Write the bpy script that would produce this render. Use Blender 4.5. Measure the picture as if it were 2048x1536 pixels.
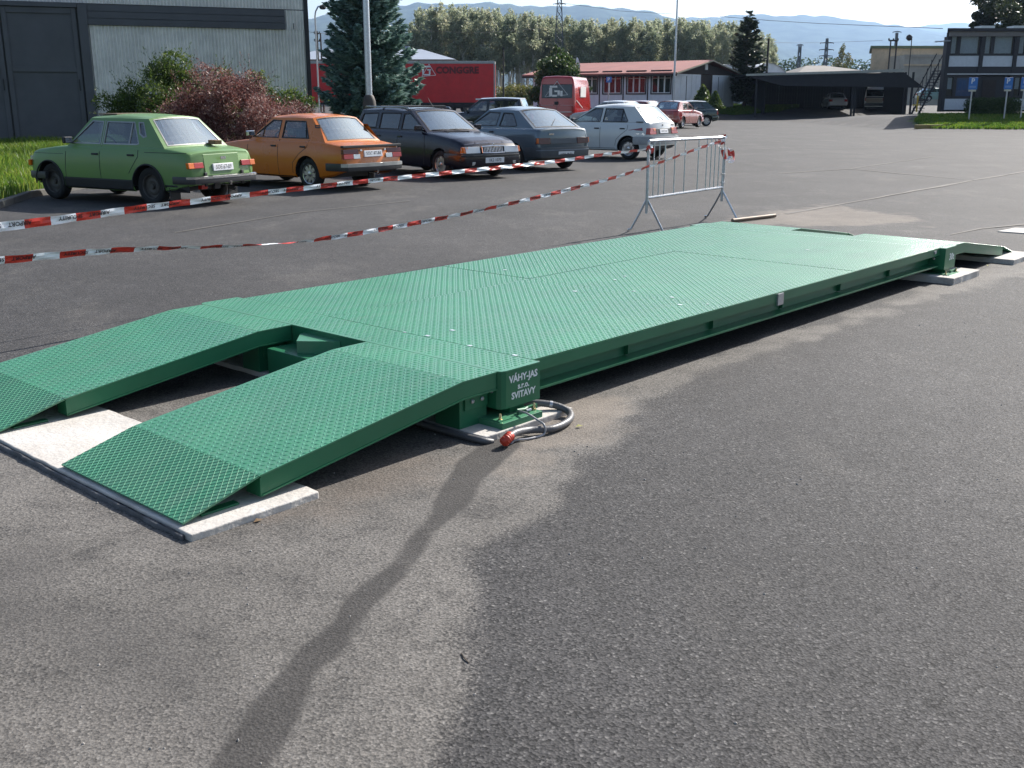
import bpy, bmesh, math, random
import numpy as np
from mathutils import Vector, Matrix, geometry
random.seed(7); rng = np.random.default_rng(11)
for o in list(bpy.data.objects): bpy.data.objects.remove(o)
scene = bpy.context.scene
COL = scene.collection
# ---------------------------------------------------------------- camera
F = 2082.554; PITCH = 0.2668; EYE = 1.5925
cam = bpy.data.cameras.new("camera"); camo = bpy.data.objects.new("camera", cam); COL.objects.link(camo)
cam.sensor_width = 36; cam.lens = F / 2048 * 36; cam.clip_start = .05; cam.clip_end = 20000
camo.location = (0, 0, EYE); camo.rotation_euler = (math.pi / 2 - PITCH, 0, 0)
scene.camera = camo
# ---------------------------------------------------------------- sky and sun
SUN_EL = math.radians(35.0); SUN_AZ = 0.8391          # azimuth counted from +X
w = bpy.data.worlds.new("World"); scene.world = w; w.use_nodes = True
nt = w.node_tree; nt.nodes.clear()
sky = nt.nodes.new('ShaderNodeTexSky'); sky.sky_type = 'NISHITA'; sky.sun_disc = False
sky.sun_elevation = SUN_EL; sky.sun_rotation = math.pi / 2 - SUN_AZ
sky.air_density = 1.0; sky.dust_density = 2.6; sky.ozone_density = 1.0; sky.altitude = 300
bg = nt.nodes.new('ShaderNodeBackground'); bg.inputs['Strength'].default_value = 0.088
wo = nt.nodes.new('ShaderNodeOutputWorld')
nt.links.new(sky.outputs[0], bg.inputs[0]); nt.links.new(bg.outputs[0], wo.inputs[0])
SDIR = Vector((math.cos(SUN_EL) * math.cos(SUN_AZ), math.cos(SUN_EL) * math.sin(SUN_AZ), math.sin(SUN_EL)))
sl = bpy.data.lights.new("sun", 'SUN'); sl.energy = 4.6; sl.angle = math.radians(.53); sl.color = (1, .955, .89)
so = bpy.data.objects.new("sun", sl); COL.objects.link(so)
so.rotation_euler = SDIR.to_track_quat('Z', 'Y').to_euler(); so.location = SDIR * 50
scene.view_settings.view_transform = 'Standard'; scene.view_settings.look = 'None'
scene.view_settings.gamma = 1; scene.view_settings.use_curve_mapping = False
scene.view_settings.exposure = 1.0
# ---------------------------------------------------------------- terrain
def sm(a, b, t):
    t = np.clip((t - a) / (b - a), 0, 1); return t * t * (3 - 2 * t)
def T(x, y):
    x = np.asarray(x, float); y = np.asarray(y, float)
    left = .0105 * np.clip(y - 38, 0, 78); right = .85 * sm(84, 99, y)
    k = sm(5, 13, x)
    return left * (1 - k) + right * k + .62 * sm(55.5, 64, y) * sm(20.8, 24, x) * (1 - sm(70, 90, y))
def ray(px, py):
    a = (px - 1024) / F; b = -(py - 768) / F; c, s = math.cos(PITCH), math.sin(PITCH)
    return Vector((a, c + b * s, -s + b * c))
def at(px, py, z=0.0):                       # ground point seen at a picture position (flat near ground)
    r = ray(px, py); t = (z - EYE) / r.z; return Vector((r.x * t, r.y * t, z))
def atd(px, py, d):                          # point seen at a picture position at depth d
    r = ray(px, py); t = d / r.y; return Vector((r.x * t, d, EYE + r.z * t))
# ---------------------------------------------------------------- helpers
def tag(o, label=None, cat=None, group=None, kind=None):
    if label: o['label'] = label
    if cat: o['category'] = cat
    if group: o['group'] = group
    if kind: o['kind'] = kind
    return o
def thing(name, label, cat, loc=(0, 0, 0), rz=0, group=None):
    o = bpy.data.objects.new(name, None); COL.objects.link(o); o.empty_display_size = .1
    o.location = loc; o.rotation_euler = (0, 0, rz)
    return tag(o, label, cat, group)
def link(name, me, mat=None, parent=None, loc=None):
    o = bpy.data.objects.new(name, me); COL.objects.link(o)
    if mat is not None and not me.materials:
        for m in (mat if isinstance(mat, (list, tuple)) else [mat]): me.materials.append(m)
    if parent: o.parent = parent
    if loc: o.location = loc
    return o
def copy_tree(o, parent=None):
    c = o.copy(); COL.objects.link(c)
    if parent: c.parent = parent
    for ch in list(o.children): copy_tree(ch, c)
    return c
def shade(me, ang=35):
    if ang is None: return
    me.polygons.foreach_set('use_smooth', [True] * len(me.polygons))
    me.set_sharp_from_angle(angle=math.radians(ang))
class MB:
    def __init__(s): s.v = []; s.f = []; s.m = []; s.mi = 0
    def add(s, vs, fs):
        n = len(s.v); s.v += [tuple(p) for p in vs]; s.f += [tuple(i + n for i in f) for f in fs]; s.m += [s.mi] * len(fs); return s
    def box(s, x0, x1, y0, y1, z0, z1, M=None):
        vs = [Vector((x, y, z)) for x in (x0, x1) for y in (y0, y1) for z in (z0, z1)]
        if M is not None: vs = [M @ v for v in vs]
        return s.add(vs, [(0, 1, 3, 2), (4, 6, 7, 5), (0, 4, 5, 1), (2, 3, 7, 6), (0, 2, 6, 4), (1, 5, 7, 3)])
    def prism(s, poly, a, b):                # poly: list of points; a -> b offsets
        n = len(poly); a = Vector(a); b = Vector(b)
        vs = [Vector(p) + a for p in poly] + [Vector(p) + b for p in poly]
        return s.add(vs, [tuple(range(n))[::-1], tuple(range(n, 2 * n))] + [(i, (i + 1) % n, n + (i + 1) % n, n + i) for i in range(n)])
    def tube(s, pts, r, n=8, cap=True):
        pts = [Vector(p) for p in pts]; rs = r if isinstance(r, (list, tuple)) else [r] * len(pts)
        vs = []; up = None
        for i, p in enumerate(pts):
            d = (pts[min(i + 1, len(pts) - 1)] - pts[max(i - 1, 0)]).normalized()
            if up is None:
                up = d.orthogonal().normalized()
            up = (up - d * up.dot(d)).normalized(); sd = d.cross(up)
            for k in range(n):
                a = 2 * math.pi * k / n; vs.append(p + (up * math.cos(a) + sd * math.sin(a)) * rs[i])
        fs = [(i * n + k, i * n + (k + 1) % n, (i + 1) * n + (k + 1) % n, (i + 1) * n + k) for i in range(len(pts) - 1) for k in range(n)]
        if cap: fs += [tuple(range(n))[::-1], tuple(range((len(pts) - 1) * n, len(pts) * n))]
        return s.add(vs, fs)
    def lathe(s, prof, n=24, M=None, cap=False):   # prof (r, h), axis z
        vs = [Vector((r * math.cos(2 * math.pi * k / n), r * math.sin(2 * math.pi * k / n), h)) for r, h in prof for k in range(n)]
        if M is not None: vs = [M @ v for v in vs]
        fs = [(i * n + k, i * n + (k + 1) % n, (i + 1) * n + (k + 1) % n, (i + 1) * n + k) for i in range(len(prof) - 1) for k in range(n)]
        if cap: fs += [tuple(range(n))[::-1], tuple(range((len(prof) - 1) * n, len(prof) * n))]
        return s.add(vs, fs)
    def grid(s, fn, us, vs_):
        P = [fn(u, v) for u in us for v in vs_]; nv = len(vs_)
        return s.add(P, [(i * nv + j, (i + 1) * nv + j, (i + 1) * nv + j + 1, i * nv + j + 1) for i in range(len(us) - 1) for j in range(nv - 1)])
    def build(s, name, mat, parent=None, ang=35, fixn=False, bevel=0, loc=None):
        me = bpy.data.meshes.new(name); me.from_pydata(s.v, [], s.f); me.update()
        if isinstance(mat, (list, tuple)):
            for m in mat: me.materials.append(m)
            me.polygons.foreach_set('material_index', s.m)
        else: me.materials.append(mat)
        if fixn:
            bm = bmesh.new(); bm.from_mesh(me); bmesh.ops.recalc_face_normals(bm, faces=bm.faces); bm.to_mesh(me); bm.free()
        shade(me, ang)
        o = link(name, me, None, parent, loc)
        if bevel:
            b = o.modifiers.new("bevel", 'BEVEL'); b.width = bevel; b.segments = 2; b.limit_method = 'ANGLE'
        return o
def fast(name, V, Fc, mat, parent=None, smooth=False):   # V (n,3), Fc (m,k) arrays
    me = bpy.data.meshes.new(name); V = np.asarray(V, np.float32); Fc = np.asarray(Fc, np.int32); k = Fc.shape[1]
    me.vertices.add(len(V)); me.vertices.foreach_set('co', V.ravel())
    me.loops.add(Fc.size); me.loops.foreach_set('vertex_index', Fc.ravel())
    me.polygons.add(len(Fc)); me.polygons.foreach_set('loop_start', np.arange(0, Fc.size, k, dtype=np.int32))
    me.update(calc_edges=True)
    if smooth: me.polygons.foreach_set('use_smooth', np.ones(len(Fc), bool))
    return link(name, me, mat, parent)
_fc = {}
def text_mb(s, size, M, depth=.002, mb=None, res=2, bold=0.0):
    key = (s, res, bold)
    if key not in _fc:
        cu = bpy.data.curves.new("t", 'FONT'); cu.body = s; cu.size = 1; cu.align_x = 'CENTER'; cu.align_y = 'CENTER'
        cu.resolution_u = res; cu.offset = bold
        o = bpy.data.objects.new("t", cu); COL.objects.link(o); bpy.context.view_layer.update()
        dg = bpy.context.evaluated_depsgraph_get(); me = bpy.data.meshes.new_from_object(o.evaluated_get(dg))
        _fc[key] = ([v.co.copy() for v in me.vertices], [tuple(p.vertices) for p in me.polygons])
        bpy.data.objects.remove(o); bpy.data.meshes.remove(me)
    vs, fs = _fc[key]; mb = mb or MB()
    return mb.add([M(v * size) if callable(M) else M @ (v * size) for v in vs], fs)
def frame(o, x, y):                           # matrix with origin o, local x and y axes
    x = Vector(x).normalized(); y = Vector(y); y = (y - x * y.dot(x)).normalized(); z = x.cross(y)
    M = Matrix((x, y, z)).transposed().to_4x4(); M.translation = Vector(o); return M
# ---------------------------------------------------------------- materials
def mat(name):
    m = bpy.data.materials.new(name); m.use_nodes = True; n = m.node_tree; b = n.nodes['Principled BSDF']
    return m, n, b
def N(n, t, **k):
    x = n.nodes.new(t)
    for a, v in k.items():
        if a.startswith('_'): setattr(x, a[1:], v)
        else: x.inputs[a.replace('__', ' ')].default_value = v
    return x
def ramp(n, fac, stops, interp='LINEAR'):
    r = n.nodes.new('ShaderNodeValToRGB'); r.color_ramp.interpolation = interp
    e = r.color_ramp.elements
    while len(e) < len(stops): e.new(.5)
    for i, (p, c) in enumerate(stops):
        e[i].position = p; e[i].color = (*c, 1) if len(c) == 3 else c
    n.links.new(fac, r.inputs[0]); return r.outputs[0]
def gray(v): return (v, v, v)
def S(name, col, rough=.5, metal=0, var=.12, scale=6, bump=0, bscale=60, coat=0, dirt=0, dirtcol=(.22, .2, .17), spec=.5, coord='Object', stretch=None):
    m, n, b = mat(name); L = n.links.new
    tc = N(n, 'ShaderNodeTexCoord'); nz = N(n, 'ShaderNodeTexNoise', Scale=scale, Detail=5.0, Roughness=.6); L(tc.outputs[coord], nz.inputs['Vector'])
    c = ramp(n, nz.outputs['Fac'], [(.3, tuple(x * (1 - var) for x in col)), (.7, tuple(min(1, x * (1 + var)) for x in col))])
    if dirt:
        nd = N(n, 'ShaderNodeTexNoise', Scale=scale * .6 + 2, Detail=8.0, Roughness=.7); L(tc.outputs[coord], nd.inputs['Vector'])
        if stretch:
            mp_ = N(n, 'ShaderNodeMapping'); mp_.inputs['Scale'].default_value = stretch; L(tc.outputs[coord], mp_.inputs['Vector']); L(mp_.outputs[0], nd.inputs['Vector'])
        mr = N(n, 'ShaderNodeMapRange'); mr.inputs['From Min'].default_value = .42; mr.inputs['From Max'].default_value = .75; mr.inputs['To Max'].default_value = dirt
        L(nd.outputs['Fac'], mr.inputs['Value'])
        mx = N(n, 'ShaderNodeMix', _data_type='RGBA'); L(mr.outputs[0], mx.inputs['Factor']); L(c, mx.inputs['A']); mx.inputs['B'].default_value = (*dirtcol, 1); c = mx.outputs['Result']
    L(c, b.inputs['Base Color'])
    rr = N(n, 'ShaderNodeMapRange'); rr.inputs['To Min'].default_value = max(0.02, rough - .08); rr.inputs['To Max'].default_value = min(1, rough + .1)
    L(nz.outputs['Fac'], rr.inputs['Value']); L(rr.outputs[0], b.inputs['Roughness'])
    b.inputs['Metallic'].default_value = metal; b.inputs['Specular IOR Level'].default_value = spec
    if coat: b.inputs['Coat Weight'].default_value = coat; b.inputs['Coat Roughness'].default_value = .05
    if bump:
        nb = N(n, 'ShaderNodeTexNoise', Scale=bscale, Detail=3.0); L(tc.outputs[coord], nb.inputs['Vector'])
        bp = N(n, 'ShaderNodeBump', Strength=bump, Distance=.01); L(nb.outputs['Fac'], bp.inputs['Height']); L(bp.outputs[0], b.inputs['Normal'])
    return m
def glass(name, tint=(.55, .6, .6), refl=.95, dust=.012, rough=.02, base=.14, rt=(1, 1, 1)):
    m = bpy.data.materials.new(name); m.use_nodes = True; n = m.node_tree; n.nodes.clear(); L = n.links.new
    tr = N(n, 'ShaderNodeBsdfTransparent'); tr.inputs[0].default_value = (*tint, 1)
    gl = N(n, 'ShaderNodeBsdfGlossy', Roughness=rough); gl.inputs[0].default_value = (refl * rt[0], refl * rt[1], refl * rt[2], 1)
    df = N(n, 'ShaderNodeBsdfDiffuse'); df.inputs[0].default_value = (.5, .5, .48, 1)
    ge = N(n, 'ShaderNodeNewGeometry'); dt_ = N(n, 'ShaderNodeVectorMath', _operation='DOT_PRODUCT'); L(ge.outputs['Normal'], dt_.inputs[0]); L(ge.outputs['Incoming'], dt_.inputs[1])
    ab = N(n, 'ShaderNodeMath', _operation='ABSOLUTE'); L(dt_.outputs['Value'], ab.inputs[0]); om = N(n, 'ShaderNodeMath', _operation='SUBTRACT'); om.inputs[0].default_value = 1; L(ab.outputs[0], om.inputs[1])
    fr = N(n, 'ShaderNodeMath', _operation='POWER'); fr.inputs[1].default_value = 4.2; L(om.outputs[0], fr.inputs[0])
    mx = N(n, 'ShaderNodeMixShader'); m2 = N(n, 'ShaderNodeMixShader')
    ma = N(n, 'ShaderNodeMath', _operation='MULTIPLY_ADD'); ma.inputs[1].default_value = 1 - base; ma.inputs[2].default_value = base
    L(fr.outputs[0], ma.inputs[0])
    tc = N(n, 'ShaderNodeTexCoord'); nz = N(n, 'ShaderNodeTexNoise', Scale=3.0, Detail=6.0); L(tc.outputs['Object'], nz.inputs['Vector'])
    dm = N(n, 'ShaderNodeMath', _operation='MULTIPLY'); dm.inputs[1].default_value = dust * 2; L(nz.outputs['Fac'], dm.inputs[0])
    L(dm.outputs[0], m2.inputs[0]); L(tr.outputs[0], m2.inputs[1]); L(df.outputs[0], m2.inputs[2])
    L(ma.outputs[0], mx.inputs[0]); L(m2.outputs[0], mx.inputs[1]); L(gl.outputs[0], mx.inputs[2])
    o = N(n, 'ShaderNodeOutputMaterial'); L(mx.outputs[0], o.inputs[0]); return m
def leaf(name, c1, c2, c3=None, trans=.35, nscale=.8, rough=.5):
    m = bpy.data.materials.new(name); m.use_nodes = True; n = m.node_tree; n.nodes.clear(); L = n.links.new
    g = N(n, 'ShaderNodeNewGeometry'); tc = N(n, 'ShaderNodeTexCoord')
    nz = N(n, 'ShaderNodeTexNoise', Scale=nscale, Detail=3.0); L(tc.outputs['Object'], nz.inputs['Vector'])
    oi = N(n, 'ShaderNodeObjectInfo')
    a = N(n, 'ShaderNodeMath', _operation='MULTIPLY_ADD'); a.inputs[1].default_value = .45; L(g.outputs['Random Per Island'], a.inputs[0])
    b = N(n, 'ShaderNodeMath', _operation='MULTIPLY_ADD'); b.inputs[1].default_value = .25; b.inputs[2].default_value = -.1; L(oi.outputs['Random'], b.inputs[0]); L(b.outputs[0], a.inputs[2])
    a2 = N(n, 'ShaderNodeMath', _operation='MULTIPLY_ADD'); a2.inputs[1].default_value = .55; L(nz.outputs['Fac'], a2.inputs[0]); L(a.outputs[0], a2.inputs[2])
    st = [(.2, c1), (.55, c2)] + ([(.8, c3)] if c3 else [])
    c = ramp(n, a2.outputs[0], st)
    d = N(n, 'ShaderNodeBsdfPrincipled', Roughness=rough); d.inputs['Specular IOR Level'].default_value = .35; t = N(n, 'ShaderNodeBsdfTranslucent'); L(c, d.inputs['Base Color']); L(c, t.inputs[0])
    mx = N(n, 'ShaderNodeMixShader'); mx.inputs[0].default_value = trans; L(d.outputs[0], mx.inputs[1]); L(t.outputs[0], mx.inputs[2])
    o = N(n, 'ShaderNodeOutputMaterial'); L(mx.outputs[0], o.inputs[0]); return m
BLACK = S('black_rubber', (.018, .018, .02), .6); PLAST = S('dark_plastic', (.03, .03, .033), .45)
TYRE = S('tyre_rubber', (.014, .014, .014), .85, bump=.2, dirt=.15, dirtcol=(.05, .045, .04)); CHROME = S('chrome', (.62, .62, .62), .16, 1, var=.05)
ALLOY = S('alloy_silver', (.52, .52, .53), .28, .9); STEELRIM = S('dull_steel_rim', (.12, .115, .11), .5, .4, dirt=.3)
DARKIN = S('dark_interior', (.035, .035, .04), .8); SEAT = S('grey_upholstery', (.07, .068, .07), .9, bump=.2)
GALV = S('galvanised_steel', (.5, .53, .56), .34, .85, var=.2, scale=25); WHITE = S('white_paint', (.78, .78, .76), .45, var=.05)
GLASS = glass('car_glass'); SCREEN = glass('sloping_screen_glass', (.45, .52, .55), base=.30, rt=(.72, .88, 1)); GLASSD = glass('tinted_glass', (.12, .13, .14)); VANWIN = glass('dark_van_glass', (.06, .06, .07), base=.06); WINDOW = glass('window_glass', (.74, .78, .8), dust=.03, base=.05, refl=.4)
REDL = S('red_lamp_lens', (.35, .015, .01), .15, spec=.7, var=.1); AMBER = S('amber_lamp_lens', (.65, .14, .01), .15, spec=.7); CLEARL = S('clear_lamp_lens', (.55, .55, .53), .08, .4)
PLATE = S('white_number_plate', (.72, .73, .74), .4, var=.04); INK = S('black_lettering', (.015, .015, .02), .5)
# ---------------------------------------------------------------- ground
def sdist(poly, X, Y):                        # signed distance, inside positive
    P = np.array(poly, float); n = len(P); d = np.full(X.shape, 1e9); ins = np.zeros(X.shape, bool)
    for i in range(n):
        ax, ay = P[i]; bx, by = P[(i + 1) % n]; ex, ey = bx - ax, by - ay
        t = np.clip(((X - ax) * ex + (Y - ay) * ey) / (ex * ex + ey * ey), 0, 1)
        d = np.minimum(d, (X - ax - t * ex) ** 2 + (Y - ay - t * ey) ** 2)
        c = ((ay > Y) != (by > Y)) & (X < (bx - ax) * (Y - ay) / (by - ay + 1e-12) + ax); ins ^= c
    d = np.sqrt(d); return np.where(ins, d, -d)
def ppoly(pts): return [tuple(at(x, y).xy) for x, y in pts]
DUST = ppoly([(-250, 900), (-60, 880), (200, 820), (520, 720), (900, 760), (1130, 800), (1200, 772), (1500, 690), (1700, 625), (1880, 570), (2000, 520), (2120, 505), (2120, 535), (1900, 592), (1720, 650), (1540, 706), (1400, 752),
             (1280, 800), (1215, 850), (1190, 900), (1105, 940), (1090, 1000), (1060, 1080), (1000, 1130), (985, 1250), (960, 1340), (905, 1420), (880, 1600), (250, 1900), (-900, 1700), (-500, 1150)])
TRENCH = ppoly([(985, 868), (915, 925), (880, 985), (858, 1030), (800, 1085), (775, 1130), (715, 1168), (672, 1205), (645, 1262), (585, 1300), (535, 1362), (495, 1412), (490, 1440), (435, 1510), (350, 1640), (480, 1640),
               (545, 1520), (600, 1440), (640, 1345), (700, 1305), (722, 1265), (770, 1200), (822, 1152), (852, 1112), (868, 1075), (925, 1020), (965, 960), (1000, 930), (1050, 885)])
BEIGE = ppoly([(1400, 452), (1540, 425), (1640, 412), (1760, 424), (1840, 446), (1700, 452), (1560, 450)])
BEIGE2 = ppoly([(1120, 800), (1230, 800), (1200, 850), (1080, 905), (1000, 930), (1020, 890)])
SMUDGE = ppoly([(-200, 1130), (60, 1120), (330, 1240), (520, 1390), (480, 1440), (300, 1380), (100, 1290), (-200, 1330)])
RUST = ppoly([(430, 1045), (620, 985), (760, 900), (900, 905), (880, 960), (700, 1040), (480, 1075)])
def spaced(a, b, step, lo, hi, g=1.22):
    c = list(np.arange(a, b, step)); s = step; x = a
    while x > lo: s *= g; x -= s; c.insert(0, x)
    s = step; x = c[-1]
    while x < hi: s *= g; x += s; c.append(x)
    return np.array(c)
xs = spaced(-6.2, 7.0, .065, -10500, 10500, 1.12); ys = spaced(1.2, 15.5, .065, -55, 12500, 1.07)
X, Y = np.meshgrid(xs, ys, indexing='ij')
def vnoise(X, Y, s, seed):
    r = np.random.default_rng(seed); t = r.random((64, 64)); u = X / s; v = Y / s
    i = np.floor(u).astype(int); j = np.floor(v).astype(int); fu = u - i; fv = v - j; fu = fu * fu * (3 - 2 * fu); fv = fv * fv * (3 - 2 * fv)
    g = lambda a, b: t[a % 64, b % 64]
    return (g(i, j) * (1 - fu) + g(i + 1, j) * fu) * (1 - fv) + (g(i, j + 1) * (1 - fu) + g(i + 1, j + 1) * fu) * fv - .5
near = (np.abs(X) < 12) & (Y < 25) & (Y > 0)
Z = T(X, Y) + np.where(near, .006 * vnoise(X, Y, 1.3, 3) + .002 * vnoise(X, Y, .3, 4), 0)
nx, ny = X.shape; idx = np.arange(nx * ny).reshape(nx, ny)
Fq = np.stack([idx[:-1, :-1], idx[1:, :-1], idx[1:, 1:], idx[:-1, 1:]], -1).reshape(-1, 4)
wob = .16 * vnoise(X, Y, .45, 5) + .10 * vnoise(X, Y, .16, 6)
enc = lambda d, s: np.clip(d / s * .5 + .5, 0, 1)
A = np.zeros((nx * ny, 4), np.float32); A[:, 3] = 1
A[:, 0] = enc(sdist(DUST, X, Y) + wob * 1.6, .30).ravel()
A[:, 1] = enc(sdist(TRENCH, X, Y) + wob * .22, .16).ravel()
A[:, 2] = np.maximum(enc(sdist(BEIGE, X, Y) + wob * 3, .9), enc(sdist(BEIGE2, X, Y) + wob * 2, .35)).ravel()
A2 = np.zeros((nx * ny, 4), np.float32); A2[:, 3] = 1
A2[:, 0] = enc(sdist(SMUDGE, X, Y) + wob * 2, .5).ravel(); A2[:, 1] = enc(sdist(RUST, X, Y) + wob * 2, .35).ravel()
def ground_mat():
    m, n, b = mat('worn_asphalt'); L = n.links.new
    tc = N(n, 'ShaderNodeTexCoord'); O = tc.outputs['Object']
    z1 = N(n, 'ShaderNodeAttribute', _attribute_name='zones'); z2 = N(n, 'ShaderNodeAttribute', _attribute_name='zones_b')
    s1 = N(n, 'ShaderNodeSeparateColor'); L(z1.outputs['Color'], s1.inputs[0]); s2 = N(n, 'ShaderNodeSeparateColor'); L(z2.outputs['Color'], s2.inputs[0])
    fine = N(n, 'ShaderNodeTexNoise', Scale=95.0, Detail=4.0, Roughness=.75); L(O, fine.inputs['Vector'])
    vor = N(n, 'ShaderNodeTexVoronoi', Scale=118.0); L(O, vor.inputs['Vector'])
    mid = N(n, 'ShaderNodeTexNoise', Scale=5.0, Detail=8.0, Roughness=.65); L(O, mid.inputs['Vector'])
    big = N(n, 'ShaderNodeTexNoise', Scale=.55, Detail=5.0, Roughness=.55); L(O, big.inputs['Vector'])
    mpp = N(n, 'ShaderNodeMapping'); mpp.inputs['Scale'].default_value = (1, .45, 1); mpp.inputs['Rotation'].default_value = (0, 0, .5); L(O, mpp.inputs['Vector'])
    patch = N(n, 'ShaderNodeTexNoise', Scale=1.15, Detail=9.0, Roughness=.68); L(mpp.outputs[0], patch.inputs['Vector'])
    def math_(op, a, bb, c=None):
        x = N(n, 'ShaderNodeMath', _operation=op)
        for i, v in enumerate((a, bb, c)):
            if v is None: continue
            if isinstance(v, (int, float)): x.inputs[i].default_value = v
            else: L(v, x.inputs[i])
        return x.outputs[0]
    def mask(sig, lo, hi, amp, src=fine):
        s = math_('MULTIPLY_ADD', math_('SUBTRACT', src.outputs['Fac'], .5), amp, sig)
        r = N(n, 'ShaderNodeMapRange', _interpolation_type='SMOOTHSTEP'); r.inputs['From Min'].default_value = lo; r.inputs['From Max'].default_value = hi; L(s, r.inputs['Value']); return r.outputs[0]
    def mix(f, a, bb, t='MIX'):
        x = N(n, 'ShaderNodeMix', _data_type='RGBA', _blend_type=t)
        for k, v in (('Factor', f), ('A', a), ('B', bb)):
            if isinstance(v, (int, float)): x.inputs[k].default_value = v
            elif isinstance(v, tuple): x.inputs[k].default_value = (*v, 1)
            else: L(v, x.inputs[k])
        return x.outputs['Result']
    # stones of the wearing course
    base = ramp(n, vor.outputs['Color'], [(.0, (.004, .004, .005)), (.24, (.014, .014, .015)), (.40, (.054, .052, .053)), (.78, (.082, .078, .077)), (1, (.23, .22, .21))])
    base = mix(.2, base, (.056, .054, .054))
    dust = ramp(n, vor.outputs['Color'], [(.0, (.035, .033, .032)), (.28, (.085, .080, .075)), (.45, (.160, .148, .135)), (.8, (.195, .180, .164)), (1, (.30, .285, .265))])
    dust = mix(.38, dust, (.165, .153, .138))
    trench = mix(.72, base, (.070, .064, .058))
    dm = mask(s1.outputs[0], .40, .62, .55); dm2 = math_('MULTIPLY', dm, mask(mid.outputs['Fac'], .12, .50, .3))
    c = mix(dm2, base, dust)
    c = mix(math_('MULTIPLY', mask(patch.outputs['Fac'], .52, .66, .25), .30), c, dust)
    c = mix(math_('MULTIPLY', mask(s2.outputs[0], .3, .8, .4, mid), .6), c, (.075, .070, .067))
    c = mix(math_('MULTIPLY', mask(s1.outputs[2], .35, .65, .5, mid), .7), c, (.24, .205, .17))
    c = mix(math_('MULTIPLY', mask(s2.outputs[1], .35, .9, .9, mid), .3), c, (.17, .12, .085))
    c = mix(mask(s1.outputs[1], .47, .56, .16), c, trench)
    v = N(n, 'ShaderNodeMapRange'); v.inputs['From Min'].default_value = .3; v.inputs['From Max'].default_value = .7; v.inputs['To Min'].default_value = .78; v.inputs['To Max'].default_value = 1.22; L(big.outputs['Fac'], v.inputs['Value'])
    v2 = N(n, 'ShaderNodeMapRange'); v2.inputs['From Min'].default_value = .25; v2.inputs['From Max'].default_value = .75; v2.inputs['To Min'].default_value = .8; v2.inputs['To Max'].default_value = 1.2; L(mid.outputs['Fac'], v2.inputs['Value'])
    v3 = N(n, 'ShaderNodeMapRange'); v3.inputs['From Min'].default_value = .3; v3.inputs['From Max'].default_value = .7; v3.inputs['To Min'].default_value = .45; v3.inputs['To Max'].default_value = 1.55; L(fine.outputs['Fac'], v3.inputs['Value'])
    k = math_('MULTIPLY', math_('MULTIPLY', v.outputs[0], v2.outputs[0]), math_('MULTIPLY', v3.outputs[0], .74))
    vm = N(n, 'ShaderNodeVectorMath', _operation='SCALE'); L(c, vm.inputs[0]); L(k, vm.inputs['Scale'])
    L(vm.outputs[0], b.inputs['Base Color'])
    rg = N(n, 'ShaderNodeMapRange'); rg.inputs['To Min'].default_value = .72; rg.inputs['To Max'].default_value = .95; L(vor.outputs['Distance'], rg.inputs['Value']); L(rg.outputs[0], b.inputs['Roughness'])
    b.inputs['Specular IOR Level'].default_value = .32
    hsum = math_('MULTIPLY_ADD', fine.outputs['Fac'], .7, vor.outputs['Distance'])
    bp = N(n, 'ShaderNodeBump', Strength=.38, Distance=.005); L(hsum, bp.inputs['Height']); L(bp.outputs[0], b.inputs['Normal'])
    return m
GROUND = ground_mat()
go = fast('ground', np.stack([X, Y, Z], -1).reshape(-1, 3), Fq, GROUND, smooth=True); tag(go, kind='structure')
for nm, arr in (('zones', A), ('zones_b', A2)):
    at_ = go.data.color_attributes.new(nm, 'FLOAT_COLOR', 'POINT'); at_.data.foreach_set('color', arr.ravel())
# paving seams: strips laid in the asphalt surface
SEAM = S('paving_seam_filler', (.13, .118, .105), .85, var=.3, scale=3)
def strip(name, pts, wd, m, dz=.006, kind='structure', seg=.6):
    out = []
    P = [Vector(p) for p in pts]; pp = []
    for a, b in zip(P[:-1], P[1:]):
        k = max(1, int((b - a).length / seg)); pp += [a.lerp(b, i / k) for i in range(k)]
    pp.append(P[-1]); vs = []
    for i, p in enumerate(pp):
        d = (pp[min(i + 1, len(pp) - 1)] - pp[max(i - 1, 0)]).normalized(); n_ = Vector((-d.y, d.x, 0)); ww = wd * random.uniform(.5, 1.25) / 2; off = n_ * random.uniform(-.25, .25) * wd
        for s_ in (-1, 1):
            q = p + off + n_ * ww * s_; vs.append((q.x, q.y, float(T(q.x, q.y)) + dz))
    mb = MB(); mb.add(vs, [(2 * i, 2 * i + 2, 2 * i + 3, 2 * i + 1) for i in range(len(pp) - 1)]); return tag(mb.build(name, m, ang=None), kind=kind)
strip('paving_seam', [at(1570, 428), at(1720, 402), at(1940, 362), at(2080, 338)], .09, SEAM)
strip('paving_seam', [at(1700, 338), at(1850, 352), at(1950, 361)], .07, SEAM)
strip('paving_seam', [at(1560, 347), at(1700, 338), at(1870, 313)], .07, SEAM)
strip('paving_seam', [at(350, 466), at(600, 425), at(820, 402)], .035, SEAM)
strip('paving_seam', [at(1900, 470), at(1960, 458), at(2060, 448)], .06, SEAM)
# ---------------------------------------------------------------- haze
hz = MB(); hz.box(-11000, 11000, -60, 13000, -2, 900)
hm = bpy.data.materials.new('haze_air'); hm.use_nodes = True; hn = hm.node_tree; hn.nodes.clear()
pv = hn.nodes.new('ShaderNodeVolumePrincipled'); pv.inputs['Color'].default_value = (.46, .67, 1, 1); pv.inputs['Density'].default_value = .00007; pv.inputs['Anisotropy'].default_value = .45
ho = hn.nodes.new('ShaderNodeOutputMaterial'); hn.links.new(pv.outputs[0], ho.inputs['Volume'])
tag(hz.build('haze', hm, ang=None), kind='stuff')
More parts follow.
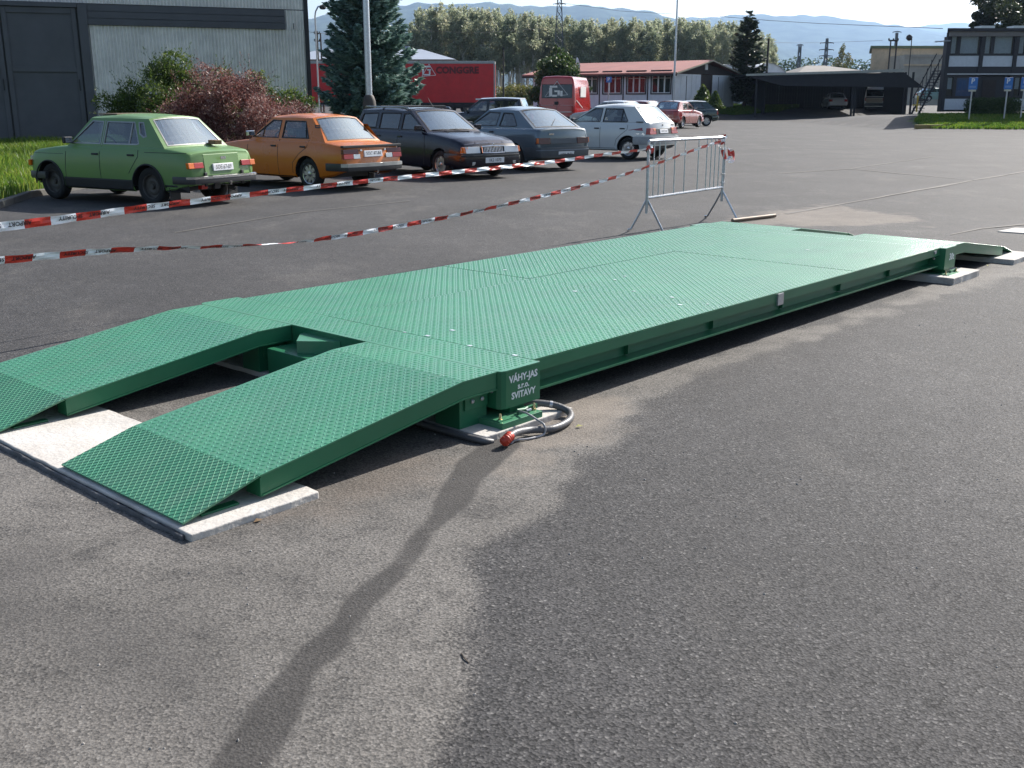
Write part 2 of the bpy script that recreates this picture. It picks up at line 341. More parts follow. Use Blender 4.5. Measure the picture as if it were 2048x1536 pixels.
# ---------------------------------------------------------------- hills
HILLM = S('forested_hillside', (.05, .065, .045), 1.0, spec=0, var=.5, scale=.006)
def hill(name, prof, d, depth, seed, base=170):
    r = random.Random(seed); xs_ = np.arange(prof[0][0], prof[-1][0], 5.0); px, py = zip(*prof); vs = []; rows = 26
    for i, x in enumerate(xs_):
        y = np.interp(x, px, py) + .5 * math.sin(x * .05 + seed) + .5 * math.sin(x * .17 + seed) + r.uniform(-.15, .15)
        for k in range(rows):
            t = k / (rows - 1); dd = d - depth * (1 - t)
            top = atd(x, y, d); z = (top.z + 12) * (1 - (1 - t) ** 1.6) - 12
            z += 9 * math.sin(i * .21 + k * .55 + seed) + 5 * math.sin(i * .47 - k * .8) + r.uniform(-.5, .5) * (0 < k < rows - 1); vs.append((top.x / top.y * dd, dd, max(z, -1.5)))
        vs.append((vs[-1][0], d + 250, vs[-1][2] - 120))
    n = rows + 1; fs = [(i * n + k, (i + 1) * n + k, (i + 1) * n + k + 1, i * n + k + 1) for i in range(len(xs_) - 1) for k in range(n - 1)]
    mb = MB(); mb.add(vs, fs); return tag(mb.build(name, HILLM, ang=180), kind='structure')
hill('hills', [(-700, 90), (-300, 60), (300, 44), (620, 40), (700, 32), (800, 18), (860, 11), (940, 13), (1000, 12), (1060, 16), (1110, 20), (1180, 14), (1250, 24), (1300, 28), (1350, 40), (1450, 66), (1650, 110)], 7600, 3400, 1)
hill('hills', [(1050, 70), (1250, 48), (1340, 42), (1400, 36), (1450, 35), (1520, 32), (1570, 32), (1650, 36), (1720, 42), (1780, 53), (1850, 62), (2000, 80), (2400, 90)], 9000, 3200, 2)
hill('hills', [(1500, 90), (1750, 66), (1830, 52), (1890, 49), (2000, 46), (2300, 55), (3000, 70)], 11500, 2600, 3)
# ---------------------------------------------------------------- grass verges
GRASS_EARTH = S('grassy_earth', (.05, .075, .022), .95, var=.4, scale=2, bump=.4, bscale=30)
GRASSM = leaf('grass_blades', (.05, .11, .012), (.10, .19, .02), (.20, .24, .04), trans=.5, nscale=.7)
KERB = S('kerb_concrete', (.13, .125, .115), .9, var=.25, scale=5, bump=.3, dirt=.5, dirtcol=(.06, .055, .05))
def tri_sheet(name, poly, step, dz, m, edge_drop=True):
    P = np.array(poly); x0, y0 = P.min(0); x1, y1 = P.max(0)
    gx, gy = np.meshgrid(np.arange(x0 - step, x1 + step, step), np.arange(y0 - step, y1 + step, step), indexing='ij')
    sd = sdist(poly, gx, gy); zz = T(gx, gy) + np.where(sd > 0, dz * sm(0, .35, sd), -.05) + .03 * vnoise(gx, gy, 1.1, 9) * (sd > .2)
    i = np.arange(gx.size).reshape(gx.shape); q = np.stack([i[:-1, :-1], i[1:, :-1], i[1:, 1:], i[:-1, 1:]], -1).reshape(-1, 4)
    keep = (sd.ravel()[q] > -step * 1.1).all(1)
    return tag(fast(name, np.stack([gx, gy, zz], -1).reshape(-1, 3), q[keep], m, smooth=True), kind='structure')
def blades(name, poly, n, h, m, wd=.012, dz=.05, lean=.35, seed=1):
    r = np.random.default_rng(seed); P = np.array(poly); x0, y0 = P.min(0); x1, y1 = P.max(0)
    x = r.uniform(x0, x1, n * 3); y = r.uniform(y0, y1, n * 3); k = sdist(poly, x, y) > .02; x = x[k][:n]; y = y[k][:n]; n = len(x)
    z = T(x, y) + dz; hh = h * r.uniform(.45, 1.25, n) * (.75 + .9 * (vnoise(x, y, 1.2, 12) + .5)) ; a = r.uniform(0, 6.283, n); ww = wd * r.uniform(.7, 1.4, n)
    dx, dy = np.cos(a) * ww, np.sin(a) * ww; lx, ly = r.normal(0, lean, n) * hh, r.normal(0, lean, n) * hh
    b0 = np.stack([x - dx, y - dy, z - .05], -1); b1 = np.stack([x + dx, y + dy, z - .05], -1)
    m0 = np.stack([x - dx * .7 + lx * .35, y - dy * .7 + ly * .35, z + hh * .6], -1); m1 = np.stack([x + dx * .7 + lx * .35, y + dy * .7 + ly * .35, z + hh * .6], -1)
    t = np.stack([x + lx, y + ly, z + hh], -1)
    V = np.stack([b0, b1, m0, m1, t], 1).reshape(-1, 3); i = np.arange(n)[:, None] * 5
    Fc = np.concatenate([i + [0, 1, 3], i + [0, 3, 2], i + [2, 3, 4]], 0)
    return fast(name, V, Fc, m)
VERGE = [(-26, 9.5), (-7.6, 14.5), (-7.75, 15.6), (-8.15, 17.8), (-7.9, 20.0), (-6.3, 22.9), (-3.9, 26.2), (-2.3, 28.8), (-1.9, 33), (-2.6, 40), (-5, 43.2), (-9.0, 43.0), (-17, 38.5), (-26, 36)]
tri_sheet('grass_verge', VERGE, .22, .10, GRASS_EARTH)
tag(blades('verge_grass', [p for p in VERGE], 120000, .17, GRASSM, dz=.1), 'long sunlit green grass on the verge between the parked cars and the hangar', 'grass', kind='stuff')
# kerb stones along the verge
kp = [Vector((x, y, 0)) for x, y in VERGE[1:9]]; kerb = thing('verge_kerb', 'low worn concrete kerb along the edge of the grass verge behind the parked cars', 'kerb')
kerb_me = None
for a, b in zip(kp[:-1], kp[1:]):
    k = max(1, round((b - a).length / 1.0)); L_ = (b - a).length / k
    for i in range(k):
        c = a.lerp(b, (i + .5) / k)
        if kerb_me is None:
            kerb_me = MB().box(-.49, .49, -.06, .06, -.1, .1).build('kerb_stone', KERB, kerb, ang=None, bevel=.012); o = kerb_me
        else: o = kerb_me.copy(); COL.objects.link(o)
        o.location = (c.x, c.y, 0); o.rotation_euler = (0, 0, math.atan2((b - a).y, (b - a).x) + random.uniform(-.01, .01)); o.scale = (L_, 1, 1)
# lawns at the far side
def lawn(name, poly, n, label, h=.09):
    tri_sheet(name + '_base' if False else name, poly, .6, .10, GRASS_EARTH)
    tag(blades(name + '_grass', poly, n, h, GRASSM, wd=.03, dz=.09, seed=len(label)), label, 'grass', kind='stuff')
def gp(px, d): return (atd(px, 210, d).x, d)
lawn('far_lawn', [gp(1425, 91.5), gp(1470, 90), gp(1560, 93), gp(1600, 99), gp(1600, 106), gp(1400, 106)], 26000, 'bright green lawn under the dark spruce beside the carport', .16)
OFFL = [(22.3, 57.6), (23.4, 56.8), (30, 56.2), (40, 56.0), (40, 64.6), (24.6, 64.6), (22.8, 61)]
lawn('office_lawn', OFFL, 30000, 'shaded raised lawn in front of the two storey office block', .10)
# ---------------------------------------------------------------- hangar
DARKSTEEL = S('charcoal_painted_steel', (.085, .088, .10), .55, .1, var=.15, scale=1.5, dirt=.2, dirtcol=(.09, .085, .08)); CORR = S('grey_corrugated_sheet', (.76, .73, .69), .55, .0, var=.14, scale=.7, dirt=.25, dirtcol=(.16, .15, .14))
hA = atd(190, 199, 40.0); hB = atd(616, 199, 43.0); hd = Vector((hB.x - hA.x, hB.y - hA.y, 0)).normalized(); hz_ = math.atan2(hd.y, hd.x)
hang = thing('hangar', 'tall grey corrugated metal hangar with big charcoal doors, left edge of the yard', 'hangar', (hB.x, hB.y, 0), hz_)
Lh = (hB - hA).length                          # local: x from -Lh-9 .. 0, y=0 facade, -y to camera
def zz_wall(x0, x1, z0, z1, name, pitch=.125, dep=.045, y=0):
    mb = MB(); n = int((x1 - x0) / pitch * 4); xs_ = [x0 + (x1 - x0) * i / n for i in range(n + 1)]; pat = [0, 0, 1, 1]
    vs = []
    for i, x in enumerate(xs_): yy = y - dep * pat[i % 4]; vs += [(x, yy, z0), (x, yy, z1)]
    mb.add(vs, [(2 * i, 2 * i + 2, 2 * i + 3, 2 * i + 1) for i in range(n)]); return mb.build(name, CORR, hang, ang=None)
zb = 4.46
zt_ = lambda px, py, d: atd(px, py, d).z
bz0, bz1 = zt_(194, 50, 40.0), zt_(190, 8, 40.0)
bx1 = -(hB - atd(578, 199, 42.7)).length
zz_wall(-Lh, 0, 0, bz0, 'wall_cladding'); zz_wall(bx1, 0, bz0, bz1, 'wall_cladding'); zz_wall(-Lh - 9, 0, bz1 + .03, 8.2, 'wall_cladding')
m_ = MB().box(-Lh - 9, 0, .02, 19, 0, 8.18).build('building_core', S('hangar_core', (.12, .12, .12), .9), hang, ang=None)
MB().box(-Lh - 9.3, .2, -.35, 19.3, 8.2, 8.45).build('roof', DARKSTEEL, hang, ang=None)
MB().box(.0, .16, -.07, .25, 0, 8.2).build('corner_trim', S('black_steel', (.02, .02, .024), .5), hang, ang=None, bevel=.01)
h3 = (bz1 - bz0) / 3
for i in range(3):                              # band of three overlapping boards
    MB().box(-Lh + .02, bx1, -.11 + .018 * i, -.03, bz0 + h3 * i + .008, bz0 + h3 * (i + 1) - .008).build('fascia_board', DARKSTEEL, hang, ang=None)
for i in range(9):
    MB().box(-Lh + .02 + i * .93, -Lh + .05 + i * .93, -.122, -.11, bz0 + .02, bz0 + h3 * 1.0).build('board_joint', DARKSTEEL, hang, ang=None)
dt = zt_(190, 16, 40.0)                        # sliding door leaves
MB().box(-Lh - .30, -Lh + .015, -.16, .0, 0, bz1).build('door_post', DARKSTEEL, hang, ang=None, bevel=.01)
MB().box(-Lh - 9, -Lh - .31, -.18, .0, dt, bz1 + .02).build('door_rail', DARKSTEEL, hang, ang=None)
for lf in range(2):
    x1 = -Lh - .36 - lf * 2.52; x0 = x1 - 2.46; ld = MB().box(x0, x1, -.05, -.01, .05, dt - .02).build('door_leaf', DARKSTEEL, hang, ang=None)
    for a, b, c, d in ((x0, x0 + .16, .05, dt - .02), (x1 - .16, x1, .05, dt - .02), (x0 + .165, x1 - .165, .05, .24), (x0 + .165, x1 - .165, dt - .22, dt - .02), (x0 + .165, x1 - .165, 2.55, 2.72)):
        MB().box(a, b, -.10, -.052, c, d).build('leaf_frame', DARKSTEEL, ld, ang=None, bevel=.008)
    MB().box(x1 - .13, x1 - .09, -.13, -.101, 1.9, 2.3).build('door_handle', BLACK, ld, ang=None)
# ---------------------------------------------------------------- prefab building with red roof
PREW = S('pale_grey_panel', (.80, .81, .84), .6, var=.07, scale=1, dirt=.2, dirtcol=(.3, .3, .3)); PREL = S('white_panel', (.72, .74, .76), .55, var=.06, scale=1, dirt=.25, dirtcol=(.4, .4, .4))
REDROOF = S('faded_red_roofing', (.30, .10, .08), .7, var=.2, scale=.6, dirt=.35, dirtcol=(.22, .15, .12)); BROWN = S('dark_brown_boards', (.035, .025, .022), .8, var=.3, scale=2); FRAMEB = S('dark_window_frame', (.04, .03, .03), .6)
CURT = S('orange_curtain', (.12, .04, .02), .9, var=.4, scale=3)
pc = atd(1345, 205, 88.0); pl = atd(1066, 205, 97.0); pz = atd(1345, 205, 88).z - 1.0
pd = Vector((pl.x - pc.x, pl.y - pc.y, 0)); PL = pd.length; prz = math.atan2(-pd.y, -pd.x)
pre = thing('prefab_office', 'long single storey white panel building with faded red roof and windows', 'building', (pc.x, pc.y, pz), prz)
# local: facade from x=-PL..0 at y=0 (camera side -y), gable side at x=0 towards +y
ez = atd(1345, 146, 88.0).z - pz; rz_ = atd(1407, 123, 92).z - pz; GD = 10.5
np_ = 6; pw = PL / np_
for i in range(np_):
    x1 = -i * pw; x0 = x1 - pw
    wx0, wx1 = x0 + pw * .16, x1 - pw * .10; wz0, wz1 = ez * .36 + .55, ez * .36 + 2.28
    mb = MB(); g = .03
    for a, b, c, d in ((x0 + g, x1 - g, 0, wz0), (x0 + g, x1 - g, wz1, ez), (x0 + g, wx0, wz0, wz1), (wx1, x1 - g, wz0, wz1)): mb.box(a, b, 0, .12, c, d)
    pn = mb.build('wall_panel', PREW, pre, ang=None)
    MB().box(x1 - .05, x1 + .05, -.03, .10, 0, ez).build('panel_joint', FRAMEB, pre, ang=None)
    wf = MB(); t = .10
    for a, b, c, d in ((wx0 - t, wx1 + t, wz0 - t, wz0 - .002), (wx0 - t, wx1 + t, wz1 + .002, wz1 + t), (wx0 - t, wx0 - .002, wz0, wz1), (wx1 + .002, wx1 + t, wz0, wz1)): wf.box(a, b, -.05, -.002, c, d)
    win = wf.build('window', FRAMEB, pre, ang=None)
    for k in range(3):
        a = wx0 + (wx1 - wx0) * k / 3; b = wx0 + (wx1 - wx0) * (k + 1) / 3; fr = MB(); q = .06
        for e, f_, g_, h_ in ((a, b, wz0, wz0 + q), (a, b, wz1 - q, wz1), (a, a + q, wz0 + q, wz1 - q), (b - q, b, wz0 + q, wz1 - q), (a + q, b - q, (wz0 + wz1) / 2 + .3, (wz0 + wz1) / 2 + .34)): fr.box(e, f_, .01, .06, g_, h_)
        fr.build('sash', WHITE, win, ang=None)
        MB().box(a + q, b - q, .03, .04, wz0 + q, wz1 - q).build('pane', WINDOW, win, ang=None)
    if i in (1, 4): MB().box(wx0 + .05, wx1 - .05, .16, .17, wz0 + .05, wz1 - .3).build('curtain', CURT, win, ang=None)
MB().box(-PL, -.02, .6, GD, 0.02, ez - .05).build('building_core', S('dim_room', (.06, .06, .06), .9), pre, ang=None)
# gable wall
gp_ = [(0, 2.8), (2.8, 4.35), (4.35, 6.35), (6.35, 8.4), (8.4, GD)]
for k, (a, b) in enumerate(gp_):
    MB().box(-.0, .12, a + .03, b - .03, 0, ez - .05).build('gable_panel' if k != 2 else 'entrance_door', PREL if k != 2 else BROWN, pre, ang=None)
for k, yy in enumerate((1.0, 1.9, 3.5, 7.4)): MB().box(.121, .15, yy, yy + .04, .1, ez - .2).build('panel_rib', FRAMEB if k % 2 else PREW, pre, ang=None)
MB().prism([(0, -.5, ez), (0, GD + .5, ez), (0, GD / 2, rz_ - .15)], (-.2, 0, 0), (.14, 0, 0)).build('gable_boards', BROWN, pre, ang=None)
MB().box(.141, .2, 4.9, 5.3, ez + .35, ez + .8).build('gable_lamp', WHITE, pre, ang=None)
ov = .7
for sgn in (0, 1):
    ya, yb = (-ov, GD / 2) if sgn == 0 else (GD + ov, GD / 2); za = ez - .08
    mb = MB(); mb.add([(-PL - ov, ya, za), (ov, ya, za), (ov, yb, rz_), (-PL - ov, yb, rz_), (-PL - ov, ya, za + .12), (ov, ya, za + .12), (ov, yb, rz_ + .12), (-PL - ov, yb, rz_ + .12)],
        [(0, 1, 2, 3), (7, 6, 5, 4), (0, 4, 5, 1), (1, 5, 6, 2), (2, 6, 7, 3), (3, 7, 4, 0)])
    rf = mb.build('roof_slope', REDROOF, pre, ang=None, fixn=True)
    MB().box(-PL - ov, ov, min(ya, ya + (.04 if ya < 0 else -.04)) - .02, max(ya, ya + .02) - .0, za - .16, za - .004).build('gutter', BROWN, pre, ang=None)
for a_, b_ in (((ov + .01, -ov, ez - .05), (ov + .01, GD / 2, rz_ + .05)), ((ov + .01, GD + ov, ez - .05), (ov + .01, GD / 2, rz_ + .05))):
    MB().tube([a_, b_], .07, 4).build('bargeboard', S('pale_bargeboard', (.32, .30, .22), .7), pre, ang=None)
dish = thing('satellite_dish', 'white satellite dish seen edge on above the left end of the red roof', 'satellite dish', atd(1153, 128, 91.5), 0)
D_ = Matrix.Rotation(.15, 4, 'Z') @ Matrix.Rotation(1.35, 4, 'Y')
MB().lathe([(.01, 0), (.2, .02), (.38, .08), (.5, .14), (.52, .16)], 18, D_).build('reflector', WHITE, dish, fixn=False)
MB().tube([(0, 0, -1.2), (0, 0, 0)], .03, 6).build('mast', GALV, dish)
# quonset huts
QM = S('pale_curved_sheet', (.55, .58, .60), .5, .2, var=.12, scale=.8)
def quonset(px, d, wd, ln, rot, label):
    o = atd(px, 199, d); q = thing('arched_store', label, 'store hall', (o.x, o.y, float(T(o.x, o.y))), rot); n = 18
    arc = [(wd / 2 * math.cos(math.pi * k / n), wd * .47 * math.sin(math.pi * k / n) + .4) for k in range(n + 1)]
    MB().grid(lambda a, b: (arc[b][0], a, arc[b][1]), [0, ln], list(range(n + 1))).build('arched_roof', QM, q, ang=60)
    MB().prism([(x, .15, z) for x, z in arc] + [(-wd / 2, .15, -.5), (wd / 2, .15, -.5)], (0, 0, 0), (0, .1, 0)).build('end_wall', PREL, q, ang=None)
quonset(1535, 128, 9.5, 22, .62, 'white arched store hall with rounded roof behind the dark spruce')
quonset(1452, 125, 9, 14, .7, 'second pale arched roof showing between red roof and spruce')
# big grey barns behind the lorry
GR = S('blue_grey_roofing', (.26, .30, .37), .7, var=.08, scale=.3)
def barn(px0, px1, d, ytop, yeave, label, hip=.25):
    a = atd(px0, 199, d); b = atd(px1, 199, d); zt = atd(px0, ytop, d).z; ze = atd(px0, yeave, d).z; q = thing('far_barn', label, 'barn', (a.x, d, 0)); Lb = b.x - a.x
    MB().box(0, Lb, 0, 14, 0, ze).build('wall', S('barn_wall', (.35, .33, .3), .8), q, ang=None)
    mb = MB(); mb.add([(-.5, -.6, ze), (Lb + .5, -.6, ze), (Lb + .5, 14.6, ze), (-.5, 14.6, ze), (Lb * hip, 7, zt), (Lb * (1 - hip), 7, zt)], [(0, 1, 5, 4), (1, 2, 5), (2, 3, 4, 5), (3, 0, 4), (0, 3, 2, 1)]); mb.build('roof', GR, q, ang=None)
    for k in range(3): MB().box(Lb * (.3 + .2 * k), Lb * (.3 + .2 * k) + .5, 6.8, 7.4, zt - .1, zt + .35).build('roof_vent', GR, q, ang=None)
barn(560, 905, 128, 93, 119, 'long blue grey roofed barn behind the red lorry trailer', .2)
# concrete plant building
CONC = S('weathered_ochre_render', (.55, .42, .28), .85, var=.25, scale=.35, dirt=.4, dirtcol=(.22, .2, .17)); CONC2 = S('grey_render', (.36, .33, .28), .85, var=.2, scale=.4, dirt=.3)
d0 = 150; A0 = atd(1735, 199, d0); B0 = atd(1885, 199, d0); conc = thing('boiler_house', 'flat roofed ochre rendered industrial building beyond the carport', 'building', (A0.x, d0, 0)); W0 = B0.x - A0.x
z1 = atd(1740, 97, d0).z; z2 = atd(1740, 110, d0 - 6).z
MB().prism([(0, 0, 0), (W0 + 14, 0, 0), (W0 + 14, 16, 0), (5.3, 16, 0)], (0, 0, 0), (0, 0, z1)).build('main_block', CONC, conc, ang=None); MB().prism([(-.3, -.3, 0), (W0 + 14.3, -.3, 0), (W0 + 14.3, 16.3, 0), (5.0, 16.3, 0)], (0, 0, z1 + .002), (0, 0, z1 + .35)).build('roof_edge', S('mossy_roof_edge', (.12, .15, .08), .9), conc, ang=None)
MB().box(W0 * .24, W0 + 8, -6, -.01, 0, z2).build('front_block', CONC2, conc, ang=None); MB().box(W0 * .23, W0 + 8.2, -6.2, -5.99, z2 - 1.35, z2 - 1.15).build('string_course', CONC, conc, ang=None)
MB().box(W0 * .23, W0 + 8.2, -6.1, -5.99, z2 - .25, z2 + .05).build('parapet', CONC2, conc, ang=None)
for k in range(2): MB().box(W0 * (.1 + .12 * k), W0 * (.1 + .12 * k) + 1.2, -.08, -.001, z1 - 4 - k * .6, z1 - 3).build('vent_opening', BROWN, conc, ang=None)
# ---------------------------------------------------------------- carport
DARKW = S('tarred_boards', (.02, .02, .023), .75, var=.3, scale=2); PALEF = S('pale_roof_edge', (.42, .42, .36), .7)
c0 = atd(1492, 150, 88); c1 = atd(1808, 141, 88); cz = c1.z
cp = thing('carport', 'wide low dark open carport with thin pale roof edge sheltering parked cars', 'carport', (c0.x, 88, 0)); Wc = c1.x - c0.x; dzr = c1.z - c0.z
g0 = .80
def cr(x): return c0.z + dzr * x / Wc
mb = MB(); mb.add([(0, 0, c0.z - .05), (Wc, 0, cz - .05), (Wc, 12, cz + .02), (0, 12, c0.z - .02), (0, 0, c0.z), (Wc, 0, cz), (Wc, 12, cz + .07), (0, 12, c0.z + .03)], [(3, 2, 1, 0), (4, 5, 6, 7), (0, 1, 5, 4), (1, 2, 6, 5), (2, 3, 7, 6), (3, 0, 4, 7)]); mb.build('roof', DARKW, cp, ang=None)
mb = MB(); mb.add([(0, -.1, c0.z - .08), (Wc, -.1, cz - .1), (Wc, -.02, cz - .1), (0, -.02, c0.z - .08), (0, -.1, c0.z + .08), (Wc, -.1, cz + .12), (Wc, -.02, cz + .12), (0, -.02, c0.z + .08)], [(3, 2, 1, 0), (4, 5, 6, 7), (0, 1, 5, 4), (1, 2, 6, 5), (2, 3, 7, 6), (3, 0, 4, 7)]); mb.build('roof_edge', PALEF, cp, ang=None)
mb = MB(); mb.add([(0, -.6, c0.z - .35), (Wc + 1.9, -.6, cz - 1.35), (Wc, 0, cz - .1), (0, 0, c0.z - .1)], [(0, 1, 2, 3)]);
MB().prism([(.2, 0, c0.z - .13), (Wc, 0, cz - .13), (Wc + 1.8, 0, cz - 1.35), (3.0, 0, c0.z - .85)], (0, -.012, 0), (0, .1, 0)).build('front_fascia', DARKW, cp, ang=None)
xw = atd(1548, 199, 88).x - c0.x
bx_ = 0; n_b = 46; bw = (Wc + .6 - xw) / n_b; b0 = None
for k in range(n_b):                            # boarded rear wall
    if b0 is None: b0 = MB().box(0, bw * .93, 11.0, 11.08, -.6, cz - g0 - .1 + .2).build('wall_board', DARKW, cp, ang=None); o = b0
    else: o = b0.copy(); COL.objects.link(o)
    o.location = (xw + k * bw, random.uniform(-.02, .02), g0)
MB().box(Wc + .55, Wc + .65, .5, 11, g0 - .6, cz - .9).build('side_wall', DARKW, cp, ang=None); MB().box(xw - .1, xw, 3, 11, g0 - .6, cz - .4).build('side_wall', DARKW, cp, ang=None)
for k in range(5):
    x = [4.6, 9, 13.6, Wc - 4, Wc + .2][k] if k else .9
    MB().box(x, x + .14, .2, .34, float(T(c0.x + x, 88)) - .1, cr(min(x, Wc)) - .12).build('post', DARKW, cp, ang=None)
# low hipped shed behind the carport
sa = atd(1600, 150, 122); sb = atd(1785, 150, 122); sh = thing('shed', 'low shed with shallow hipped roof showing behind the carport', 'shed', (sa.x, 122, 0)); Ws = sb.x - sa.x; sz = atd(1640, 131, 128).z
MB().box(0, Ws, 0, 12, 0, sa.z).build('wall', CONC2, sh, ang=None)
MB().add([(-1, -1, sa.z - .1), (Ws + 1, -1, sa.z - .1), (Ws + 1, 13, sa.z - .1), (-1, 13, sa.z - .1), (Ws * .22, 6, sz), (Ws * .42, 6, sz)], [(0, 1, 5, 4), (1, 2, 5), (2, 3, 4, 5), (3, 0, 4)]).build('roof', S('patchy_bitumen_roof', (.17, .155, .14), .8, var=.3, scale=.5), sh, ang=None)
# ---------------------------------------------------------------- two storey office of stacked cabins
NAVY = S('black_brown_frame', (.022, .02, .026), .55); OPAN = S('white_parapet_panel', (.62, .64, .68), .6, var=.06, dirt=.25, dirtcol=(.35, .36, .36)); BLIND = S('pale_blind', (.8, .83, .88), .7, var=.08); BLUEP = S('blue_poster', (.03, .13, .38), .5)
OD = 65.0; oa = atd(1882, 220, OD); Zo = oa.z - .1; ztop = atd(1885, 57, OD).z - Zo; ppm = 1 / (atd(1900, 199, OD) - atd(1899, 199, OD)).length
off = thing('site_office', 'two storey dark framed cabin office with white panels at right edge', 'office', (oa.x, OD, Zo))
def zpy(py): return atd(1900, py, OD).z - Zo
def xpx(px): return atd(px, 199, OD).x - oa.x
bay = 67 / ppm; nb = 6
MB().prism([(.05, .45, 0), (bay * nb, .45, 0), (bay * nb, 6.2, 0), (2.6, 6.2, 0)], (0, 0, 0), (0, 0, ztop - .2)).build('cabin_core', S('dim_cabin_room', (.05, .052, .06), .9), off, ang=None)
MB().prism([(-.25, -.35, 0), (bay * nb + .3, -.35, 0), (bay * nb + .3, 6.6, 0), (2.6, 6.6, 0)], (0, 0, ztop - .16), (0, 0, ztop)).build('roof', NAVY, off, ang=None)
MB().box(0, bay * nb, -.2, -.0, ztop - .45, ztop - .17).build('roof_fascia', S('fascia_grey', (.20, .18, .17), .7), off, ang=None)
MB().box(-.02, bay * nb, -.06, .3, zpy(147), zpy(134)).build('floor_beam', NAVY, off, ang=None)
MB().box(.1, bay * nb, -.14, -.062, zpy(149.5), zpy(147)).build('drip_rail', S('pale_rail', (.5, .5, .5), .5), off, ang=None)
for b_ in range(nb + 1):
    x = b_ * bay; MB().box(x - .09, x + .13, -.1, .4, 0, ztop - .46).build('column', NAVY, off, ang=None)
for b_ in range(nb):
    x0 = b_ * bay + .135; x1 = (b_ + 1) * bay - .095
    for st, (wt, wb, pb, pt) in enumerate(((66, 107, 133.2, 111.5), (154, 192, 219.5, 197.5))):
        if st == 1 and b_ in (1,):
            d_ = MB().box(x0, x1, .05, .12, 0, zpy(154)).build('entrance', NAVY, off, ang=None); MB().box(x0 + .2, x0 + 1.0, .02, .048, .1, zpy(160)).build('door_leaf', BROWN, d_, ang=None); continue
        MB().box(x0, x1, .0, .1, zpy(pb), zpy(pt)).build('parapet_panel', OPAN, off, ang=None)
        za, zb_ = zpy(wb), zpy(wt); xm = x0 + (x1 - x0) * .27
        fr = MB(); t = .07
        for e, f_, g_, h_ in ((x0, x1, za - .12, za), (x0, x1, zb_, zb_ + .12), (xm - t, xm + t + .06, za, zb_), (x0, x0 + t, za, zb_), (x1 - t, x1, za, zb_)): fr.box(e, f_, -.03, .08, g_, h_)
        wn = fr.build('window', NAVY, off, ang=None)
        for e, f_ in ((x0 + t, xm - t), (xm + t + .06, x1 - t)):
            MB().box(e, f_, .01, .02, za, zb_).build('pane', WINDOW, wn, ang=None)
            ps = st == 1 and b_ == 0 and f_ > xm + .3
            MB().box(e + .02, f_ - .02, .12, .14, za + (0 if st == 0 or ps else .4), zb_ - .04).build('blind', BLUEP if ps else BLIND, wn, ang=None)
for k in range(3): MB().box(xpx(1955 + 65 * k), xpx(1982 + 65 * k), .6, 1.6, ztop + .002, ztop + .2).build('roof_hatch', GALV, off, ang=None)
MB().tube([(-.9, -.3, zpy(84)), (.0, -.3, zpy(82))], .04, 6).build('wall_bracket', GALV, off, ang=None)
# outside stair
stp = thing('outside_stair', 'dark steel outside stair climbing to the upper floor of the cabin office', 'stair', (oa.x, OD, Zo))
n_s = 15; xa, xb = xpx(1856), xpx(1892); zA, zB = -.05, zpy(138); s0 = None
for k in range(n_s):
    t = (k + .5) / n_s
    if s0 is None: s0 = MB().box(-.16, .16, .8, 1.9, -.02, .02).build('tread', NAVY, stp, ang=None); o = s0
    else: o = s0.copy(); COL.objects.link(o)
    o.location = (xa + (xb - xa) * t - .1, 0, zA + (zB - zA) * t)
for yy in (.78, 1.92):
    MB().tube([(xa - .2, yy, zA - .1), (xb - .1, yy, zB)], .07, 4).build('stringer', NAVY, stp, ang=None); MB().tube([(xa - .2, yy, zA + .85), (xb - .1, yy, zB + .95)], .03, 5).build('handrail', NAVY, stp, ang=None)
    for k in range(5): x = xa - .2 + (xb - xa) * (k + .3) / 5; z = zA + (zB - zA) * (k + .3) / 5; MB().tube([(x, yy, z), (x, yy, z + .95)], .025, 4).build('baluster', NAVY, stp, ang=None)
yp = atd(1833, 222, 62); yt = thing('yellow_post', 'small yellow gas post standing at the foot of the outside stair', 'post', (yp.x, 62, yp.z - .05))
YEL = S('yellow_paint', (.45, .30, .02), .5); MB().tube([(0, 0, 0), (0, 0, .9)], .05, 8).build('pipe', YEL, yt); MB().box(-.25, .15, -.06, .06, .35, .42).build('valve_arm', YEL, yt, ang=None, bevel=.01)
sk = [gp(1812, 60.5), gp(1822, 58.4)]
MB_ = MB().box(-.9, .9, -.12, .12, -.1, .12).build('yellow_kerb', S('worn_yellow_kerb', (.28, .2, .05), .8, dirt=.6), None, ang=None, bevel=.02); MB_.location = (22.6, 57.8, .16); MB_.rotation_euler = (0, 0, .1); tag(MB_, 'worn yellow painted kerb stone at the corner of the shaded lawn', 'kerb')
